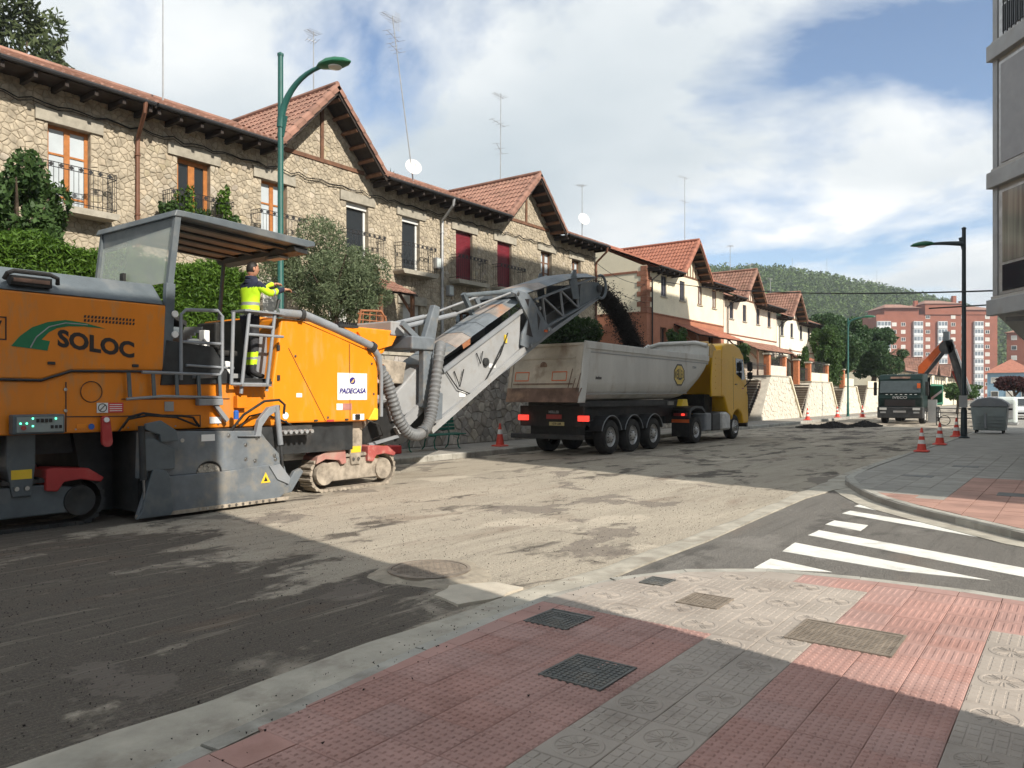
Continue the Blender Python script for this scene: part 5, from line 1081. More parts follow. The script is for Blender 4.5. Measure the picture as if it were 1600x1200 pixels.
# folding side ladder against the body
pipe('folding_ladder_rail', [(XN + .09, 5.6, 2.08), (XN + .09, 6.80, 2.07)], .022); pipe('folding_ladder_rail', [(XN + .09, 5.38, 1.70), (XN + .09, 5.9, 1.74), (XN + .09, 6.85, 1.72)], .02)
for i in range(5): MB().bar((XN + .09, 5.41 + i * .35, 2.07), (XN + .09, 5.43 + i * .35, 1.73), .05, .02, (1, 0, 0)).build('folding_ladder_rung', mt['slate'], ML)
MB().box(XN + .02, XN + .14, 6.45, 6.85, 1.6, 1.7).build('ladder_hinge', mt['midgrey'], ML, bevel=.01); MB().bar((XN + .08, 6.75, 1.6), (XN + .08, 6.95, 1.36), .06, .06).build('ladder_link', mt['midgrey'], ML)
MB().box(XN + .0, XN + .1, 7.12, 7.3, 1.55, 1.75).build('ladder_bracket', mt['orange'], ML, bevel=.01)
# --- canopy with posts and rear screen
top = [(6.12, 4.40), (6.16, 4.50), (6.9, 4.50), (8.70, 4.43), (8.72, 4.35), (8.55, 4.31), (6.3, 4.41)]
MB().px(top, XN + .02, XF - .05).build('canopy', mt['slate'], ML, bevel=.015)
for i in range(5): x = XN - .25 - i * .47; MB().prism([(x, 6.25, 4.415), (x, 8.45, 4.305), (x, 8.45, 4.265), (x, 6.25, 4.36)], (-.09, 0, 0)).build('canopy_rib', mt['dark'], ML)
for i in range(4): x = XN - .36 - i * .47; MB().prism([(x, 6.35, 4.398), (x, 8.2, 4.310), (x, 8.2, 4.302), (x, 6.35, 4.388)], (-.34, 0, 0)).build('canopy_lining', mat('canopy_lining_brown', (.26, .235, .215), .8, var=.1) if i == 0 else bpy.data.materials['canopy_lining_brown'], ML)
MB().px([(8.3, 4.30), (8.6, 4.30), (8.6, 4.2), (8.35, 4.22)], XN - .05, XF).build('canopy_header', mt['dark'], ML)
MB().box(XN - .9, XN - .5, 8.35, 8.55, 4.16, 4.2).build('canopy_lamp', mt['lightgrey'], ML)
for x in (XN - .04, XF + .08):
    MB().bar((x, 6.02, 2.1), (x, 6.08, 3.4), .10, .14, (0, 1, 0)).build('canopy_post', mt['slate'], ML, bevel=.01); MB().bar((x, 6.08, 3.4), (x, 6.2, 4.42), .07, .09, (0, 1, 0)).build('canopy_post', mt['slate'], ML)
MB().tube([(XF + .1, 8.3, 3.1), (XF + .1, 8.4, 4.3)], .04, 6).build('canopy_post', mt['slate'], ML)
MB().prism([(XN - .1, 6.08, 3.42), (XF + .13, 6.08, 3.42), (XF + .13, 6.16, 4.16), (XN - .1, 6.16, 4.26)], (0, .012, 0)).build('rear_screen', mt['glass'], ML); MB().prism([(XN - .09, 6.17, 4.17), (XF + .1, 6.17, 4.10), (XF + .1, 6.17, 4.40), (XN - .09, 6.17, 4.40)], (0, .03, 0)).build('screen_header', mt['slate'], ML)
MB().box(-12.1, -12.0, 6.0, 6.05, 3.4, 3.66).build('wiper_motor', mt['black'], ML)
for z in (2.95, 2.65): MB().lathe([(.05, 0), (.05, .02)], (XN + .03, 6.12, z), (1, 0, 0), 12).build('mirror_mount', mt['white'], ML)
# --- decals and lettering
xd = XN + .004
def decal(name, y0, y1, z0, z1, m, x=xd, par=ML): return MB().box(x - .002, x + .002, y0, y1, z0, z1).build(name, m, par)
text('lettering', 'SOLOC', .30, mt['ink'], (XN + .004, 5.03, 2.435), (0, 1, -.115), (0, 0, 1), ML, off=.012, sx=1.03)
arcp = [(3.98, 2.37), (4.08, 2.5), (4.22, 2.62), (4.4, 2.70), (4.62, 2.745), (4.86, 2.725), (5.14, 2.665), (4.86, 2.675), (4.66, 2.665), (4.52, 2.63), (4.42, 2.57), (4.33, 2.47), (4.43, 2.455), (4.40, 2.33)]
MB().prism([(XN + .002, y, z) for y, z in arcp], (.003, 0, 0)).build('emblem', mt['greenprint'], ML)
MB().tube([(XN + .006, 4.2, 2.36), (XN + .006, 4.27, 2.5), (XN + .006, 4.42, 2.64), (XN + .006, 4.62, 2.705), (XN + .006, 4.9, 2.70)], .008, 4).build('emblem_line', mt['lightgrey'], ML)
m_ = MB()
for q in ((3.35, 3.93, 2.715, 2.73), (3.35, 3.93, 2.44, 2.455), (3.915, 3.93, 2.455, 2.715), (3.35, 3.365, 2.455, 2.715)): m_.box(xd - .002, xd + .002, *q)
m_.build('badge_frame', mt['ink'], ML); text('badge_lettering', 'V', .22, mt['ink'], (xd, 3.80, 2.585), (0, 1, 0), (0, 0, 1), ML, off=.01)
dp = decal('sponsor_panel', 9.22, 9.93, 1.67, 2.16, mt['white']); text('sponsor_lettering', 'PADECASA', .128, mt['navy'], (xd + .006, 9.575, 1.83), (0, 1, .01), (0, 0, 1), dp, off=.004, shear=.25)
MB().lathe([(.066, 0), (.066, .003)], (xd + .003, 9.575, 2.02), (1, 0, 0), 20).build('sponsor_disc', mt['navy'], dp); MB().prism([(xd + .0075, 9.53, 1.985), (xd + .0075, 9.58, 2.04), (xd + .0075, 9.62, 2.06), (xd + .0075, 9.60, 2.0), (xd + .0075, 9.56, 1.975)], (.002, 0, 0)).build('sponsor_flame', mt['tarp'], dp)
MB().tube([(xd + .001, 4.95 + .14 * math.cos(R(a)), 1.80 + .14 * math.sin(R(a))) for a in range(0, 361, 12)], .006, 4).build('dashed_ring', mt['ink'], ML)
w_ = decal('warning_sticker', 5.02, 5.17, 1.515, 1.65, mt['white']); decal('red_sticker', 5.172, 5.38, 1.515, 1.65, mt['signred']); MB().tube([(xd + .004, 5.095 + .055 * math.cos(R(a)), 1.583 + .055 * math.sin(R(a))) for a in range(0, 361, 20)], .006, 4).build('prohibition_ring', mt['ink'], w_)
MB().bar((xd + .004, 5.06, 1.545), (xd + .004, 5.13, 1.62), .01, .006, (1, 0, 0)).build('prohibition_bar', mt['ink'], w_)
for i in range(4): decal('sticker_line', 5.19, 5.36, 1.535 + i * .028, 1.545 + i * .028, mt['white'], xd + .004)
decal('warning_sticker', 9.2, 9.34, 1.49, 1.605, mt['white']); decal('red_sticker', 9.342, 9.56, 1.49, 1.605, mt['fadedred']); decal('grey_sticker', 5.98, 6.12, 1.52, 1.66, mt['lightgrey']); decal('white_sticker', 6.7, 6.9, 1.32, 1.42, mt['white']); decal('white_sticker', 8.32, 8.44, 1.72, 1.79, mt['white'])
decal('hook_sticker', 9.58, 9.86, 1.30, 1.41, mt['white']); decal('red_strip', 8.98, 9.14, 1.285, 1.32, mt['red']); MB().lathe([(.06, 0), (.06, .003)], (xd, 8.1, 1.41), (1, 0, 0), 16).build('round_sticker', mt['white'], ML)
for i in range(4): MB().lathe([(.025, 0), (.03, .03)], (xd, 9.66 + (i % 2) * .05, 1.335 + (i // 2) * .045), (1, 0, 0), 10).build('coupling', mt['ink'], ML)
MB().lathe([(.04, 0), (.04, .003)], (xd, 4.95, 1.33), (1, 0, 0), 16).build('blue_sticker', mt['signblue'], ML); decal('yellow_sticker', 4.76, 4.88, 1.31, 1.37, mt['orange_light'])
# --- control box, red lever
cbx = MB().box(XN + .0, XN + .14, 3.95, 4.56, 1.26, 1.51).build('control_box', mt['slate'], ML, bevel=.02); MB().box(XN + .141, XN + .15, 3.99, 4.53, 1.29, 1.48).build('control_plate', mt['bin'], cbx)
for y, z in ((4.17, 1.46), (4.03, 1.40), (4.1, 1.40), (4.17, 1.365), (4.44, 1.455)): MB().lathe([(.011, 0), (.011, .006)], (XN + .151, y, z), (1, 0, 0), 8).build('green_light', mt['led'], cbx)
MB().lathe([(.026, 0), (.03, .02)], (XN + .151, 4.06, 1.345), (1, 0, 0), 12).build('stop_button', mt['red'], cbx)
for i in range(4): MB().box(XN + .151, XN + .16, 4.21 + i * .05, 4.245 + i * .05, 1.41, 1.455).build('switch', mt['ink'], cbx)
for i in range(3): MB().box(XN + .151, XN + .16, 4.38 + i * .05, 4.41 + i * .05, 1.33, 1.37).build('switch', mt['ink'], cbx)
MB().prism([(XN + .05, 5.10 + .055 * math.cos(R(a)), 1.42 + .055 * math.sin(R(a))) for a in range(0, 181, 30)] + [(XN + .05, 5.12 + .07 * math.cos(R(a)), 1.12 + .07 * math.sin(R(a))) for a in range(180, 361, 30)], (.05, 0, 0)).build('red_lever', mt['red'], ML)
MB().lathe([(.035, 0), (.035, .02)], (XN + .1, 5.10, 1.42), (1, 0, 0), 12).build('lever_pin', mt['white'], ML)
pipe('hose', [(XN + .03, 5.35, 1.3), (XN + .1, 5.42, 1.45), (XN + .12, 5.6, 1.5), (XN + .1, 5.9, 1.46), (XN + .1, 6.2, 1.45), (XN + .05, 6.4, 1.42), (XN + .05, 6.5, 1.28)], .018, mt['black'])
pipe('hose', [(XN + .03, 5.3, 1.25), (XN + .13, 5.38, 1.42), (XN + .14, 5.65, 1.47), (XN + .12, 6.1, 1.43), (XN + .06, 6.45, 1.3)], .015, mt['black'])
# --- drum housing with side plate
XD = -10.48
MB().box(XF - .05, XD - .1, 5.5, 7.8, .12, 1.24).build('drum_housing', mt['dark'], ML)
hole = [(6.53 + .21 * math.cos(R(a)), .60 + .17 * math.sin(R(a))) for a in range(180, -1, -15)]
MB().px([(5.45, .60), (6.32, .60)] + hole[1:-1] + [(6.74, .60), (7.80, .60), (7.78, .80), (7.52, 1.06), (7.42, 1.19), (5.9, 1.235), (5.47, 1.235)], XD, XD - .09).build('side_plate', mt['slate_worn'], ML, bevel=.01)
MB().px([(5.42, .06), (7.72, .06), (7.86, .16), (7.92, .40), (7.86, .598), (7.6, .645), (6.76, .598), (5.6, .598)], XD + .035, XD - .05).build('skid_plate', mt['slate_worn'], ML, bevel=.012)
m_ = MB().px([(6.34, .60)] + [(6.53 + .2 * math.cos(R(a)), .602 + .13 * math.sin(R(a))) for a in range(170, 5, -15)] + [(6.72, .60)], XD - .03, XD - .085)
for i in range(40): y, z = 6.36 + random.random() * .34, .61 + random.random() * .09; q = random.uniform(.012, .03); m_.lathe([(q, -.01), (q * .7, q * .6), (.001, q * .8)], (XD - .031, y, z), (1, 0, 0), 6)
m_.build('drum_face', mat('caked_light_dust', (.5, .46, .4), .95, var=.3, vs=14, bump=.6, bs=40), ML); MB().tube([(XD - .02, y, z) for y, z in hole], .018, 5).build('opening_rim', mt['dark'], ML)
MB().px([(5.42, .045), (7.9, .045), (7.95, .10), (5.42, .10)], XD + .05, XD - .02).build('skid_runner', mt['dust'], ML)
for i in range(12): MB().lathe([(.02, 0), (.02, .014)], (XD + .05, 6.35 + i * .12, .075), (1, 0, 0), 8).build('bolt', mt['steel'], ML)
for y, z in ((6.1, 1.1), (6.85, 1.14), (7.15, .98), (7.15, .76), (7.35, 1.08), (7.32, .72), (7.68, .78), (7.7, .72)): MB().lathe([(.03, 0), (.03, .008), (.014, .01), (.014, .02)], (XD, y, z), (1, 0, 0), 12).build('bolt', mt['steel'], ML)
MB().prism([(XD + .037, 7.40, .36), (XD + .037, 7.58, .36), (XD + .037, 7.49, .53)], (.003, 0, 0)).build('warning_triangle', mt['signyellow'], ML)
MB().prism([(XD + .041, 7.455, .385), (XD + .041, 7.525, .385), (XD + .041, 7.49, .46)], (.002, 0, 0)).build('warning_symbol', mt['ink'], ML)
decal('white_sticker', 6.40, 6.62, 1.07, 1.17, mt['white'], XD + .003)
MB().px([(5.38, .05), (5.88, .05), (5.92, .12), (5.86, .62), (5.80, .70), (5.62, .72), (5.56, .55), (5.46, .14)], XD + .09, XD + .04).build('lift_foot', mt['slate'], ML, bevel=.012); MB().px([(5.50, .70), (5.95, .70), (5.95, 1.0), (5.62, 1.16), (5.5, 1.16)], XD + .08, XD + .002).build('lift_bracket', mt['slate'], ML, bevel=.015)
MB().px([(5.50, 1.36), (5.72, 1.40), (5.95, 1.25), (5.98, 1.1), (5.72, 1.1), (5.7, 1.2), (5.5, 1.28)], XD + .12, XD + .06).build('lift_link', mt['slate'], ML, bevel=.01)
MB().tube([(XD + .05, 5.47, 1.33), (XD + .05, 5.50, .58)], .045, 12).build('lift_cylinder', mt['dark'], ML); MB().tube([(XD + .05, 5.50, .58), (XD + .05, 5.53, .16)], .02, 8).build('lift_rod', mt['steel'], ML)
MB().px([(7.0, 1.12), (7.3, 1.12), (7.36, 1.36), (7.55, 1.56), (7.74, 1.60), (7.74, 1.52), (7.55, 1.42), (7.42, 1.26), (7.4, 1.1)], XD + .05, XD - .04).build('lift_arm', mt['midgrey'], ML, bevel=.012)
MB().tube([(XD + .03, 7.70, 1.57), (XD + .03, 7.78, .95)], .045, 12).build('lift_cylinder', mt['midgrey'], ML); MB().tube([(XD + .03, 7.78, .95), (XD + .03, 7.84, .40)], .022, 8).build('lift_rod', mt['dark'], ML)
MB().px([(7.84, .14), (8.0, .16), (8.24, .48), (8.18, .54), (8.06, .50), (7.88, .26)], XD + .03, XD - .05).build('scraper_toe', mt['slate_worn'], ML, bevel=.01); MB().px([(7.55, .62), (7.75, .64), (7.95, .4), (7.92, .3), (7.7, .4)], XD + .06, XD + .037).build('toe_link', mt['midgrey'], ML)
pipe('hose', [(XD - .1, 6.95, 1.2), (XD + .02, 7.1, 1.45), (XD + .06, 7.45, 1.66), (XD + .07, 7.72, 1.68), (XD + .07, 7.83, 1.6), (XD + .06, 7.82, 1.45)], .02, mt['black']); MB().lathe([(.04, 0), (.04, .12), (.025, .14)], (XD - .1, 7.05, 1.38), (0, 0, 1), 10).build('filter_cap', mt['signblue'], ML)
MB().box(XD - .35, XD - .2, 7.95, 8.6, 1.08, 1.24).build('valve_block', mt['steel'], ML)
for i in range(6): MB().cyl((XD - .18, 7.98 + i * .11, 1.14), (XD - .1, 7.98 + i * .11, 1.14), .035, 10).build('valve', mt['lightgrey'], ML)
MB().box(XF + .2, XD - .4, 7.8, 9.7, .75, 1.26).build('frame_belly', mt['dark'], ML); MB().box(XF + .2, -11.4, 1.2, 5.5, .95, 1.26).build('frame_belly', mt['dark'], ML); MB().px([(4.95, 1.25), (5.5, 1.25), (5.5, .1), (5.15, .12)], -11.3, XF + .1).build('rear_door', mt['dark'], ML)
# --- four crawlers
mt['dustyred'] = mat('dusty_red_paint', (.4, .09, .08), .6, var=.2, vs=4, dirt=(.38, .31, .25), dirt_amt=.75, ds=4)
def crawler(yc, xo, dusty, half=1.02, r=.3, w=.34):
    x0, x1 = xo - w, xo; sg = yc
    fr = MB().px([(sg - half * .78, .18), (sg + half * .78, .18), (sg + half * .72, .5), (sg + .3, .58), (sg - .3, .58), (sg - half * .72, .5)], x0 + .03, x1 - .02).build('crawler_frame', mt['dust'] if dusty else mt['slate'], ML, bevel=.02)
    for e in (-1, 1):
        MB().lathe([(.05, -.01), (.13, -.01), (.15, .0), (.20, .0), (.21, -.08)], (x1 + .012, sg + e * (half - r), r + .03), (1, 0, 0), 24).build('crawler_wheel', mt['dust'] if dusty else mt['dark'], ML, smooth=True)
    n = 44; per = 4 * (half - r) + 2 * math.pi * r
    def pt(s):
        a = 2 * (half - r); s %= per
        if s < a: return V(0, sg - (half - r) + s, .03 + 2 * r), V(0, 1, 0)
        s -= a
        if s < math.pi * r: t = s / r; return V(0, sg + half - r + r * math.sin(t), .03 + r + r * math.cos(t)), V(0, math.cos(t), -math.sin(t))
        s -= math.pi * r
        if s < a: return V(0, sg + half - r - s, .03), V(0, -1, 0)
        t = (s - a) / r; return V(0, sg - half + r - r * math.sin(t), .03 + r - r * math.cos(t)), V(0, -math.cos(t), math.sin(t))
    for i in range(n):
        p, t = pt(per * i / n); c = V(0, sg, .03 + r); nrm = V(0, -t.z, t.y); q = p + V((x0 + x1) / 2, 0, 0)
        m_ = MB(); m_.loft([[q + t * a + nrm * b + V(sx_, 0, 0) for a, b in ((-.05, -.02), (.05, -.02), (.05, .025), (.015, .025), (.0, .045), (-.03, .045), (-.05, .025))] for sx_ in (-w / 2 + .0, w / 2)]); m_.build('track_shoe', mt['dust'] if dusty else mt['dark'], ML)
    fm = mt['fadedred'] if dusty else mt['red']
    MB().px([(sg - half * .9, .66), (sg - half * .7, .74), (sg - .28, .80), (sg - .25, .50), (sg - .36, .48), (sg - .42, .56), (sg - half * .72, .60), (sg - half * .93, .52)], x0 - .02, x1 + .05).build('fender', fm, ML, bevel=.015)
    MB().px([(sg + .28, .50), (sg + .28, .78), (sg + .36, .80), (sg + half * .8, .76), (sg + half * 1.0, .62), (sg + half * .96, .56), (sg + half * .7, .62), (sg + .5, .6), (sg + .42, .48)], x0 - .02, x1 + .05).build('fender', mt['red'] if not dusty else mt['dustyred'], ML, bevel=.015)
    MB().px([(sg - .17, 1.26), (sg + .17, 1.26), (sg + .17, .85), (sg + .12, .45), (sg - .1, .45), (sg - .17, .85)], x0 + .06, x1 + .015).build('leg_column', mt['slate'] if not dusty else mt['dust'], ML, bevel=.02); MB().tube([(x0 + .2, sg + .0, .8), (x0 + .2, sg, 1.3)], .13, 14).build('leg_tube', mt['dark'], ML)
    MB().box(x1 + .017, x1 + .022, sg - .12, sg + .12, .68, .80).build('yellow_label', mt['signyellow'], ML)
    MB().lathe([(.03, 0), (.03, .02)], (x1 + .016, sg - .06, .56), (1, 0, 0), 8).build('bolt', mt['steel'], ML); MB().lathe([(.03, 0), (.03, .02)], (x1 + .016, sg + .06, .56), (1, 0, 0), 8).build('bolt', mt['steel'], ML)
crawler(9.85, -10.98, True); crawler(4.15, -10.9, False); crawler(9.85, -12.8, False); crawler(4.15, -12.75, False)
MB().bar((-11.0, 10.2, .80), (-10.95, 11.3, 1.0), .05, .06).build('drawbar', mt['midgrey'], ML); MB().tube([(-11.3, 10.0, .9), (-11.25, 10.5, 1.35)], .055, 10).build('steering_cylinder', mt['dust'], ML)
MB().box(-12.9, -11.7, 8.8, 9.3, .55, .95).build('white_tank', mt['white'], ML, bevel=.05)

# --- front conveyor, lower and upper part
XA, XB = -11.45, -12.65

low_side = [(12.10, .82), (12.55, 1.02), (15.50, 2.78), (16.05, 3.02), (15.95, 3.95), (15.6, 4.02), (12.75, 2.42), (12.0, 2.15)]
for x0 in (XA, XB + .06): MB().px([(12.55, 1.08), (15.75, 2.92), (15.80, 3.86), (12.85, 2.25), (12.5, 1.9)], x0, x0 - .06).build('conveyor_side', mt['lightgrey'], ML, bevel=.008)
MB().prism([(XA + .02, 12.3, .92), (XA + .02, 17.2, 3.40), (XA + .02, 19.7, 4.58), (XA + .02, 19.72, 4.66), (XA + .02, 17.2, 3.52), (XA + .02, 12.28, 1.06)], (XB - XA - .04, 0, 0)).build('conveyor_frame', mt['midgrey'], ML)
MB().prism([(XA - .08, 12.2, 1.75), (XA - .08, 19.6, 5.0), (XA - .08, 19.6, 5.03), (XA - .08, 12.2, 1.78)], (XB - XA + .16, 0, 0)).build('belt', mt['black'], ML)
MB().bar((XA + .05, 12.4, .98), (XA + .05, 15.9, 2.93), .07, .14, (0, -.5, 1)).build('lower_rail', mt['lightgrey'], ML); MB().bar((XA + .04, 12.8, 2.30), (XA + .04, 15.8, 3.90), .06, .10, (0, -.5, 1)).build('upper_rail', mt['midgrey'], ML)
rndc = random.Random(3)
for i in range(7):     # battered top covers, some patched with rust
    y0, y1 = 12.3 + i * .52, 12.3 + (i + 1) * .52 + .03; za, zb_ = 2.28 + (y0 - 12.3) * .53, 2.28 + (y1 - 12.3) * .53
    MB().loft([[(XA - .02, y, z), (XA - .3, y, z + .13), (XB + .3, y, z + .13), (XB + .02, y, z), (XB + .05, y, z - .02), (XA - .05, y, z - .02)] for y, z in ((y0, za + rndc.uniform(0, .02)), (y1, zb_))]).build('top_cover', mt['rustfaint'] if i in (2, 5) else mt['slate_worn'], ML)
MB().px([(13.45, 2.92), (13.75, 3.08), (13.75, 2.94), (13.5, 2.82)], XA + .05, XA + .045).build('rust_patch', mt['rust'], ML)
br = [(15.46, 4.30), (15.62, 4.40), (16.0, 4.36), (16.35, 4.1), (16.6, 3.9), (16.75, 3.72), (17.15, 3.52), (16.5, 3.15), (16.0, 2.95), (15.7, 3.02), (15.75, 3.3), (16.02, 3.7)]
for x0 in (XA + .1, XB - .04): MB().px(br, x0, x0 - .06).build('hinge_bracket', mt['slate_worn'], ML, bevel=.01)
MB().prism([(XA + .101, 16.0, 3.72), (XA + .101, 16.2, 3.25), (XA + .101, 15.92, 3.3)], (.004, 0, 0)).build('bracket_cutout', mt['ink'], ML); MB().prism([(XA + .101, 15.85, 4.2), (XA + .101, 16.05, 4.22), (XA + .101, 16.0, 4.02)], (.004, 0, 0)).build('bracket_cutout', mt['ink'], ML); MB().prism([(XA + .101, 16.4, 3.9), (XA + .101, 16.55, 3.75), (XA + .101, 16.45, 3.45)], (.004, 0, 0)).build('bracket_cutout', mt['ink'], ML)
for y, z in ((15.55, 4.31), (16.5, 4.02), (16.9, 3.5), (16.1, 3.02)): MB().lathe([(.05, 0), (.05, .03), (.03, .035)], (XA + .1, y, z), (1, 0, 0), 12).build('pin', mt['steel'], ML)
UA, UB, UC, UD = (16.3, 3.32), (19.75, 4.66), (19.55, 5.22), (16.45, 4.25)
for x0 in (XA, XB + .05):
    m_ = MB(); g = lambda a, b: m_.bar((x0 - .025, a[0], a[1]), (x0 - .025, b[0], b[1]), .05, .09, (1, 0, 0))
    g(UA, UB); g(UD, UC); m_.build('truss_chord', mt['slate_worn'], ML); tops = [V(*UD).lerp(V(*UC), t) for t in (.12, .4, .65, .78)]; bots = [V(*UA).lerp(V(*UB), t) for t in (.2, .45, .68)]
    for a_, b_ in ((tops[0], bots[0]), (tops[0], bots[1]), (tops[1], bots[1]), (tops[1], bots[2]), (tops[2], bots[2])): MB().bar((x0 - .025, *a_), (x0 - .025, *b_), .04, .05, (1, 0, 0)).build('truss_strut', mt['midgrey'], ML)
    MB().px([(18.65, 4.25), (19.75, 4.62), (19.9, 4.8), (19.75, 5.1), (18.75, 4.98)], x0 - .01, x0 - .04).build('end_plate', mt['slate'], ML)
    MB().tube([(x0 + .05, 19.78 + .30 * math.cos(R(a)), 4.96 + .34 * math.sin(R(a))) for a in range(-110, 121, 15)], .04, 8).build('drum_guard', mt['slate'], ML)
    MB().px([(18.1, 4.9), (18.3, 5.28), (18.42, 5.3), (18.5, 4.95), (18.6, 4.5), (18.3, 4.45)], x0 + .03, x0 - .0).build('cover_bracket', mt['slate'], ML)
MB().cyl((XA - .02, 19.72, 4.9), (XB + .02, 19.72, 4.9), .2, 20).build('head_drum', mt['black'], ML); MB().lathe([(.12, 0), (.12, .06), (.06, .08)], (XA, 19.72, 4.9), (1, 0, 0), 16).build('drum_motor', mt['dark'], ML)
for i in range(6):
    y0, y1 = 15.7 + i * .62, 15.7 + (i + 1) * .62 + .04; zf = lambda y: 4.28 + (y - 15.7) * .30 if y < 18.3 else 5.06 + (y - 18.3) * .13
    MB().loft([[(XA + .05, y, zf(y)), (XA - .25, y, zf(y) + .13), (XB + .25, y, zf(y) + .13), (XB - .05, y, zf(y)), (XB, y, zf(y) - .02), (XA, y, zf(y) - .02)] for y in (y0, y1)]).build('top_cover', mt['rustfaint'] if i == 1 else mt['slate_worn'], ML)
MB().box(XA + .1, XA + .13, 16.72, 16.84, 3.42, 3.48).build('orange_marker', mt['craneorange'], ML); MB().box(XA + .005, XA + .012, 13.4, 13.62, 1.72, 1.85).build('white_label', mt['white'], ML); MB().box(XA + .005, XA + .012, 14.5, 14.75, 2.42, 2.52).build('white_label', mt['white'], ML)
MB().lathe([(.1, 0), (.1, .06), (.05, .07)], (XA + .0, 14.35, 2.55), (1, 0, 0), 14).build('roller_end', mt['dark'], ML); MB().box(XA + .005, XA + .03, 15.1, 15.2, 3.05, 3.25).build('yellow_tag', mt['signyellow'], ML)
for pts in ([(XA + .03, 12.6, 2.6), (XA + .06, 13.3, 1.9), (XA + .05, 13.9, 1.75), (XA + .05, 14.4, 2.2), (XA + .05, 15.0, 3.0)], [(XA + .03, 13.2, 2.3), (XA + .07, 13.35, 1.95), (XA + .06, 13.5, 2.35)], [(XA + .03, 14.0, 2.75), (XA + .07, 14.1, 2.5), (XA + .06, 14.2, 2.8)], [(XA + .05, 14.3, 2.1), (XA + .05, 14.9, 2.75), (XA + .05, 15.2, 3.3)]): pipe('cable', pts, .014, mt['cable'])
for i in range(14): MB().box(XA + .051, XA + .058, 12.9 + i * .2, 12.96 + i * .2, 1.26 + i * .111, 1.30 + i * .111).build('rail_slot', mt['ink'], ML)
# tie rods and rams over the conveyor
for x_ in (-11.55, -12.55): MB().tube([(x_, 11.7, 3.2), (x_, 13.4, 3.62)], .055, 10).build('suspension_ram', mt['midgrey'], ML); MB().tube([(x_, 13.4, 3.62), (x_, 15.5, 4.33)], .03, 8).build('suspension_rod', mt['alu'], ML)
MB().tube([(-11.75, 13.95, 4.12), (-11.75, 15.8, 4.42)], .06, 10).build('folding_ram', mt['slate'], ML); MB().bar((-11.75, 13.9, 4.16), (-11.75, 14.25, 3.7), .1, .1).build('ram_lug', mt['slate'], ML)
# mast and intake hopper at the machine's nose
MB().px([(12.0, 1.5), (12.32, 1.45), (12.30, 2.6), (12.55, 3.68), (12.36, 3.72), (12.02, 2.9)], -11.25, -11.4).build('swing_mast', mt['slate_worn'], ML, bevel=.02); MB().px([(12.12, 1.15), (12.5, 1.25), (12.52, 1.8), (12.3, 1.85), (12.12, 1.6)], -11.15, -11.35).build('mast_foot', mt['slate_worn'], ML, bevel=.02); MB().box(-12.3, -11.2, 11.6, 12.3, 2.72, 3.0).build('mast_beam', mt['slate_worn'], ML, bevel=.03)
MB().bar((-11.3, 11.4, 3.25), (-11.32, 12.2, 2.75), .08, .12).build('mast_brace', mt['slate_worn'], ML); MB().px([(10.7, 2.0), (11.65, 2.0), (11.75, 2.45), (10.7, 2.52)], -11.5, -12.7).build('dust_box', mt['dust'], ML, bevel=.02); MB().px([(11.35, 1.2), (12.3, 1.55), (12.5, 2.3), (12.2, 2.45), (11.2, 1.6)], -11.5, -12.6).build('intake_hopper', mt['lightgrey'], ML, bevel=.03)
MB().px([(10.4, .75), (11.7, .72), (12.3, .9), (11.3, 1.5), (10.5, 1.6)], -11.6, -12.6).build('intake_skirt', mt['black'], ML); MB().bar((-11.45, 11.4, 1.0), (-11.45, 12.5, 1.75), .1, .2).build('hopper_arm', mt['lightgrey'], ML); MB().bar((-11.42, 10.6, 1.75), (-11.42, 11.4, 1.65), .06, .08).build('hopper_stay', mt['lightgrey'], ML)
MB().box(-12.6, -11.5, 11.3, 11.7, 3.0, 3.3).build('hydraulic_tank', mt['lightgrey'], ML, bevel=.03)
# rust brown basket beside the conveyor foot
m_ = MB(); m_.tube([(-12.75, 11.5, 3.1), (-12.75, 11.6, 3.62), (-12.75, 12.2, 3.66), (-12.75, 12.35, 3.5), (-12.75, 12.4, 3.15)], .03, 6)
for i in range(4): m_.tube([(-12.75, 11.52, 3.16 + i * .13), (-12.75, 12.37, 3.16 + i * .13)], .016, 5)
for i in range(4): m_.tube([(-12.75, 11.65 + i * .2, 3.1), (-12.75, 11.67 + i * .2, 3.63)], .014, 5)
m_.build('guard_basket', mt['rust'], ML)
# ribbed dust hose hanging in a loop
hp = [(-10.95, 10.35, 2.32), (-10.88, 10.55, 2.05), (-10.85, 10.68, 1.7), (-10.84, 10.85, 1.3), (-10.84, 11.1, 1.03), (-10.86, 11.4, .95), (-10.9, 11.68, 1.05), (-10.95, 11.9, 1.3), (-11.0, 12.05, 1.7), (-11.05, 12.2, 2.2), (-11.1, 12.35, 2.7), (-11.3, 12.6, 2.85)]
def smooth_path(p, n):
    p = [Vector(q) for q in p]; p = [2 * p[0] - p[1]] + p + [2 * p[-1] - p[-2]]; out = []
    for i in range(1, len(p) - 2):
        for k in range(n):
            t = k / n; a, b, c, d = p[i - 1:i + 3]; out.append(.5 * ((2 * b) + (c - a) * t + (2 * a - 5 * b + 4 * c - d) * t * t + (3 * b - a - 3 * c + d) * t ** 3))
    return out + [p[-2]]
sp = smooth_path(hp, 10); MB().tube(sp, [.115 + (.010 if i % 2 else -.010) for i in range(len(sp))], 14).build('dust_hose', mt['rubbergrey'], ML, smooth=True)
for k in (2, 55): MB().tube([sp[k], sp[k + 2]], .14, 14).build('hose_clamp', mt['steel'], ML)

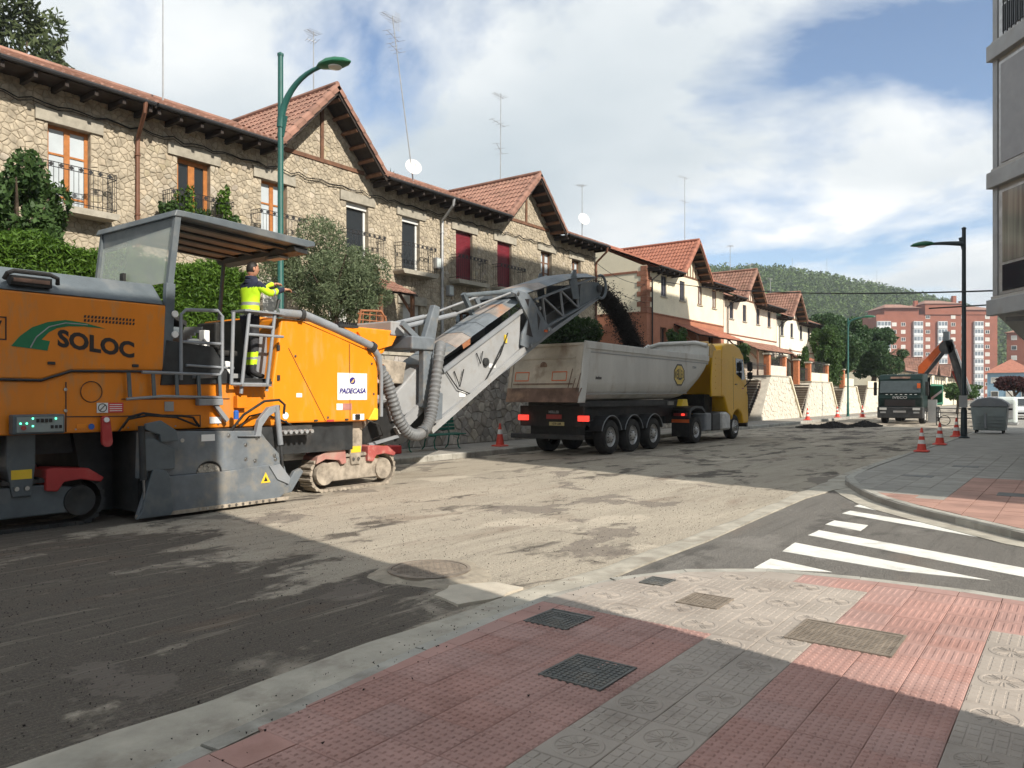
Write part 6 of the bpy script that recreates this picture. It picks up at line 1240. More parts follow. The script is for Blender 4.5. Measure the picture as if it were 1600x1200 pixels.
# --- small fittings on the body panels: seams, latches, rivets, hinges
for a_, b_ in (((4.63, 1.93), (4.63, 1.27)), ((5.36, 1.70), (7.05, 1.70)), ((4.63, 1.47), (6.55, 1.45)), ((6.55, 1.45), (6.55, 1.27)), ((3.0, 3.05), (3.0, 2.0))): MB().bar((XN - .006, *a_), (XN - .006, *b_), .012, .008, (1, 0, 0)).build('panel_seam', mt['dark'], ML)
for y in (3.3, 4.4, 5.5): MB().box(XN, XN + .025, y, y + .09, 2.15, 2.19).build('hood_latch', mt['dark'], ML, bevel=.006)
for i in range(9): MB().lathe([(.011, 0), (.011, .007)], (XN - .004, 4.75 + i * .35, 1.30), (1, 0, 0), 8).build('rivet', mt['steel'], ML)
for y in (8.05, 8.7, 9.4, 10.1): MB().box(XN, XN + .018, y, y + .07, 1.30, 1.33).build('panel_clip', mt['dark'], ML)
for z in (1.5, 2.0, 2.5): MB().box(XN + .001, XN + .02, 7.93, 7.98, z, z + .09).build('door_hinge', mt['dark'], ML)
pipe('hydraulic_hose', [(XN + .05, 7.2, 1.25), (XN + .08, 7.35, 1.42), (XN + .06, 7.6, 1.46), (XN + .02, 7.9, 1.38), (XN + .02, 8.2, 1.26)], .014, mt['black']); pipe('hydraulic_hose', [(XN + .02, 9.9, 1.3), (XN + .1, 10.15, 1.2), (XN + .05, 10.3, 1.0), (-10.95, 10.25, .9)], .014, mt['black'])
MB().prism([(XN + .002, 9.95, 1.29), (XN + .002, 10.2, 1.29), (XN + .002, 10.2, 1.5), (XN + .002, 10.12, 1.52)], (.02, 0, 0)).build('corner_guard', mt['signyellow'], ML, bevel=.01)
# ================================================================== semi-trailer tipper
TK = thing('tipper_lorry', 'articulated tipper lorry with yellow cab and dirty white trailer', 'lorry', (-12.4, 24, 0))
X0, X1 = -11.15, -13.65
def section(y, zb, zt=3.25, t=0.0, shear=0.0):
    def pt(x, z): return (x, y + shear * (zt - z) / 1.65, z)
    h = zt - zb; r = min(.55, h * .45); o = [(X0 - t, zt), (X0 - t, zb + r), (X0 - t - r * .12, zb + r * .5), (X0 - t - r * .42, zb + r * .15 + t), (X0 - t - r, zb + t), (X1 + t + r, zb + t), (X1 + t + r * .42, zb + r * .15 + t), (X1 + t + r * .12, zb + r * .5), (X1 + t, zb + r), (X1 + t, zt)]
    return [pt(x, z) for x, z in o]
ysec = [(18.52, 1.60, -.34), (19.5, 1.60, -.2), (21, 1.61, 0), (25.2, 1.64, 0), (25.9, 1.80, 0), (26.5, 2.10, 0), (26.95, 2.5, 0), (27.25, 2.9, 0)]
m_ = MB(); m_.loft([section(y, zb, 3.25, 0, sh) for y, zb, sh in ysec], cap=False, closed=False); m_.loft([section(y, zb, 3.25, .06, sh) for y, zb, sh in ysec], cap=False, closed=False)
bed = m_.build('tipper_body', mt['truckwhite'], TK, smooth=True)
for x0 in (X0 + .035, X1 + .03): MB().px([(18.5, 3.08), (27.3, 3.02), (27.3, 3.22), (18.46, 3.29)], x0, x0 - .065).build('top_rail', mt['truckwhite'], bed, bevel=.012)
MB().px([(18.6, 2.97), (27.2, 2.92), (27.2, 2.95), (18.6, 3.0)], X0 + .012, X0).build('side_rib', mt['lightgrey'], bed); MB().px([(18.6, 1.78), (25.4, 1.82), (25.4, 1.85), (18.6, 1.81)], X0 - .02, X0 - .08).build('side_rib', mt['lightgrey'], bed)
MB().px([(18.12, 1.55), (18.44, 1.55), (18.8, 3.24), (18.46, 3.24)], X0 + .02, X0 - .05).build('rear_post', mt['truckwhite'], bed, bevel=.01)
MB().prism([(X0, 27.22, 2.9), (X1, 27.22, 2.9), (X1, 27.32, 3.58), (X1 + .2, 27.34, 3.68), (X0 - .2, 27.34, 3.68), (X0, 27.32, 3.58)], (0, .06, 0)).build('headboard', mt['truckwhite'], bed, bevel=.015)
# tailgate leaning in at the top
tg_a, tg_b = 18.46, 18.10
def tgp(x, f, d=0): y = tg_b + (tg_a - tg_b) * f; return V(x, y - d, 1.56 + (3.24 - 1.56) * f)
m_ = MB(); m_.prism([tgp(X0 - .03, 0), tgp(X1 + .03, 0), tgp(X1 + .03, 1), tgp(X0 - .03, 1)], (0, .05, 0)); gate = m_.build('tailgate', mt['tailgate'], TK)
for f0, f1 in ((0, .24), (.955, 1.0)): m_ = MB(); m_.prism([tgp(X0 - .02, f0, .003), tgp(X1 + .02, f0, .003), tgp(X1 + .02, f1, .003), tgp(X0 - .02, f1, .003)], (0, -.04, 0)); m_.build('tailgate_beam', mt['rustbrown'] if f0 == 0 else mt['tailgate'], gate, bevel=.01)
for xa, xb in ((X0 - .02, X0 - .2), (X1 + .14, X1 + .02)): m_ = MB(); m_.prism([tgp(xa, .241, .003), tgp(xb, .241, .003), tgp(xb, .954, .003), tgp(xa, .954, .003)], (0, -.035, 0)); m_.build('tailgate_stile', mt['tailgate'], gate, bevel=.01)
for f0 in (.30, .74): m_ = MB(); m_.prism([tgp(X0 - .25, f0, .002), tgp(X1 + .2, f0, .002), tgp(X1 + .2, f0 + .02, .002), tgp(X0 - .25, f0 + .02, .002)], (0, -.02, 0)); m_.build('tailgate_rib', mt['rustbrown'] if f0 < .5 else mt['tailgate'], gate)
for xa, xb in ((-11.62, -12.12), (-12.92, -13.42)):
    for q in ((xa, xb, .36, .375), (xa, xb, .505, .52), (xa, xa - .02, .375, .505), (xb + .02, xb, .375, .505)): m_ = MB(); m_.prism([tgp(q[0], q[2], .004), tgp(q[1], q[2], .004), tgp(q[1], q[3], .004), tgp(q[0], q[3], .004)], (0, -.006, 0)); m_.build('red_frame', mt['craneorange'], gate)
for i, (xa, w) in enumerate(((-11.18, .05), (-11.3, .04), (-11.42, .035), (-11.27, .03), (-11.55, .03))): m_ = MB(); m_.prism([tgp(xa, .02, .042), tgp(xa - w, .02, .042), tgp(xa - w * .5 + .12, .24 + .08 * i, .042), tgp(xa + .13, .24 + .08 * i, .042)], (0, -.003, 0)); m_.build('rust_run', mt['rustbrown'], gate)
m_ = MB(); m_.lathe([(.12, 0), (.12, .004)], tgp(-12.45, .62, .004), (0, -1, 0), 16); m_.build('round_stain', mt['rustbrown'], gate)
# maker's octagon and small print
oc = [(24.72 + .47 * math.cos(R(22.5 + 45 * k)), 2.46 + .40 * math.sin(R(22.5 + 45 * k))) for k in range(8)]; oi = [(24.72 + .41 * math.cos(R(22.5 + 45 * k)), 2.46 + .345 * math.sin(R(22.5 + 45 * k))) for k in range(8)]
og = MB().px(oc, X0 + .003, X0 + .007).build('octagon_badge', mt['ink'], TK); MB().px(oi, X0 + .0072, X0 + .010).build('octagon_field', mat('badge_yellow', (.72, .52, .1), .5), og)
for ch, y, h, dz in (('M', 24.42, .34, 0), ('E', 24.545, .43, 0), ('I', 24.63, .5, 0), ('L', 24.71, .54, 0), ('L', 24.80, .54, 0), ('E', 24.90, .43, 0), ('R', 25.02, .34, 0)): text('badge_lettering', ch, h, mt['ink'], (X0 + .0115, y, 2.46), (0, 1, 0), (0, 0, 1), og, off=.012, sx=.36 if ch != 'I' else .5)
text('side_lettering', 'inclou', .14, mt['ink'], (X0 + .004, 19.2, 2.26), (0, 1, 0), (0, 0, 1), TK, off=.004, shear=.2); text('side_lettering', 'V2044', .13, mt['midgrey'], (X0 + .004, 26.0, 2.75), (0, 1, 0), (0, 0, 1), TK)
# tarpaulin roll and folded front
MB().tube([(X1 + .05, 20.5, 3.32), (X1 + .05, 26.6, 3.42), (X1 + .1, 27.2, 3.66)], .08, 10).build('tarp_roll', mt['truckwhite'], TK, smooth=True); MB().tube([(X0 - .03, 27.26, 3.62), (X0 - .5, 27.3, 3.74), (X1 + .5, 27.3, 3.74), (X1 + .05, 27.26, 3.62)], .07, 8).build('tarp_bow', mt['truckwhite'], TK, smooth=True)
m_ = MB(); rr = []
for i in range(13):
    x = X0 + .02 - i * (X0 - X1) / 12 * .99; j = .05 * (i % 2); rr.append([(x, 27.4, 3.62), (x, 27.5 + j, 3.70), (x, 27.75 + j, 3.66), (x, 28.0 + j, 3.5), (x, 28.25 + j, 3.26), (x, 28.2, 3.2), (x, 27.4, 3.16)])
m_.loft(rr); m_.build('folded_tarp', mt['tarp'], TK, smooth=True)
# chassis, axles, wheels
m_ = MB()
for x in (-11.95, -12.85): m_.box(x - .07, x + .07, 18.75, 26.9, 1.02, 1.42)
m_.build('chassis_rails', mt['dark'], TK, kind='stuff'); MB().box(-13.3, -11.5, 18.75, 25.4, 1.42, 1.6).build('subframe', mt['dark'], TK)
MB().box(X1 + .15, X0 - .15, 18.62, 18.74, .85, 1.45).build('rear_panel', mt['black'], TK); MB().box(-13.85, -11.3, 18.6, 18.72, .48, .62).build('underrun_bar', mt['dark'], TK, bevel=.02); MB().box(-13.2, -11.6, 18.74, 19.2, .6, .9).build('bumper_mount', mt['black'], TK)
for x in (-13.3, -11.22):
    l_ = MB().box(x - .2, x + .12, 18.5, 18.62, 1.02, 1.18).build('tail_light', mt['taillight'], TK, bevel=.01)
rp = MB().box(-12.55, -12.02, 18.6, 18.619, 1.07, 1.2).build('red_reflector', mt['dimred'], TK); pl = MB().box(-12.45, -11.94, 18.598, 18.618, .88, .985).build('number_plate', mt['plate'], TK)
text('plate_lettering', '1570 LBR', .085, mt['ink'], (-12.195, 18.595, .932), (1, 0, 0), (0, 0, 1), pl, off=.002); text('maker_lettering', 'MEILLER', .10, mt['midgrey'], (-12.3, 18.617, 1.27), (1, 0, 0), (0, 0, 1), TK, off=.004)
def wheel(par, x, y, r=.52, w=.34, side=1, z=None, rim_m=None, dish=.07):
    z = r if z is None else z; o = V(x, y, z); ax = (side, 0, 0)
    t_ = MB().lathe([(r * .58, -w), (r * .9, -w), (r * .985, -w + .05), (r, -w * .6), (r, -w * .4), (r * .985, -.05), (r * .93, -.005), (r * .80, .012), (r * .62, .0), (r * .58, -.03)], o, ax, 36, cap=False).build('tyre', mt['black'], par, smooth=True)
    rm = MB().lathe([(r * .585, -.03), (r * .56, -.02), (r * .52, -dish), (r * .36, -dish - .03), (r * .34, -dish + .03), (r * .2, -dish + .05), (r * .19, -.0), (r * .12, .01), (.002, .012)], o, ax, 28, cap=False).build('rim', rim_m or mt['alu'], t_, smooth=True)
    for k in range(10): a = 2 * math.pi * k / 10; MB().cyl(o + V(side * (-dish - .02), math.cos(a) * r * .29, math.sin(a) * r * .29), o + V(side * (-dish + .06), math.cos(a) * r * .29, math.sin(a) * r * .29), .016, 6).build('wheel_nut', mt['dark'], t_)
    return t_
for y in (20.04, 21.45, 22.88):
    wheel(TK, -11.2, y); wheel(TK, -13.6, y, side=-1); MB().cyl((-13.3, y, .52), (-11.5, y, .52), .09).build('axle', mt['dark'], TK)
    g_ = [(y + .62 * math.cos(R(a)), .56 + .60 * math.sin(R(a))) for a in range(15, 166, 15)]; g2 = [(y + .58 * math.cos(R(a)), .56 + .56 * math.sin(R(a))) for a in range(165, 14, -15)]
    for xx in (-11.18, -13.2): MB().px(g_ + g2, xx, xx - .44).build('mudguard', mt['dark'], TK)
    MB().tube([(-11.17, *q) for q in g_], .014, 5).build('mudguard_edge', mt['midgrey'], TK)
wheel(TK, -11.25, 26.45, .5, .6); wheel(TK, -13.55, 26.45, .5, .6, side=-1); wheel(TK, -11.25, 30.28, .5, .33, dish=-.04); wheel(TK, -13.55, 30.28, .5, .33, side=-1)
MB().px([(25.65, 1.2), (25.75, 1.3), (26.2, 1.38), (26.8, 1.36), (27.1, 1.15), (27.05, 1.1), (26.7, 1.28), (26.2, 1.3), (25.8, 1.2), (25.72, .95), (25.65, .95)], -11.17, -11.85).build('drive_mudguard', mt['dark'], TK)
MB().box(-11.85, -11.17, 25.62, 25.645, .28, 1.22).build('mud_flap', mt['black'], TK); MB().box(-11.84, -11.18, 25.60, 25.618, .78, .9).build('reflective_strip', mt['craneorange'], TK); MB().box(-11.75, -11.25, 25.57, 25.618, 1.02, 1.12).build('tractor_light_bar', mt['dimred'], TK); MB().box(-11.45, -11.33, 25.55, 25.57, 1.03, 1.11).build('tractor_tail_light', mt['taillight'], TK)
MB().px([(25.05, 1.38), (25.6, 1.38), (25.5, 1.62), (25.15, 1.62)], -11.2, -11.4).build('wheel_chock', mt['signyellow'], TK, bevel=.01); MB().px([(24.5, 1.42), (24.95, 1.42), (24.95, 1.55), (24.5, 1.55)], -11.45, -11.6).build('valve_panel', mt['lightgrey'], TK)
MB().box(-11.75, -11.2, 27.2, 27.75, .42, 1.1).build('exhaust_box', mt['midgrey'], TK, bevel=.06); MB().box(-11.75, -11.19, 27.8, 28.6, .42, 1.08).build('battery_box', mt['dark'], TK, bevel=.04); MB().box(-11.8, -11.16, 28.62, 29.6, .40, 1.12).build('fuel_tank', mt['alu'], TK, bevel=.08)
m_ = MB()
for x in (-12.0, -12.8): m_.box(x - .06, x + .06, 25.3, 31.2, .75, 1.02)
m_.build('tractor_rails', mt['dark'], TK, kind='stuff'); MB().box(-12.9, -11.9, 25.8, 27.3, 1.03, 1.16).build('fifth_wheel', mt['black'], TK); MB().box(-13.3, -11.6, 28.0, 28.75, 1.05, 1.8).build('gearbox_bay', mt['black'], TK)
# cab
arch = [(30.28 + .62 * math.cos(R(a)), .56 + .62 * math.sin(R(a))) for a in range(0, 181, 20)]
cabp = [(31.55, .62), (30.92, .62)] + arch[1:-1] + [(29.62, .9), (29.3, 1.05), (28.85, 1.68), (28.5, 1.72), (28.5, 3.3), (28.6, 3.68), (29.2, 3.80), (29.9, 3.80), (30.5, 3.66), (30.95, 3.36), (31.25, 2.5), (31.5, 1.7)]
cab = MB().px(cabp, X0 + .02, X1 - .02).build('cab', mt['yellow'], TK, bevel=.06)
MB().px([(27.55, 1.72), (28.49, 1.72), (28.49, 3.52), (27.75, 3.45), (27.62, 3.15), (27.5, 2.2)], X0 + .03, X0 - .03).build('side_fairing', mt['yellow'], TK, bevel=.02); MB().px([(27.55, 1.72), (28.49, 1.72), (28.49, 3.5), (27.75, 3.42)], X1 - .03, X1 + .03).build('side_fairing', mt['yellow'], TK)
for i in range(6): MB().px([(27.9, 2.0 + i * .23), (28.9, 2.02 + i * .23), (28.9, 2.05 + i * .23), (27.9, 2.03 + i * .23)], X0 + .045, X0 + .02).build('fairing_groove', mt['yellow'], TK)
MB().px([(30.02, 3.24), (30.1, 2.62), (30.75, 2.38), (31.1, 2.42), (30.88, 3.22)], X0 + .026, X0 + .021).build('side_window', mt['darkglass'], cab); MB().px([(29.75, 3.3), (29.8, 1.2), (29.815, 1.2), (29.765, 3.3)], X0 + .024, X0 + .021).build('door_gap', mt['ink'], cab); MB().bar((X0 + .03, 29.95, 2.2), (X0 + .03, 30.15, 2.2), .03, .05, (1, 0, 0)).build('door_handle', mt['ink'], cab); MB().box(X0 + .021, X0 + .03, 30.75, 30.95, 2.02, 2.06).build('red_badge', mt['red'], cab)
MB().px([(31.05, 3.2), (31.28, 2.45), (31.3, 2.45), (31.07, 3.2)], X0 - .1, X1 + .1).build('windscreen', mt['darkglass'], cab); MB().box(X1 + .05, X0 - .05, 31.45, 31.66, .45, .95).build('front_bumper', mt['dark'], TK, bevel=.03)
for x, sg in ((X0 + .25, 1), (X1 - .25, -1)):
    MB().box(x - .1, x + .1, 30.98, 31.1, 2.75, 3.12).build('mirror', mt['black'], TK, bevel=.03); MB().box(x - .1, x + .1, 30.98, 31.1, 2.42, 2.7).build('mirror', mt['black'], TK, bevel=.03); MB().tube([(x - sg * .3, 31.05, 3.2), (x, 31.05, 3.16), (x, 31.05, 2.35), (x - sg * .25, 31.05, 2.1)], .025, 6).build('mirror_arm', mt['black'], TK)
MB().box(-12.9, -11.9, 29.0, 29.2, 3.8, 3.9).build('roof_beacon', mt['tarp'], TK, bevel=.03); pipe('grab_rail', [(X0 + .06, 31.4, 1.1), (X0 + .08, 31.42, 1.6), (X0 + .04, 31.3, 1.9)], .018, mt['dark'], TK)
# load and the stream of millings
r = np.random.default_rng(9); m_ = MB(); nxx, nyy = 9, 22; hv = []
for j in range(nyy):
    for i in range(nxx): x = X0 - .1 - i * (X0 - X1 - .2) / (nxx - 1); y = 18.8 + j * 7.4 / (nyy - 1); hv.append((x, y, 2.2 + .75 * math.exp(-((y - 23) / 2.2) ** 2 - ((x + 12.3) / 1.0) ** 2) + r.normal(0, .025)))
m_.add(hv, [(j * nxx + i, j * nxx + i + 1, (j + 1) * nxx + i + 1, (j + 1) * nxx + i) for j in range(nyy - 1) for i in range(nxx - 1)]); tag(m_.build('millings_load', mt['debris']), 'heap of dark asphalt millings inside the tipper body', 'millings', kind='stuff')
def chips(name, pts, size, seed):
    rr_ = np.random.default_rng(seed); n = len(pts); base = np.array([[1, 1, 1], [1, -1, -1], [-1, 1, -1], [-1, -1, 1]], float) * .6
    s = size * rr_.uniform(.4, 1.5, (n, 1, 1)); vv = pts[:, None, :] + (base[None] + rr_.normal(0, .35, (n, 4, 3))) * s; me = bpy.data.meshes.new(name)
    f = (np.array([[0, 1, 2], [0, 3, 1], [0, 2, 3], [1, 3, 2]])[None] + (np.arange(n) * 4)[:, None, None]).reshape(-1, 3)
    me.vertices.add(n * 4); me.vertices.foreach_set('co', vv.ravel()); me.loops.add(f.size); me.loops.foreach_set('vertex_index', f.ravel().astype(np.int32)); me.polygons.add(len(f)); me.polygons.foreach_set('loop_start', np.arange(0, f.size, 3, dtype=np.int32)); me.polygons.foreach_set('loop_total', np.full(len(f), 3, dtype=np.int32)); me.materials.append(mt['debris']); me.update(); return link(name, me)
n = 42000; t = r.random(n) ** .85 * .66; sp_ = r.normal(0, .05, n) * (1 + 1.1 * t) * np.where(r.random(n) < .14, 2.6, 1); P_ = np.column_stack([-12.05 + r.uniform(-.2, .2, n) + r.normal(0, .045, n), 19.95 + 5.1 * t + sp_ * 1.5, 5.02 + .35 * t - 4.9 * t * t + sp_])
o = chips('falling_millings', P_, .018, 4); tag(o, 'dark stream of millings pouring off the conveyor into the lorry', 'millings', kind='stuff')
for k, (x, y, w, h_) in enumerate(((-11.0, 44.5, 1.25, .24), (-9.9, 47.0, 1.1, .24), (-11.8, 43.2, .9, .12))):
    n = 3200; a = r.uniform(0, 2 * np.pi, n); q = np.sqrt(r.random(n)); P_ = np.column_stack([x + w * .8 * q * np.cos(a), y + w * 1.3 * q * np.sin(a), h_ * (1 - q) ** 1.1 * (1 + .3 * np.sin(3 * a)) + r.uniform(0, .02, n)])
    o = chips('asphalt_heap', P_, .045, 10 + k); tag(o, ['larger heap of dark millings on the road', 'heap of dark millings nearest the green truck', 'lowest heap of millings on the road nearest the lorry'][k], 'millings heap', 'heaps of millings', kind='stuff')
# loose crumbs along the near kerb and on the tiles
n = 260; yy_ = r.uniform(1.2, 6.2, n); xx_ = np.array([edge_at(NEAR[2:9], y) if y < 5.77 else -3.2 for y in yy_]) + np.abs(r.normal(0, .22, n)) * np.where(r.random(n) < .8, 1, 4) - .1
keep = xx_ < -.5; P_ = np.column_stack([xx_[keep], yy_[keep], np.full(keep.sum(), .158)]); o = chips('loose_crumbs', P_, .0045, 31); tag(o, 'scattered dark asphalt crumbs along the near kerb', 'crumbs', kind='stuff')
n = 9000; P_ = np.column_stack([r.uniform(-10.4, -4.0, n), 1.5 + 13 * r.random(n) ** 1.3, np.full(n, .006)]); o = chips('road_crumbs', P_, .0045, 33); tag(o, 'loose millings crumbs on the scraped road', 'crumbs', kind='stuff')

# ================================================================== dark green truck with loader crane
GT = thing('crane_truck', 'dark green tipper truck facing us with orange loader crane', 'truck', (-9.0, 56, 0)); gx0, gx1, gy = -7.75, -10.25, 52.3
cabg = MB().px([(gy, .95), (gy - .06, 1.6), (gy, 1.75), (gy + .12, 2.75), (gy + .35, 3.05), (gy + 1.9, 3.1), (gy + 1.9, 1.0)], gx0, gx1).build('cab', mt['iveco'], GT, bevel=.07)
MB().prism([(gx1 + .1, gy - .03 + .02, 1.92), (gx0 - .1, gy - .03 + .02, 1.92), (gx0 - .14, gy + .08, 2.66), (gx1 + .14, gy + .08, 2.66)], (0, -.012, 0)).build('windscreen', mat('truck_windscreen', (.05, .07, .075), .1, var=.1, spec=.6), cabg)
MB().prism([(gx1 + .7, gy + .12, 2.80), (gx0 - .7, gy + .12, 2.80), (gx0 - .7, gy + .2, 2.92), (gx1 + .7, gy + .2, 2.92)], (0, -.02, 0)).build('roof_sign', mt['rustbrown'], cabg)
MB().box(gx1 - .02, gx0 + .02, gy - .14, gy + .5, .35, 1.05).build('bumper', mt['dark'], GT, bevel=.05); MB().box(gx1 + .4, gx0 - .4, gy - .075, gy - .05, 1.1, 1.5).build('grille', mt['ink'], GT)
text('maker_lettering', 'IVECO', .23, mt['lightgrey'], (-9.0, gy - .062, 1.62), (1, 0, 0), (0, 0, 1), GT, off=.006, sx=1.25)
for x in (gx0 - .32, gx1 + .32): MB().box(x - .2, x + .2, gy - .17, gy - .13, .86, 1.0).build('headlight', mt['lens'], GT); MB().box(x - .16, x + .16, gy - .15, gy - .142, .66, .76).build('fog_light', mt['lightgrey'], GT)
MB().box(-9.35, -8.65, gy - .155, gy - .142, .7, .82).build('number_plate', mt['lightgrey'], GT)
for i in range(7): MB().box(-9.8 + i * .27, -9.68 + i * .27, gy - .07, gy - .055, 1.8, 1.83).build('badge_light', mt['white'], GT)
for x in (gx0 + .2, gx1 - .2): MB().box(x - .09, x + .09, gy + .2, gy + .32, 1.75, 2.6).build('mirror', mt['black'], GT, bevel=.03)
MB().box(gx0 - .3, gx0 - .12, gy - .04, gy - .02, 2.2, 2.5).build('hi_vis_vest_in_cab', mt['craneorange'], GT)
for y in (53.5, 58.0, 59.4): wheel(GT, gx0 - .02, y, .5, .33, rim_m=mt['whitepvc']); wheel(GT, gx1 + .02, y, .5, .33, side=-1)
MB().box(-9.5, -8.5, 53, 60.5, .6, 1.0).build('chassis', mt['dark'], GT)
for x in (gx0 + .05, gx1 - .0): MB().px([(55.2, 1.15), (60.5, 1.15), (60.5, 2.5), (55.6, 2.5), (55.2, 2.35)], x, x - .05).build('side_board', mt['bedgreen'], GT)
MB().box(gx1, gx0, 60.4, 60.5, 1.15, 2.5).build('tail_board', mt['bedgreen'], GT); MB().box(gx1, gx0, 55.2, 55.28, 1.15, 2.9).build('head_board', mt['iveco'], GT); MB().box(gx1, gx0, 55.2, 60.5, 1.08, 1.15).build('bed_floor', mt['dark'], GT)
# side panel let down towards us with white lettering
MB().prism([(gx0 + .05, 55.0, 1.2), (gx0 + .75, 54.6, 1.35), (gx0 + .75, 54.6, 2.35), (gx0 + .05, 55.0, 2.35)], (0, .05, 0)).build('open_gate', mt['bedgreen'], GT); gp = MB().prism([(gx0 + .08, 54.955, 1.45), (gx0 + .73, 54.565, 1.95), (gx0 + .73, 54.565, 2.12), (gx0 + .08, 54.955, 1.62)], (0, -.01, 0)).build('lettering_band', mt['white'], GT)
cr = GT
MB().cyl((-8.3, 54.7, 1.0), (-8.3, 54.7, 3.0), .22).build('crane_column', mt['cranered'], cr); MB().box(-8.75, -7.85, 54.4, 55.0, 2.75, 3.15).build('crane_base', mt['dark'], cr, bevel=.05)
MB().loft([[(-8.35, 54.55 + dy, 2.75 + dz) for dy, dz in ((0, 0), (.4, 0), (.4, .85), (0, .85))], [(-6.75, 54.55 + dy, 4.95 + dz) for dy, dz in ((0, 0), (.4, 0), (.4, .5), (0, .5))]]).build('crane_boom', mt['craneorange'], cr, bevel=.03)
MB().bar((-8.05, 54.65, 2.9), (-6.85, 54.65, 4.55), .16, .2).build('crane_ram', mt['dark'], cr); MB().cyl((-6.75, 54.4, 4.75), (-6.75, 55.0, 4.75), .42).build('crane_knuckle', mt['dark'], cr); MB().box(-6.95, -6.6, 54.5, 54.9, 4.7, 5.75).build('crane_head', mt['slate'], cr, bevel=.04)
MB().bar((-6.65, 54.65, 5.2), (-5.75, 54.65, 1.75), .42, .5, (0, 1, 0)).build('crane_jib', mt['dark'], cr, bevel=.03); MB().bar((-6.25, 54.45, 4.6), (-5.45, 54.45, 2.0), .1, .18, (0, 1, 0)).build('crane_hose_rail', mt['alu'], cr); MB().bar((-6.35, 54.7, 3.3), (-5.85, 54.7, 2.0), .32, .3, (0, 1, 0)).build('crane_extension', mt['cranered'], cr)
MB().bar((-5.75, 54.6, 1.75), (-5.7, 54.6, 1.35), .12, .12).build('crane_hook', mt['dark'], cr)
MB().box(gx0 + .0, gx0 + .5, 54.2, 54.4, .05, 1.5).build('stabiliser', mt['lightgrey'], GT)

# ================================================================== parked cars at the far right
def car(label, x, y, s, m):
    c = thing('parked_car', label, 'car', (x, y, 0), 'cars parked at the far right'); w = .92
    body = [(0, .35), (.05, .8), (.25, .95), (1.1, 1.05), (4.0, 1.05), (4.3, .9), (4.35, .4)]; MB().px([(y + a, b) for a, b in body], x - w, x + w).build('body', m, c, bevel=.09)
    MB().prism([(x - w + .08, y + 1.0, 1.05), (x + w - .08, y + 1.0, 1.05), (x + w - .2, y + 1.7, 1.62), (x - w + .2, y + 1.7, 1.62)], (0, 2.2, 0)).build('cabin', m, c, bevel=.08)
    MB().prism([(x - w + .17, y + 1.03, 1.09), (x + w - .17, y + 1.03, 1.09), (x + w - .27, y + 1.66, 1.55), (x - w + .27, y + 1.66, 1.55)], (0, -.03, .01)).build('windscreen', mt['darkglass'], c)
    MB().px([(y + 1.3, 1.12), (y + 3.0, 1.12), (y + 2.9, 1.52), (y + 1.75, 1.52)], x - w + .03, x - w + .06).build('side_window', mt['darkglass'], c)
    for dx in (-.68, .68): MB().box(x + dx - .2, x + dx + .2, y + .02, y + .12, .62, .8).build('headlight', mt['lens'], c, bevel=.02)
    MB().box(x - .45, x + .45, y - .02, y + .05, .45, .62).build('grille', mt['ink'], c); MB().box(x - .26, x + .26, y - .04, y - .022, .4, .5).build('number_plate', mt['white'], c)
    for yy in (y + .8, y + 3.5): wheel(c, x - w + .02, yy, .33, .22, side=-1); wheel(c, x + w - .02, yy, .33, .22)
    return c
car('white car facing us behind the pale bin at the right edge', -3.3, 61.5, 1, mt['carwhite']); car('pale grey car parked behind the white car', -3.95, 70, 1, mt['lightgrey']); car('white van roof farther along the kerb', -4.0, 80, 1, mt['carwhite']); car('silver car far down the left side of the street end', -8.2, 105, 1, mt['lightgrey'])
# ================================================================== street lamps
def street_lamp(label, x, y, h, dx, dy, L, zattach, m, rise, head, post_r=.075):
    t = thing('street_lamp', label, 'street lamp', (x, y, .15), 'street lamps')
    MB().tube([(x, y, .15), (x, y, 1.2), (x, y, 1.25), (x, y, h)], [post_r * 1.35, post_r * 1.25, post_r, post_r * .8], 14).build('post', m, t, smooth=True); MB().lathe([(post_r * 2.2, 0), (post_r * 2.2, .03), (post_r * 1.5, .06)], (x, y, .15), n=14).build('base_plate', m, t); MB().lathe([(post_r * .95, 0), (post_r * .95, .05), (.01, .09)], (x, y, h), n=12).build('cap', m, t)
    d = V(dx, dy, 0).normalized(); pts = []
    for i in range(12): f = i / 11; pts.append(V(x, y, zattach) + d * (L * (1 - math.cos(f * math.pi / 2))) + V(0, 0, rise * math.sin(f * math.pi / 2)) if rise > .3 else V(x, y, zattach) + d * L * f + V(0, 0, rise * math.sin(f * math.pi / 2)))
    MB().tube(pts, [post_r * (1.15 - .62 * i / 11) for i in range(12)], 10).build('arm', m, t, smooth=True)
    MB().bar((x, y, zattach - .2), tuple(V(x, y, zattach + .25) + d * .1), .05, .16).build('arm_gusset', m, t)
    hc = pts[-1] + d * .18; s = d.cross(V(0, 0, 1)); hd = MB(); rings = []
    for u, w, up, dn in ((-.42, .03, .02, .02), (-.3, .13, .09, .05), (-.1, .2, .14, .07), (.12, .21, .13, .07), (.32, .14, .09, .05), (.44, .03, .02, .02)):
        rings.append([hc + d * u + s * (w * math.cos(a)) + V(0, 0, (up if math.sin(a) > 0 else dn) * math.sin(a)) for a in [2 * math.pi * k / 14 for k in range(14)]])
    hd.loft(rings); hdo = hd.build('lamp_head', head, t, smooth=True)
    le = MB(); le.lathe([(.15, -.06), (.14, -.085), (.08, -.10), (.001, -.105)], hc + d * .05, n=18, cap=False); le.build('lens', mt['lens'], hdo, smooth=True); return t
headgreen = mat('lamp_head_green', (.015, .12, .06), .35, var=.08)
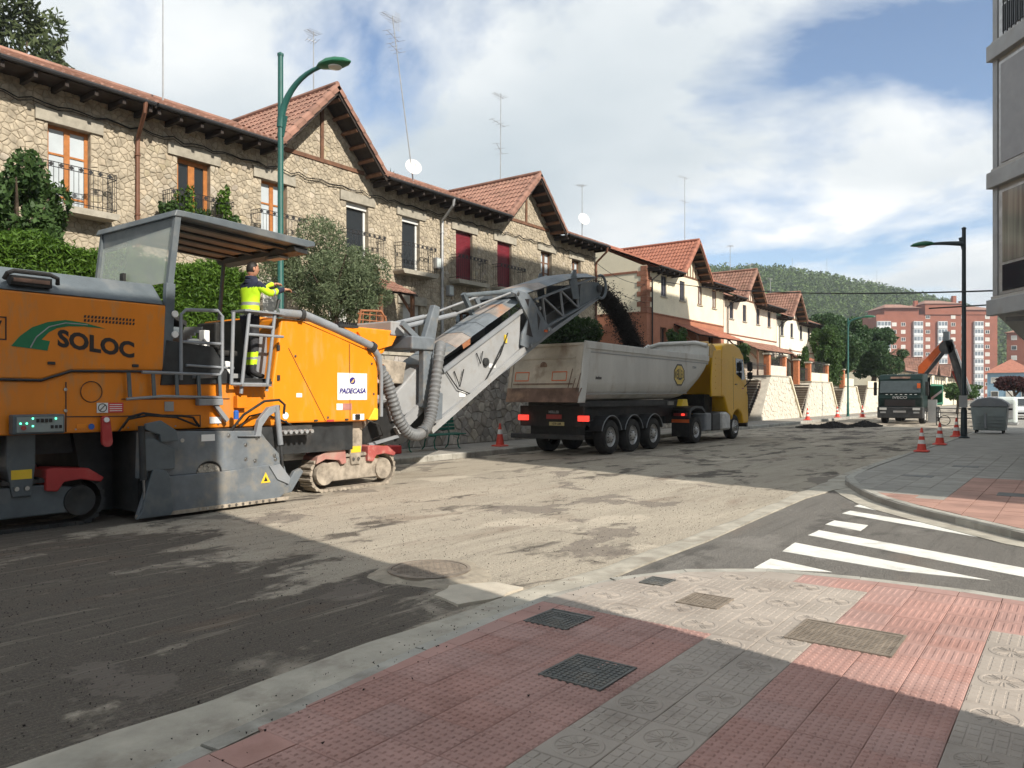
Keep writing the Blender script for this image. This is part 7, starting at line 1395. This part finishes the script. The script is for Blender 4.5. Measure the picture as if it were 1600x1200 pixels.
street_lamp('tall green street lamp standing behind the milling machine canopy', -14.4, 10.72, 9.35, 1, .28, 1.2, 7.75, mt['lampgreen'], 1.2, headgreen)
rl = street_lamp('dark street lamp on the right pavement beside the bin', -3.58, 33.56, 8.05, -1, 0, 1.2, 7.5, mt['lampdark'], .12, headgreen, .085)
MB().bar((-4.75, 33.5, 5.12), (-2.6, 33.5, 5.12), .04, .05).build('banner_bar', mt['lampdark'], rl); MB().box(-3.72, -3.45, 33.35, 33.45, 1.3, 1.75).build('sticker_patch', mt['lightgrey'], rl)
street_lamp('green street lamp beyond the stairs on the left pavement', -14.4, 62.7, 7.6, 1, .1, 1.3, 7.2, mt['lampgreen'], .5, headgreen)

# ================================================================== bench, cones, signs, bins
bn = thing('park_bench', 'green slatted bench against the rubble stone wall', 'bench', (-15.2, 16.7, .15)); bx, y0, y1 = -15.05, 15.3, 18.0
for i in range(4): MB().box(bx - .12 - i * .115, bx - .03 - i * .115, y0, y1, .575 + .004 * i, .605 + .004 * i).build('seat_slat', mt['bench'], bn, bevel=.008)
for i in range(4): z = .70 + i * .105; x = bx - .50 - i * .022; MB().box(x - .028, x, y0, y1, z, z + .085).build('back_slat', mt['bench'], bn, bevel=.008)
for y in (y0 + .3, (y0 + y1) / 2, y1 - .3):
    MB().tube([(bx - .02, y, .155), (bx - .10, y, .22), (bx - .13, y, .4), (bx - .06, y, .56), (bx - .46, y, .57), (bx - .56, y, 1.1)], .02, 8).build('leg_frame', mt['bench'], bn, smooth=True); MB().tube([(bx - .62, y, .155), (bx - .52, y, .25), (bx - .46, y, .57)], .02, 8).build('leg', mt['bench'], bn, smooth=True)
def cone(label, x, y, h=.75, bands=2, z=.15, group='traffic cones'):
    c = thing('traffic_cone', label, 'traffic cone', (x, y, z), group); b = h * .27
    MB().add([(x + sx * b * k, y + sy * b * k, z + zz_) for zz_, k in ((0, 1), (.03, 1), (.05, .8)) for sx, sy in ((-1, -1), (1, -1), (1, 1), (-1, 1))], [(3, 2, 1, 0)] + [(r_ * 4 + i, r_ * 4 + (i + 1) % 4, (r_ + 1) * 4 + (i + 1) % 4, (r_ + 1) * 4 + i) for r_ in range(2) for i in range(4)] + [(8, 9, 10, 11)]).build('base', mt['cone'], c)
    rf = lambda f: h * .19 * (1 - f) + h * .035 * f
    MB().lathe([(rf(f), .045 + (h - .045) * f) for f in (0, .25, .5, .75, 1)] + [(rf(1) * .6, h)], (x, y, z), n=20).build('body', mt['cone'], c, smooth=True)
    bl = [(.28, .46), (.62, .78)] if bands == 2 else ([(.5, .72)] if bands == 1 else [(.2, .34), (.48, .62), (.76, .88)])
    for a, d_ in bl: MB().lathe([(rf(a) + .004, .045 + (h - .045) * a), (rf(d_) + .004, .045 + (h - .045) * d_)], (x, y, z), n=20, cap=False).build('white_band', mt['conewhite'], c, smooth=True)
cone('large striped cone on the kerb nearest the side street', -3.97 + .3, 24.6, .68); cone('striped cone at the right kerb midway to the lamp post', -3.86 + .15, 28.4, .72); cone('striped cone at the foot of the dark lamp post', -3.9, 34.2, .74)
cone('red cone between the bench and the lorry', -14.75, 19.25, .72, 1); cone('small cone on the left kerb nearest the first stairs', -14.3, 51.5, .8); cone('small cone on the left pavement before the far lamp post', -14.4, 59.5, .8); cone('small cone on the left pavement past the far lamp post', -14.3, 67, .8); cone('cone half hidden behind the green truck', -12.9, 60.5, .8)
sg = thing('temporary_sign', 'temporary no parking board with red ring standing by the bench', 'sign', (-15.2, 14.9, .15))
MB().box(-15.24, -15.20, 14.62, 15.12, .62, 1.35).build('panel', mt['white'], sg); MB().tube([(-15.185, 14.87 + .15 * math.cos(R(a)), 1.15 + .15 * math.sin(R(a))) for a in range(0, 361, 15)], .025, 6).build('red_ring', mt['signred'], sg); MB().lathe([(.13, 0), (.13, .01)], (-15.2, 14.87, 1.15), (1, 0, 0), 20).build('blue_disc', mt['signblue'], sg); MB().bar((-15.18, 14.77, 1.25), (-15.18, 14.97, 1.05), .03, .01, (1, 0, 0)).build('red_bar', mt['signred'], sg)
for i in range(3): MB().box(-15.199, -15.196, 14.68, 15.06, .7 + i * .08, .73 + i * .08).build('text_line', mt['midgrey'], sg)
MB().box(-15.45, -15.0, 14.6, 15.15, .15, .38).build('base_block', mt['signred'], sg, bevel=.03); MB().tube([(-15.22, 14.87, .3), (-15.22, 14.87, .65)], .02, 8).build('stem', mt['zinc'], sg)
yb_ = thing('yellow_board', 'short yellow brown board leaning beside the hose loop', 'board', (-13.7, 13.2, .15)); MB().prism([(-13.98, 13.05, .16), (-13.98, 13.45, .16), (-13.98, 13.5, .62), (-13.98, 13.12, .66)], (.06, 0, .02)).build('plank', mt['yplastic'], yb_, bevel=.01); MB().tube([(-13.9, 13.15, .55), (-13.9, 13.3, .72), (-13.9, 13.48, .58)], .015, 6).build('rope_handle', mt['iron'], yb_)
def bin_(label, x, y, w, d, h, m, lidm, grp='waste containers on the right'):
    b = thing('waste_container', label, 'waste bin', (x, y, .15), grp)
    MB().add([(x + sx * w / 2 * k, y + sy * d / 2 * k, z) for z, k in ((.27, .86), (.15 + h * .72, 1)) for sx, sy in ((-1, -1), (1, -1), (1, 1), (-1, 1))], [(3, 2, 1, 0), (4, 5, 6, 7), (0, 1, 5, 4), (1, 2, 6, 5), (2, 3, 7, 6), (3, 0, 4, 7)]).build('body', m, b, bevel=.05)
    zl = .15 + h * .722; MB().py([(x - w / 2 * 1.04, zl), (x + w / 2 * 1.04, zl), (x + w / 2 * 1.0, zl + h * .1), (x + w * .3, zl + h * .22), (x, zl + h * .27), (x - w * .3, zl + h * .22), (x - w / 2 * 1.0, zl + h * .1)], y - d * .53, y + d * .53).build('lid', lidm, b, bevel=.04)
    for i in range(4): MB().box(x - w * .36, x + w * .4, y - d / 2 - .012 - .0, y - d / 2 + .05, .45 + i * .14, .47 + i * .14).build('front_rib', m, b)
    MB().box(x - w * .12, x - w * .06, y - d / 2 - .03, y - d / 2 + .06, .35, 1.0).build('handle_post', lidm, b)
    for sx in (-1, 1):
        for sy in (-1, 1): MB().lathe([(.08, -.03), (.08, .03)], (x + sx * w * .36, y + sy * d * .36, .235), (1, 0, 0), 12).build('castor', mt['black'], b)
    for sx in (-1, 1): MB().cyl((x + sx * w * .5, y, zl - .1), (x + sx * (w * .5 + .14), y, zl - .1), .04).build('trunnion', mt['dark'], b)
bin_('grey green waste container right of the dark lamp post', -3.15, 38.6, 1.35, 1.1, 1.55, mt['bin'], mt['midgrey']); 
pb = thing('waste_container', 'pale white waste container behind the grey green one', 'waste bin', (-3.3, 50.5, .15), 'waste containers on the right'); MB().px([(49.8, .2), (51.2, .2), (51.2, 1.5), (51.0, 1.68), (50.0, 1.68), (49.8, 1.5)], -3.75, -2.85).build('body', mt['whitebin'], pb, bevel=.12); MB().box(-3.6, -3.0, 49.77, 49.8, .5, 1.3).build('front_panel', mt['lightgrey'], pb, bevel=.01); MB().box(-3.8, -2.8, 49.75, 51.25, .15, .28).build('skirt', mt['lightgrey'], pb)
bf = thing('pipe_barrier', 'grey pipe barrier and hand cart beside the green truck', 'barrier', (-6.2, 50, .0)); 
for z in (.45, .75, 1.0): pipe('rail', [(-6.9, 51.5, z), (-4.6, 50.3, z)], .025, mt['dark'], bf)
for x, y in ((-6.9, 51.5), (-5.75, 50.9), (-4.6, 50.3)): pipe('post', [(x, y, 0), (x, y, 1.1)], .03, mt['dark'], bf)
MB().tube([(-6.4 + .28 * math.cos(R(a)), 50.9, .3 + .28 * math.sin(R(a))) for a in range(0, 361, 20)], .025, 6).build('cart_wheel', mt['black'], bf)

# ================================================================== aerials and dishes
def aerial(label, x, y, z0, z1, lean=(0, 0), yagis=((.97, 1.0, 8), (.78, .8, 5)), dish=None, grid=False):
    a = thing('roof_aerial', label, 'aerial', (x, y, z0), 'television aerials on the roofs'); p0 = V(x, y, z0); p1 = V(x + lean[0], y + lean[1], z1); pt = lambda f: p0.lerp(p1, f)
    MB().tube([p0, pt(.5), p1], [.032, .026, .02], 6).build('mast', mt['zinc'], a); rr_ = random.Random(label)
    for f, L, n in yagis:
        c = pt(f); ang = rr_.uniform(-.5, .5); d = V(math.sin(ang), -math.cos(ang), rr_.uniform(-.05, .15)).normalized(); s = d.cross(V(0, 0, 1)).normalized(); MB().tube([c - d * L * .3, c + d * L * .7], .012, 5).build('boom', mt['zinc'], a)
        for i in range(n): q = c + d * (L * (-.28 + .96 * i / max(1, n - 1))); w = .32 - .16 * i / n; MB().tube([q - s * w, q + s * w], .008, 4).build('element', mt['zinc'], a)
    if grid:
        c = pt(.985); m_ = MB()
        for i in range(9): m_.tube([c + V(-.05, .05 + .02 * i, -.35 + .09 * i), c + V(-.05, .5, -.35 + .09 * i)], .007, 4)
        for i in range(5): m_.tube([c + V(-.05, .1 + .1 * i, -.38), c + V(-.05, .1 + .1 * i, .4)], .007, 4)
        m_.build('reflector_grid', mt['zinc'], a)
    if dish:
        c = pt(dish) + V(.12, 0, 0); ds = V(.85, -.45, .3).normalized(); MB().lathe([(.001, -.09), (.18, -.07), (.32, -.02), (.38, .02), (.37, .035), (.3, .0), (.001, -.07)], c, ds, 24, cap=False).build('dish', mt['white'], a, smooth=True); MB().tube([c - V(0, 0, .3), c + ds * .42], .012, 5).build('dish_arm', mt['zinc'], a)
    return a
aerial('mast leaving the top edge above the left stone roof', -24, 13.3, 11.2, 15.4, yagis=((.9, .8, 6),)); aerial('aerial behind the green lamp head', -24, 19.4, 12.2, 15.9, yagis=((.98, .5, 6), (.9, .4, 4)))
aerial('tallest leaning aerial with satellite dish and grid reflector', -24, 24.95, 11.3, 18.2, (0, -1.3), ((.98, 1.1, 9), (.87, 1.2, 4), (.8, .9, 4)), .09, True); aerial('tall thin aerial on the second gable', -24, 31.35, 11.6, 17.3, (0, .05), ((.97, .8, 6), (.72, 1.1, 4), (.48, 1.2, 3)))
aerial('aerial with satellite dish at the end of the stone row', -24, 40.0 - 5.2 + 4.6, 11.0, 14.4, yagis=((.97, .6, 6),), dish=.38); aerial('tall twin mast on the cream house roof', -24, 54.2, 11.5, 18.2, yagis=((.99, .9, 4), (.72, .7, 3)))
for k, (px_, yy_, za, zb_) in enumerate(((1142, 63.5, 10.5, 14.5), (1177, 68.5, 10.5, 13.6), (1210, 74, 10, 13))): aerial(['first', 'second', 'third'][k] + ' small aerial against the wooded hill beyond the cream gable', -24, yy_, za, zb_, yagis=((.98, .7, 5), (.6, .9, 2)))

# ================================================================== worker on the platform
PX, PY, PZ = -11.0, 7.58, 2.03
pf = thing('person', 'worker in yellow hi-vis jacket reaching forward from the machine platform', 'person', (PX, PY, PZ))
MB().box(PX - .25, PX + .2, PY - .3, PY + .3, 1.987, 2.03).build('rubber_mat', mt['black'], ML)
def skin_mesh(nodes, edges, sub=2):
    me = bpy.data.meshes.new('sk'); me.from_pydata([n[:3] for n in nodes], edges, []); o = bpy.data.objects.new('sk', me); col.objects.link(o)
    o.modifiers.new('skin', 'SKIN'); s = o.modifiers.new('sub', 'SUBSURF'); s.levels = sub; s.render_levels = sub
    sv_ = me.skin_vertices[0].data
    for i, n in enumerate(nodes): sv_[i].radius = (n[3], n[4] if len(n) > 4 else n[3]); sv_[i].use_root = (i == 0)
    bpy.context.view_layer.update(); dg = bpy.context.evaluated_depsgraph_get(); out = bpy.data.meshes.new_from_object(o.evaluated_get(dg)); bpy.data.objects.remove(o); return out
# local axes: +Y the way he faces (down the street), X across (+X = towards us), Z up from the soles
nd = [(0, 0, .98, .155, .13), (0, .01, 1.15, .165, .13), (0, .015, 1.32, .185, .135), (0, .0, 1.47, .175, .12), (0, .02, 1.57, .075), (0, .04, 1.66, .068),
      (.10, 0, .90, .10), (.11, .02, .50, .072), (.12, -.03, .10, .052), (.12, .10, .045, .045), (.12, .19, .035, .035),
      (-.10, 0, .90, .10), (-.11, .06, .50, .072), (-.12, .04, .10, .052), (-.12, .17, .045, .045), (-.12, .26, .035, .035),
      (.20, .03, 1.48, .075), (.225, .22, 1.36, .062), (.20, .44, 1.44, .05), (.19, .53, 1.47, .038),
      (-.20, .04, 1.48, .075), (-.22, .22, 1.40, .062), (-.16, .47, 1.56, .05), (-.14, .56, 1.585, .038)]
ed = [(0, 1), (1, 2), (2, 3), (3, 4), (4, 5), (0, 6), (6, 7), (7, 8), (8, 9), (9, 10), (0, 11), (11, 12), (12, 13), (13, 14), (14, 15), (3, 16), (16, 17), (17, 18), (18, 19), (3, 20), (20, 21), (21, 22), (22, 23)]
nd = [(a, b, c, *r_) for a, b, c, *r_ in nd]
bm = bmesh.new(); bm.from_mesh(skin_mesh(nd, ed, 3))
mats_ = [mt['hivis'], mt['trousers'], mt['navycloth'], mt['reflect'], mt['skin'], mt['black'], mt['hair']]
for f in bm.faces:
    c = f.calc_center_median(); arm = abs(c.x) > .13 and c.z > 1.2 and c.y > .12
    if c.z > 1.565 and abs(c.x) < .1 and c.y < .2: i = 4 if c.z > 1.645 else 2
    elif arm and c.y > .50: i = 4
    elif arm and c.y > .36: i = 2
    elif arm and (.27 < c.y < .31): i = 3
    elif c.z > 1.44 and c.y < .12: i = 2
    elif c.z > 1.0 or arm: i = 3 if (1.17 < c.z < 1.22 and not arm) or (1.0 < c.z < 1.03 and not arm) else 0
    elif c.z > .94: i = 2
    elif c.z < .085: i = 5
    elif .22 < c.z < .42: i = 0 if not .30 < c.z < .34 else 3
    else: i = 1
    f.material_index = i
# head with brow, nose, mouth, ears; turned a little towards the street
def add_head(bm, c, yaw):
    M4 = Matrix.Translation(c) @ Matrix.Rotation(yaw, 4, 'Z'); g = bmesh.ops.create_uvsphere(bm, u_segments=28, v_segments=20, radius=1)
    for v in g['verts']:
        x, y, z = v.co; w = .078 * (1 - .16 * max(0, -z)); yy = y * (.098 if y > 0 else .102); zz_ = z * .125
        if y > .3 and z < -.2: w *= .92
        q = V(x * w, yy, zz_)
        if y > .75:
            q.y += .022 * math.exp(-(x / .18) ** 2 - ((z + .08) / .22) ** 2) - .010 * math.exp(-((abs(x) - .36) / .15) ** 2 - ((z - .12) / .1) ** 2) + .006 * math.exp(-(x / .3) ** 2 - ((z + .48) / .07) ** 2) - .007 * math.exp(-(x / .3) ** 2 - ((z + .40) / .04) ** 2) + .006 * math.exp(-(x / .5) ** 2 - ((z - .24) / .07) ** 2)
        v.co = M4 @ q
    for f in {f for v in g['verts'] for f in v.link_faces}:
        l = M4.inverted() @ f.calc_center_median(); hair = l.z > .045 or (l.y < -.005 and l.z > -.055) or (l.y < .03 and l.z > .0)
        f.material_index = 6 if hair and not (l.y > .055 and l.z < .085) else 4; f.smooth = True
        if abs(abs(l.x) - .03) < .011 and abs(l.z - .014) < .008 and l.y > .06: f.material_index = 6
    for s in (-1, 1):
        g2 = bmesh.ops.create_uvsphere(bm, u_segments=10, v_segments=8, radius=1)
        for v in g2['verts']: v.co = M4 @ V(s * .076 + v.co.x * .012, -.005 + v.co.y * .022, -.005 + v.co.z * .032)
        for f in {f for v in g2['verts'] for f in v.link_faces}: f.material_index = 4
add_head(bm, V(0, .055, 1.755), R(-12))
# hands: palm and five bent fingers
def add_hand(bm, wrist, fwd, up, side):
    f, u = Vector(fwd).normalized(), Vector(up).normalized(); s = f.cross(u).normalized() * side; W_ = Vector(wrist); m_ = MB()
    m_.loft([[W_ + f * a + s * b * w + u * d * t for b, d in ((-1, -1), (1, -1), (1, 1), (-1, 1))] for a, w, t in ((-.02, .026, .02), (.03, .038, .018), (.085, .040, .014))])
    for i, (o_, L_) in enumerate(((-.030, .068), (-.010, .078), (.011, .074), (.030, .058))):
        b = W_ + f * .08 + s * o_; m_.tube([b, b + f * L_ * .5 - u * .006, b + f * L_ * .78 - u * .025, b + f * L_ * .86 - u * .045], [.0095, .009, .008, .006], 6)
    b = W_ + f * .025 - s * .034; m_.tube([b, b + f * .03 - s * .022 - u * .008, b + f * .06 - s * .024 - u * .02], [.012, .010, .007], 6)
    vs = [bm.verts.new(v) for v in m_.v]
    for fc in m_.f:
        try: q = bm.faces.new([vs[i] for i in fc]); q.material_index = 4; q.smooth = True
        except ValueError: pass
add_hand(bm, (.19, .53, 1.47), (-.1, 1, .05), (.2, 0, 1), 1); add_hand(bm, (-.14, .56, 1.585), (.05, 1, .15), (0, -.1, 1), -1)
bmesh.ops.recalc_face_normals(bm, faces=bm.faces); me = bpy.data.meshes.new('body'); 
for v in bm.verts: v.co = v.co * 1.03
bm.to_mesh(me); bm.free(); me.polygons.foreach_set('use_smooth', [True] * len(me.polygons))
for m in mats_: me.materials.append(m)
bd = link('body', me, pf, (PX, PY, PZ))
MB().lathe([(.075, 0), (.1, .02), (.098, .07), (.078, .085)], (PX, PY + .02, PZ + 1.545), n=18, cap=False).build('jacket_collar', mt['navycloth'], pf, smooth=True)
MB().tube([(PX + .17, PY + .62, PZ + 1.49), (PX + .1, PY + .85, PZ + 1.5)], .012, 6).build('tool_handle', mt['dark'], pf)
# control stand the worker leans on
MB().tube([(-10.95, 8.05, 3.1), (-10.95, 8.12, 3.38)], .03, 8).build('lever', mt['dark'], ML)
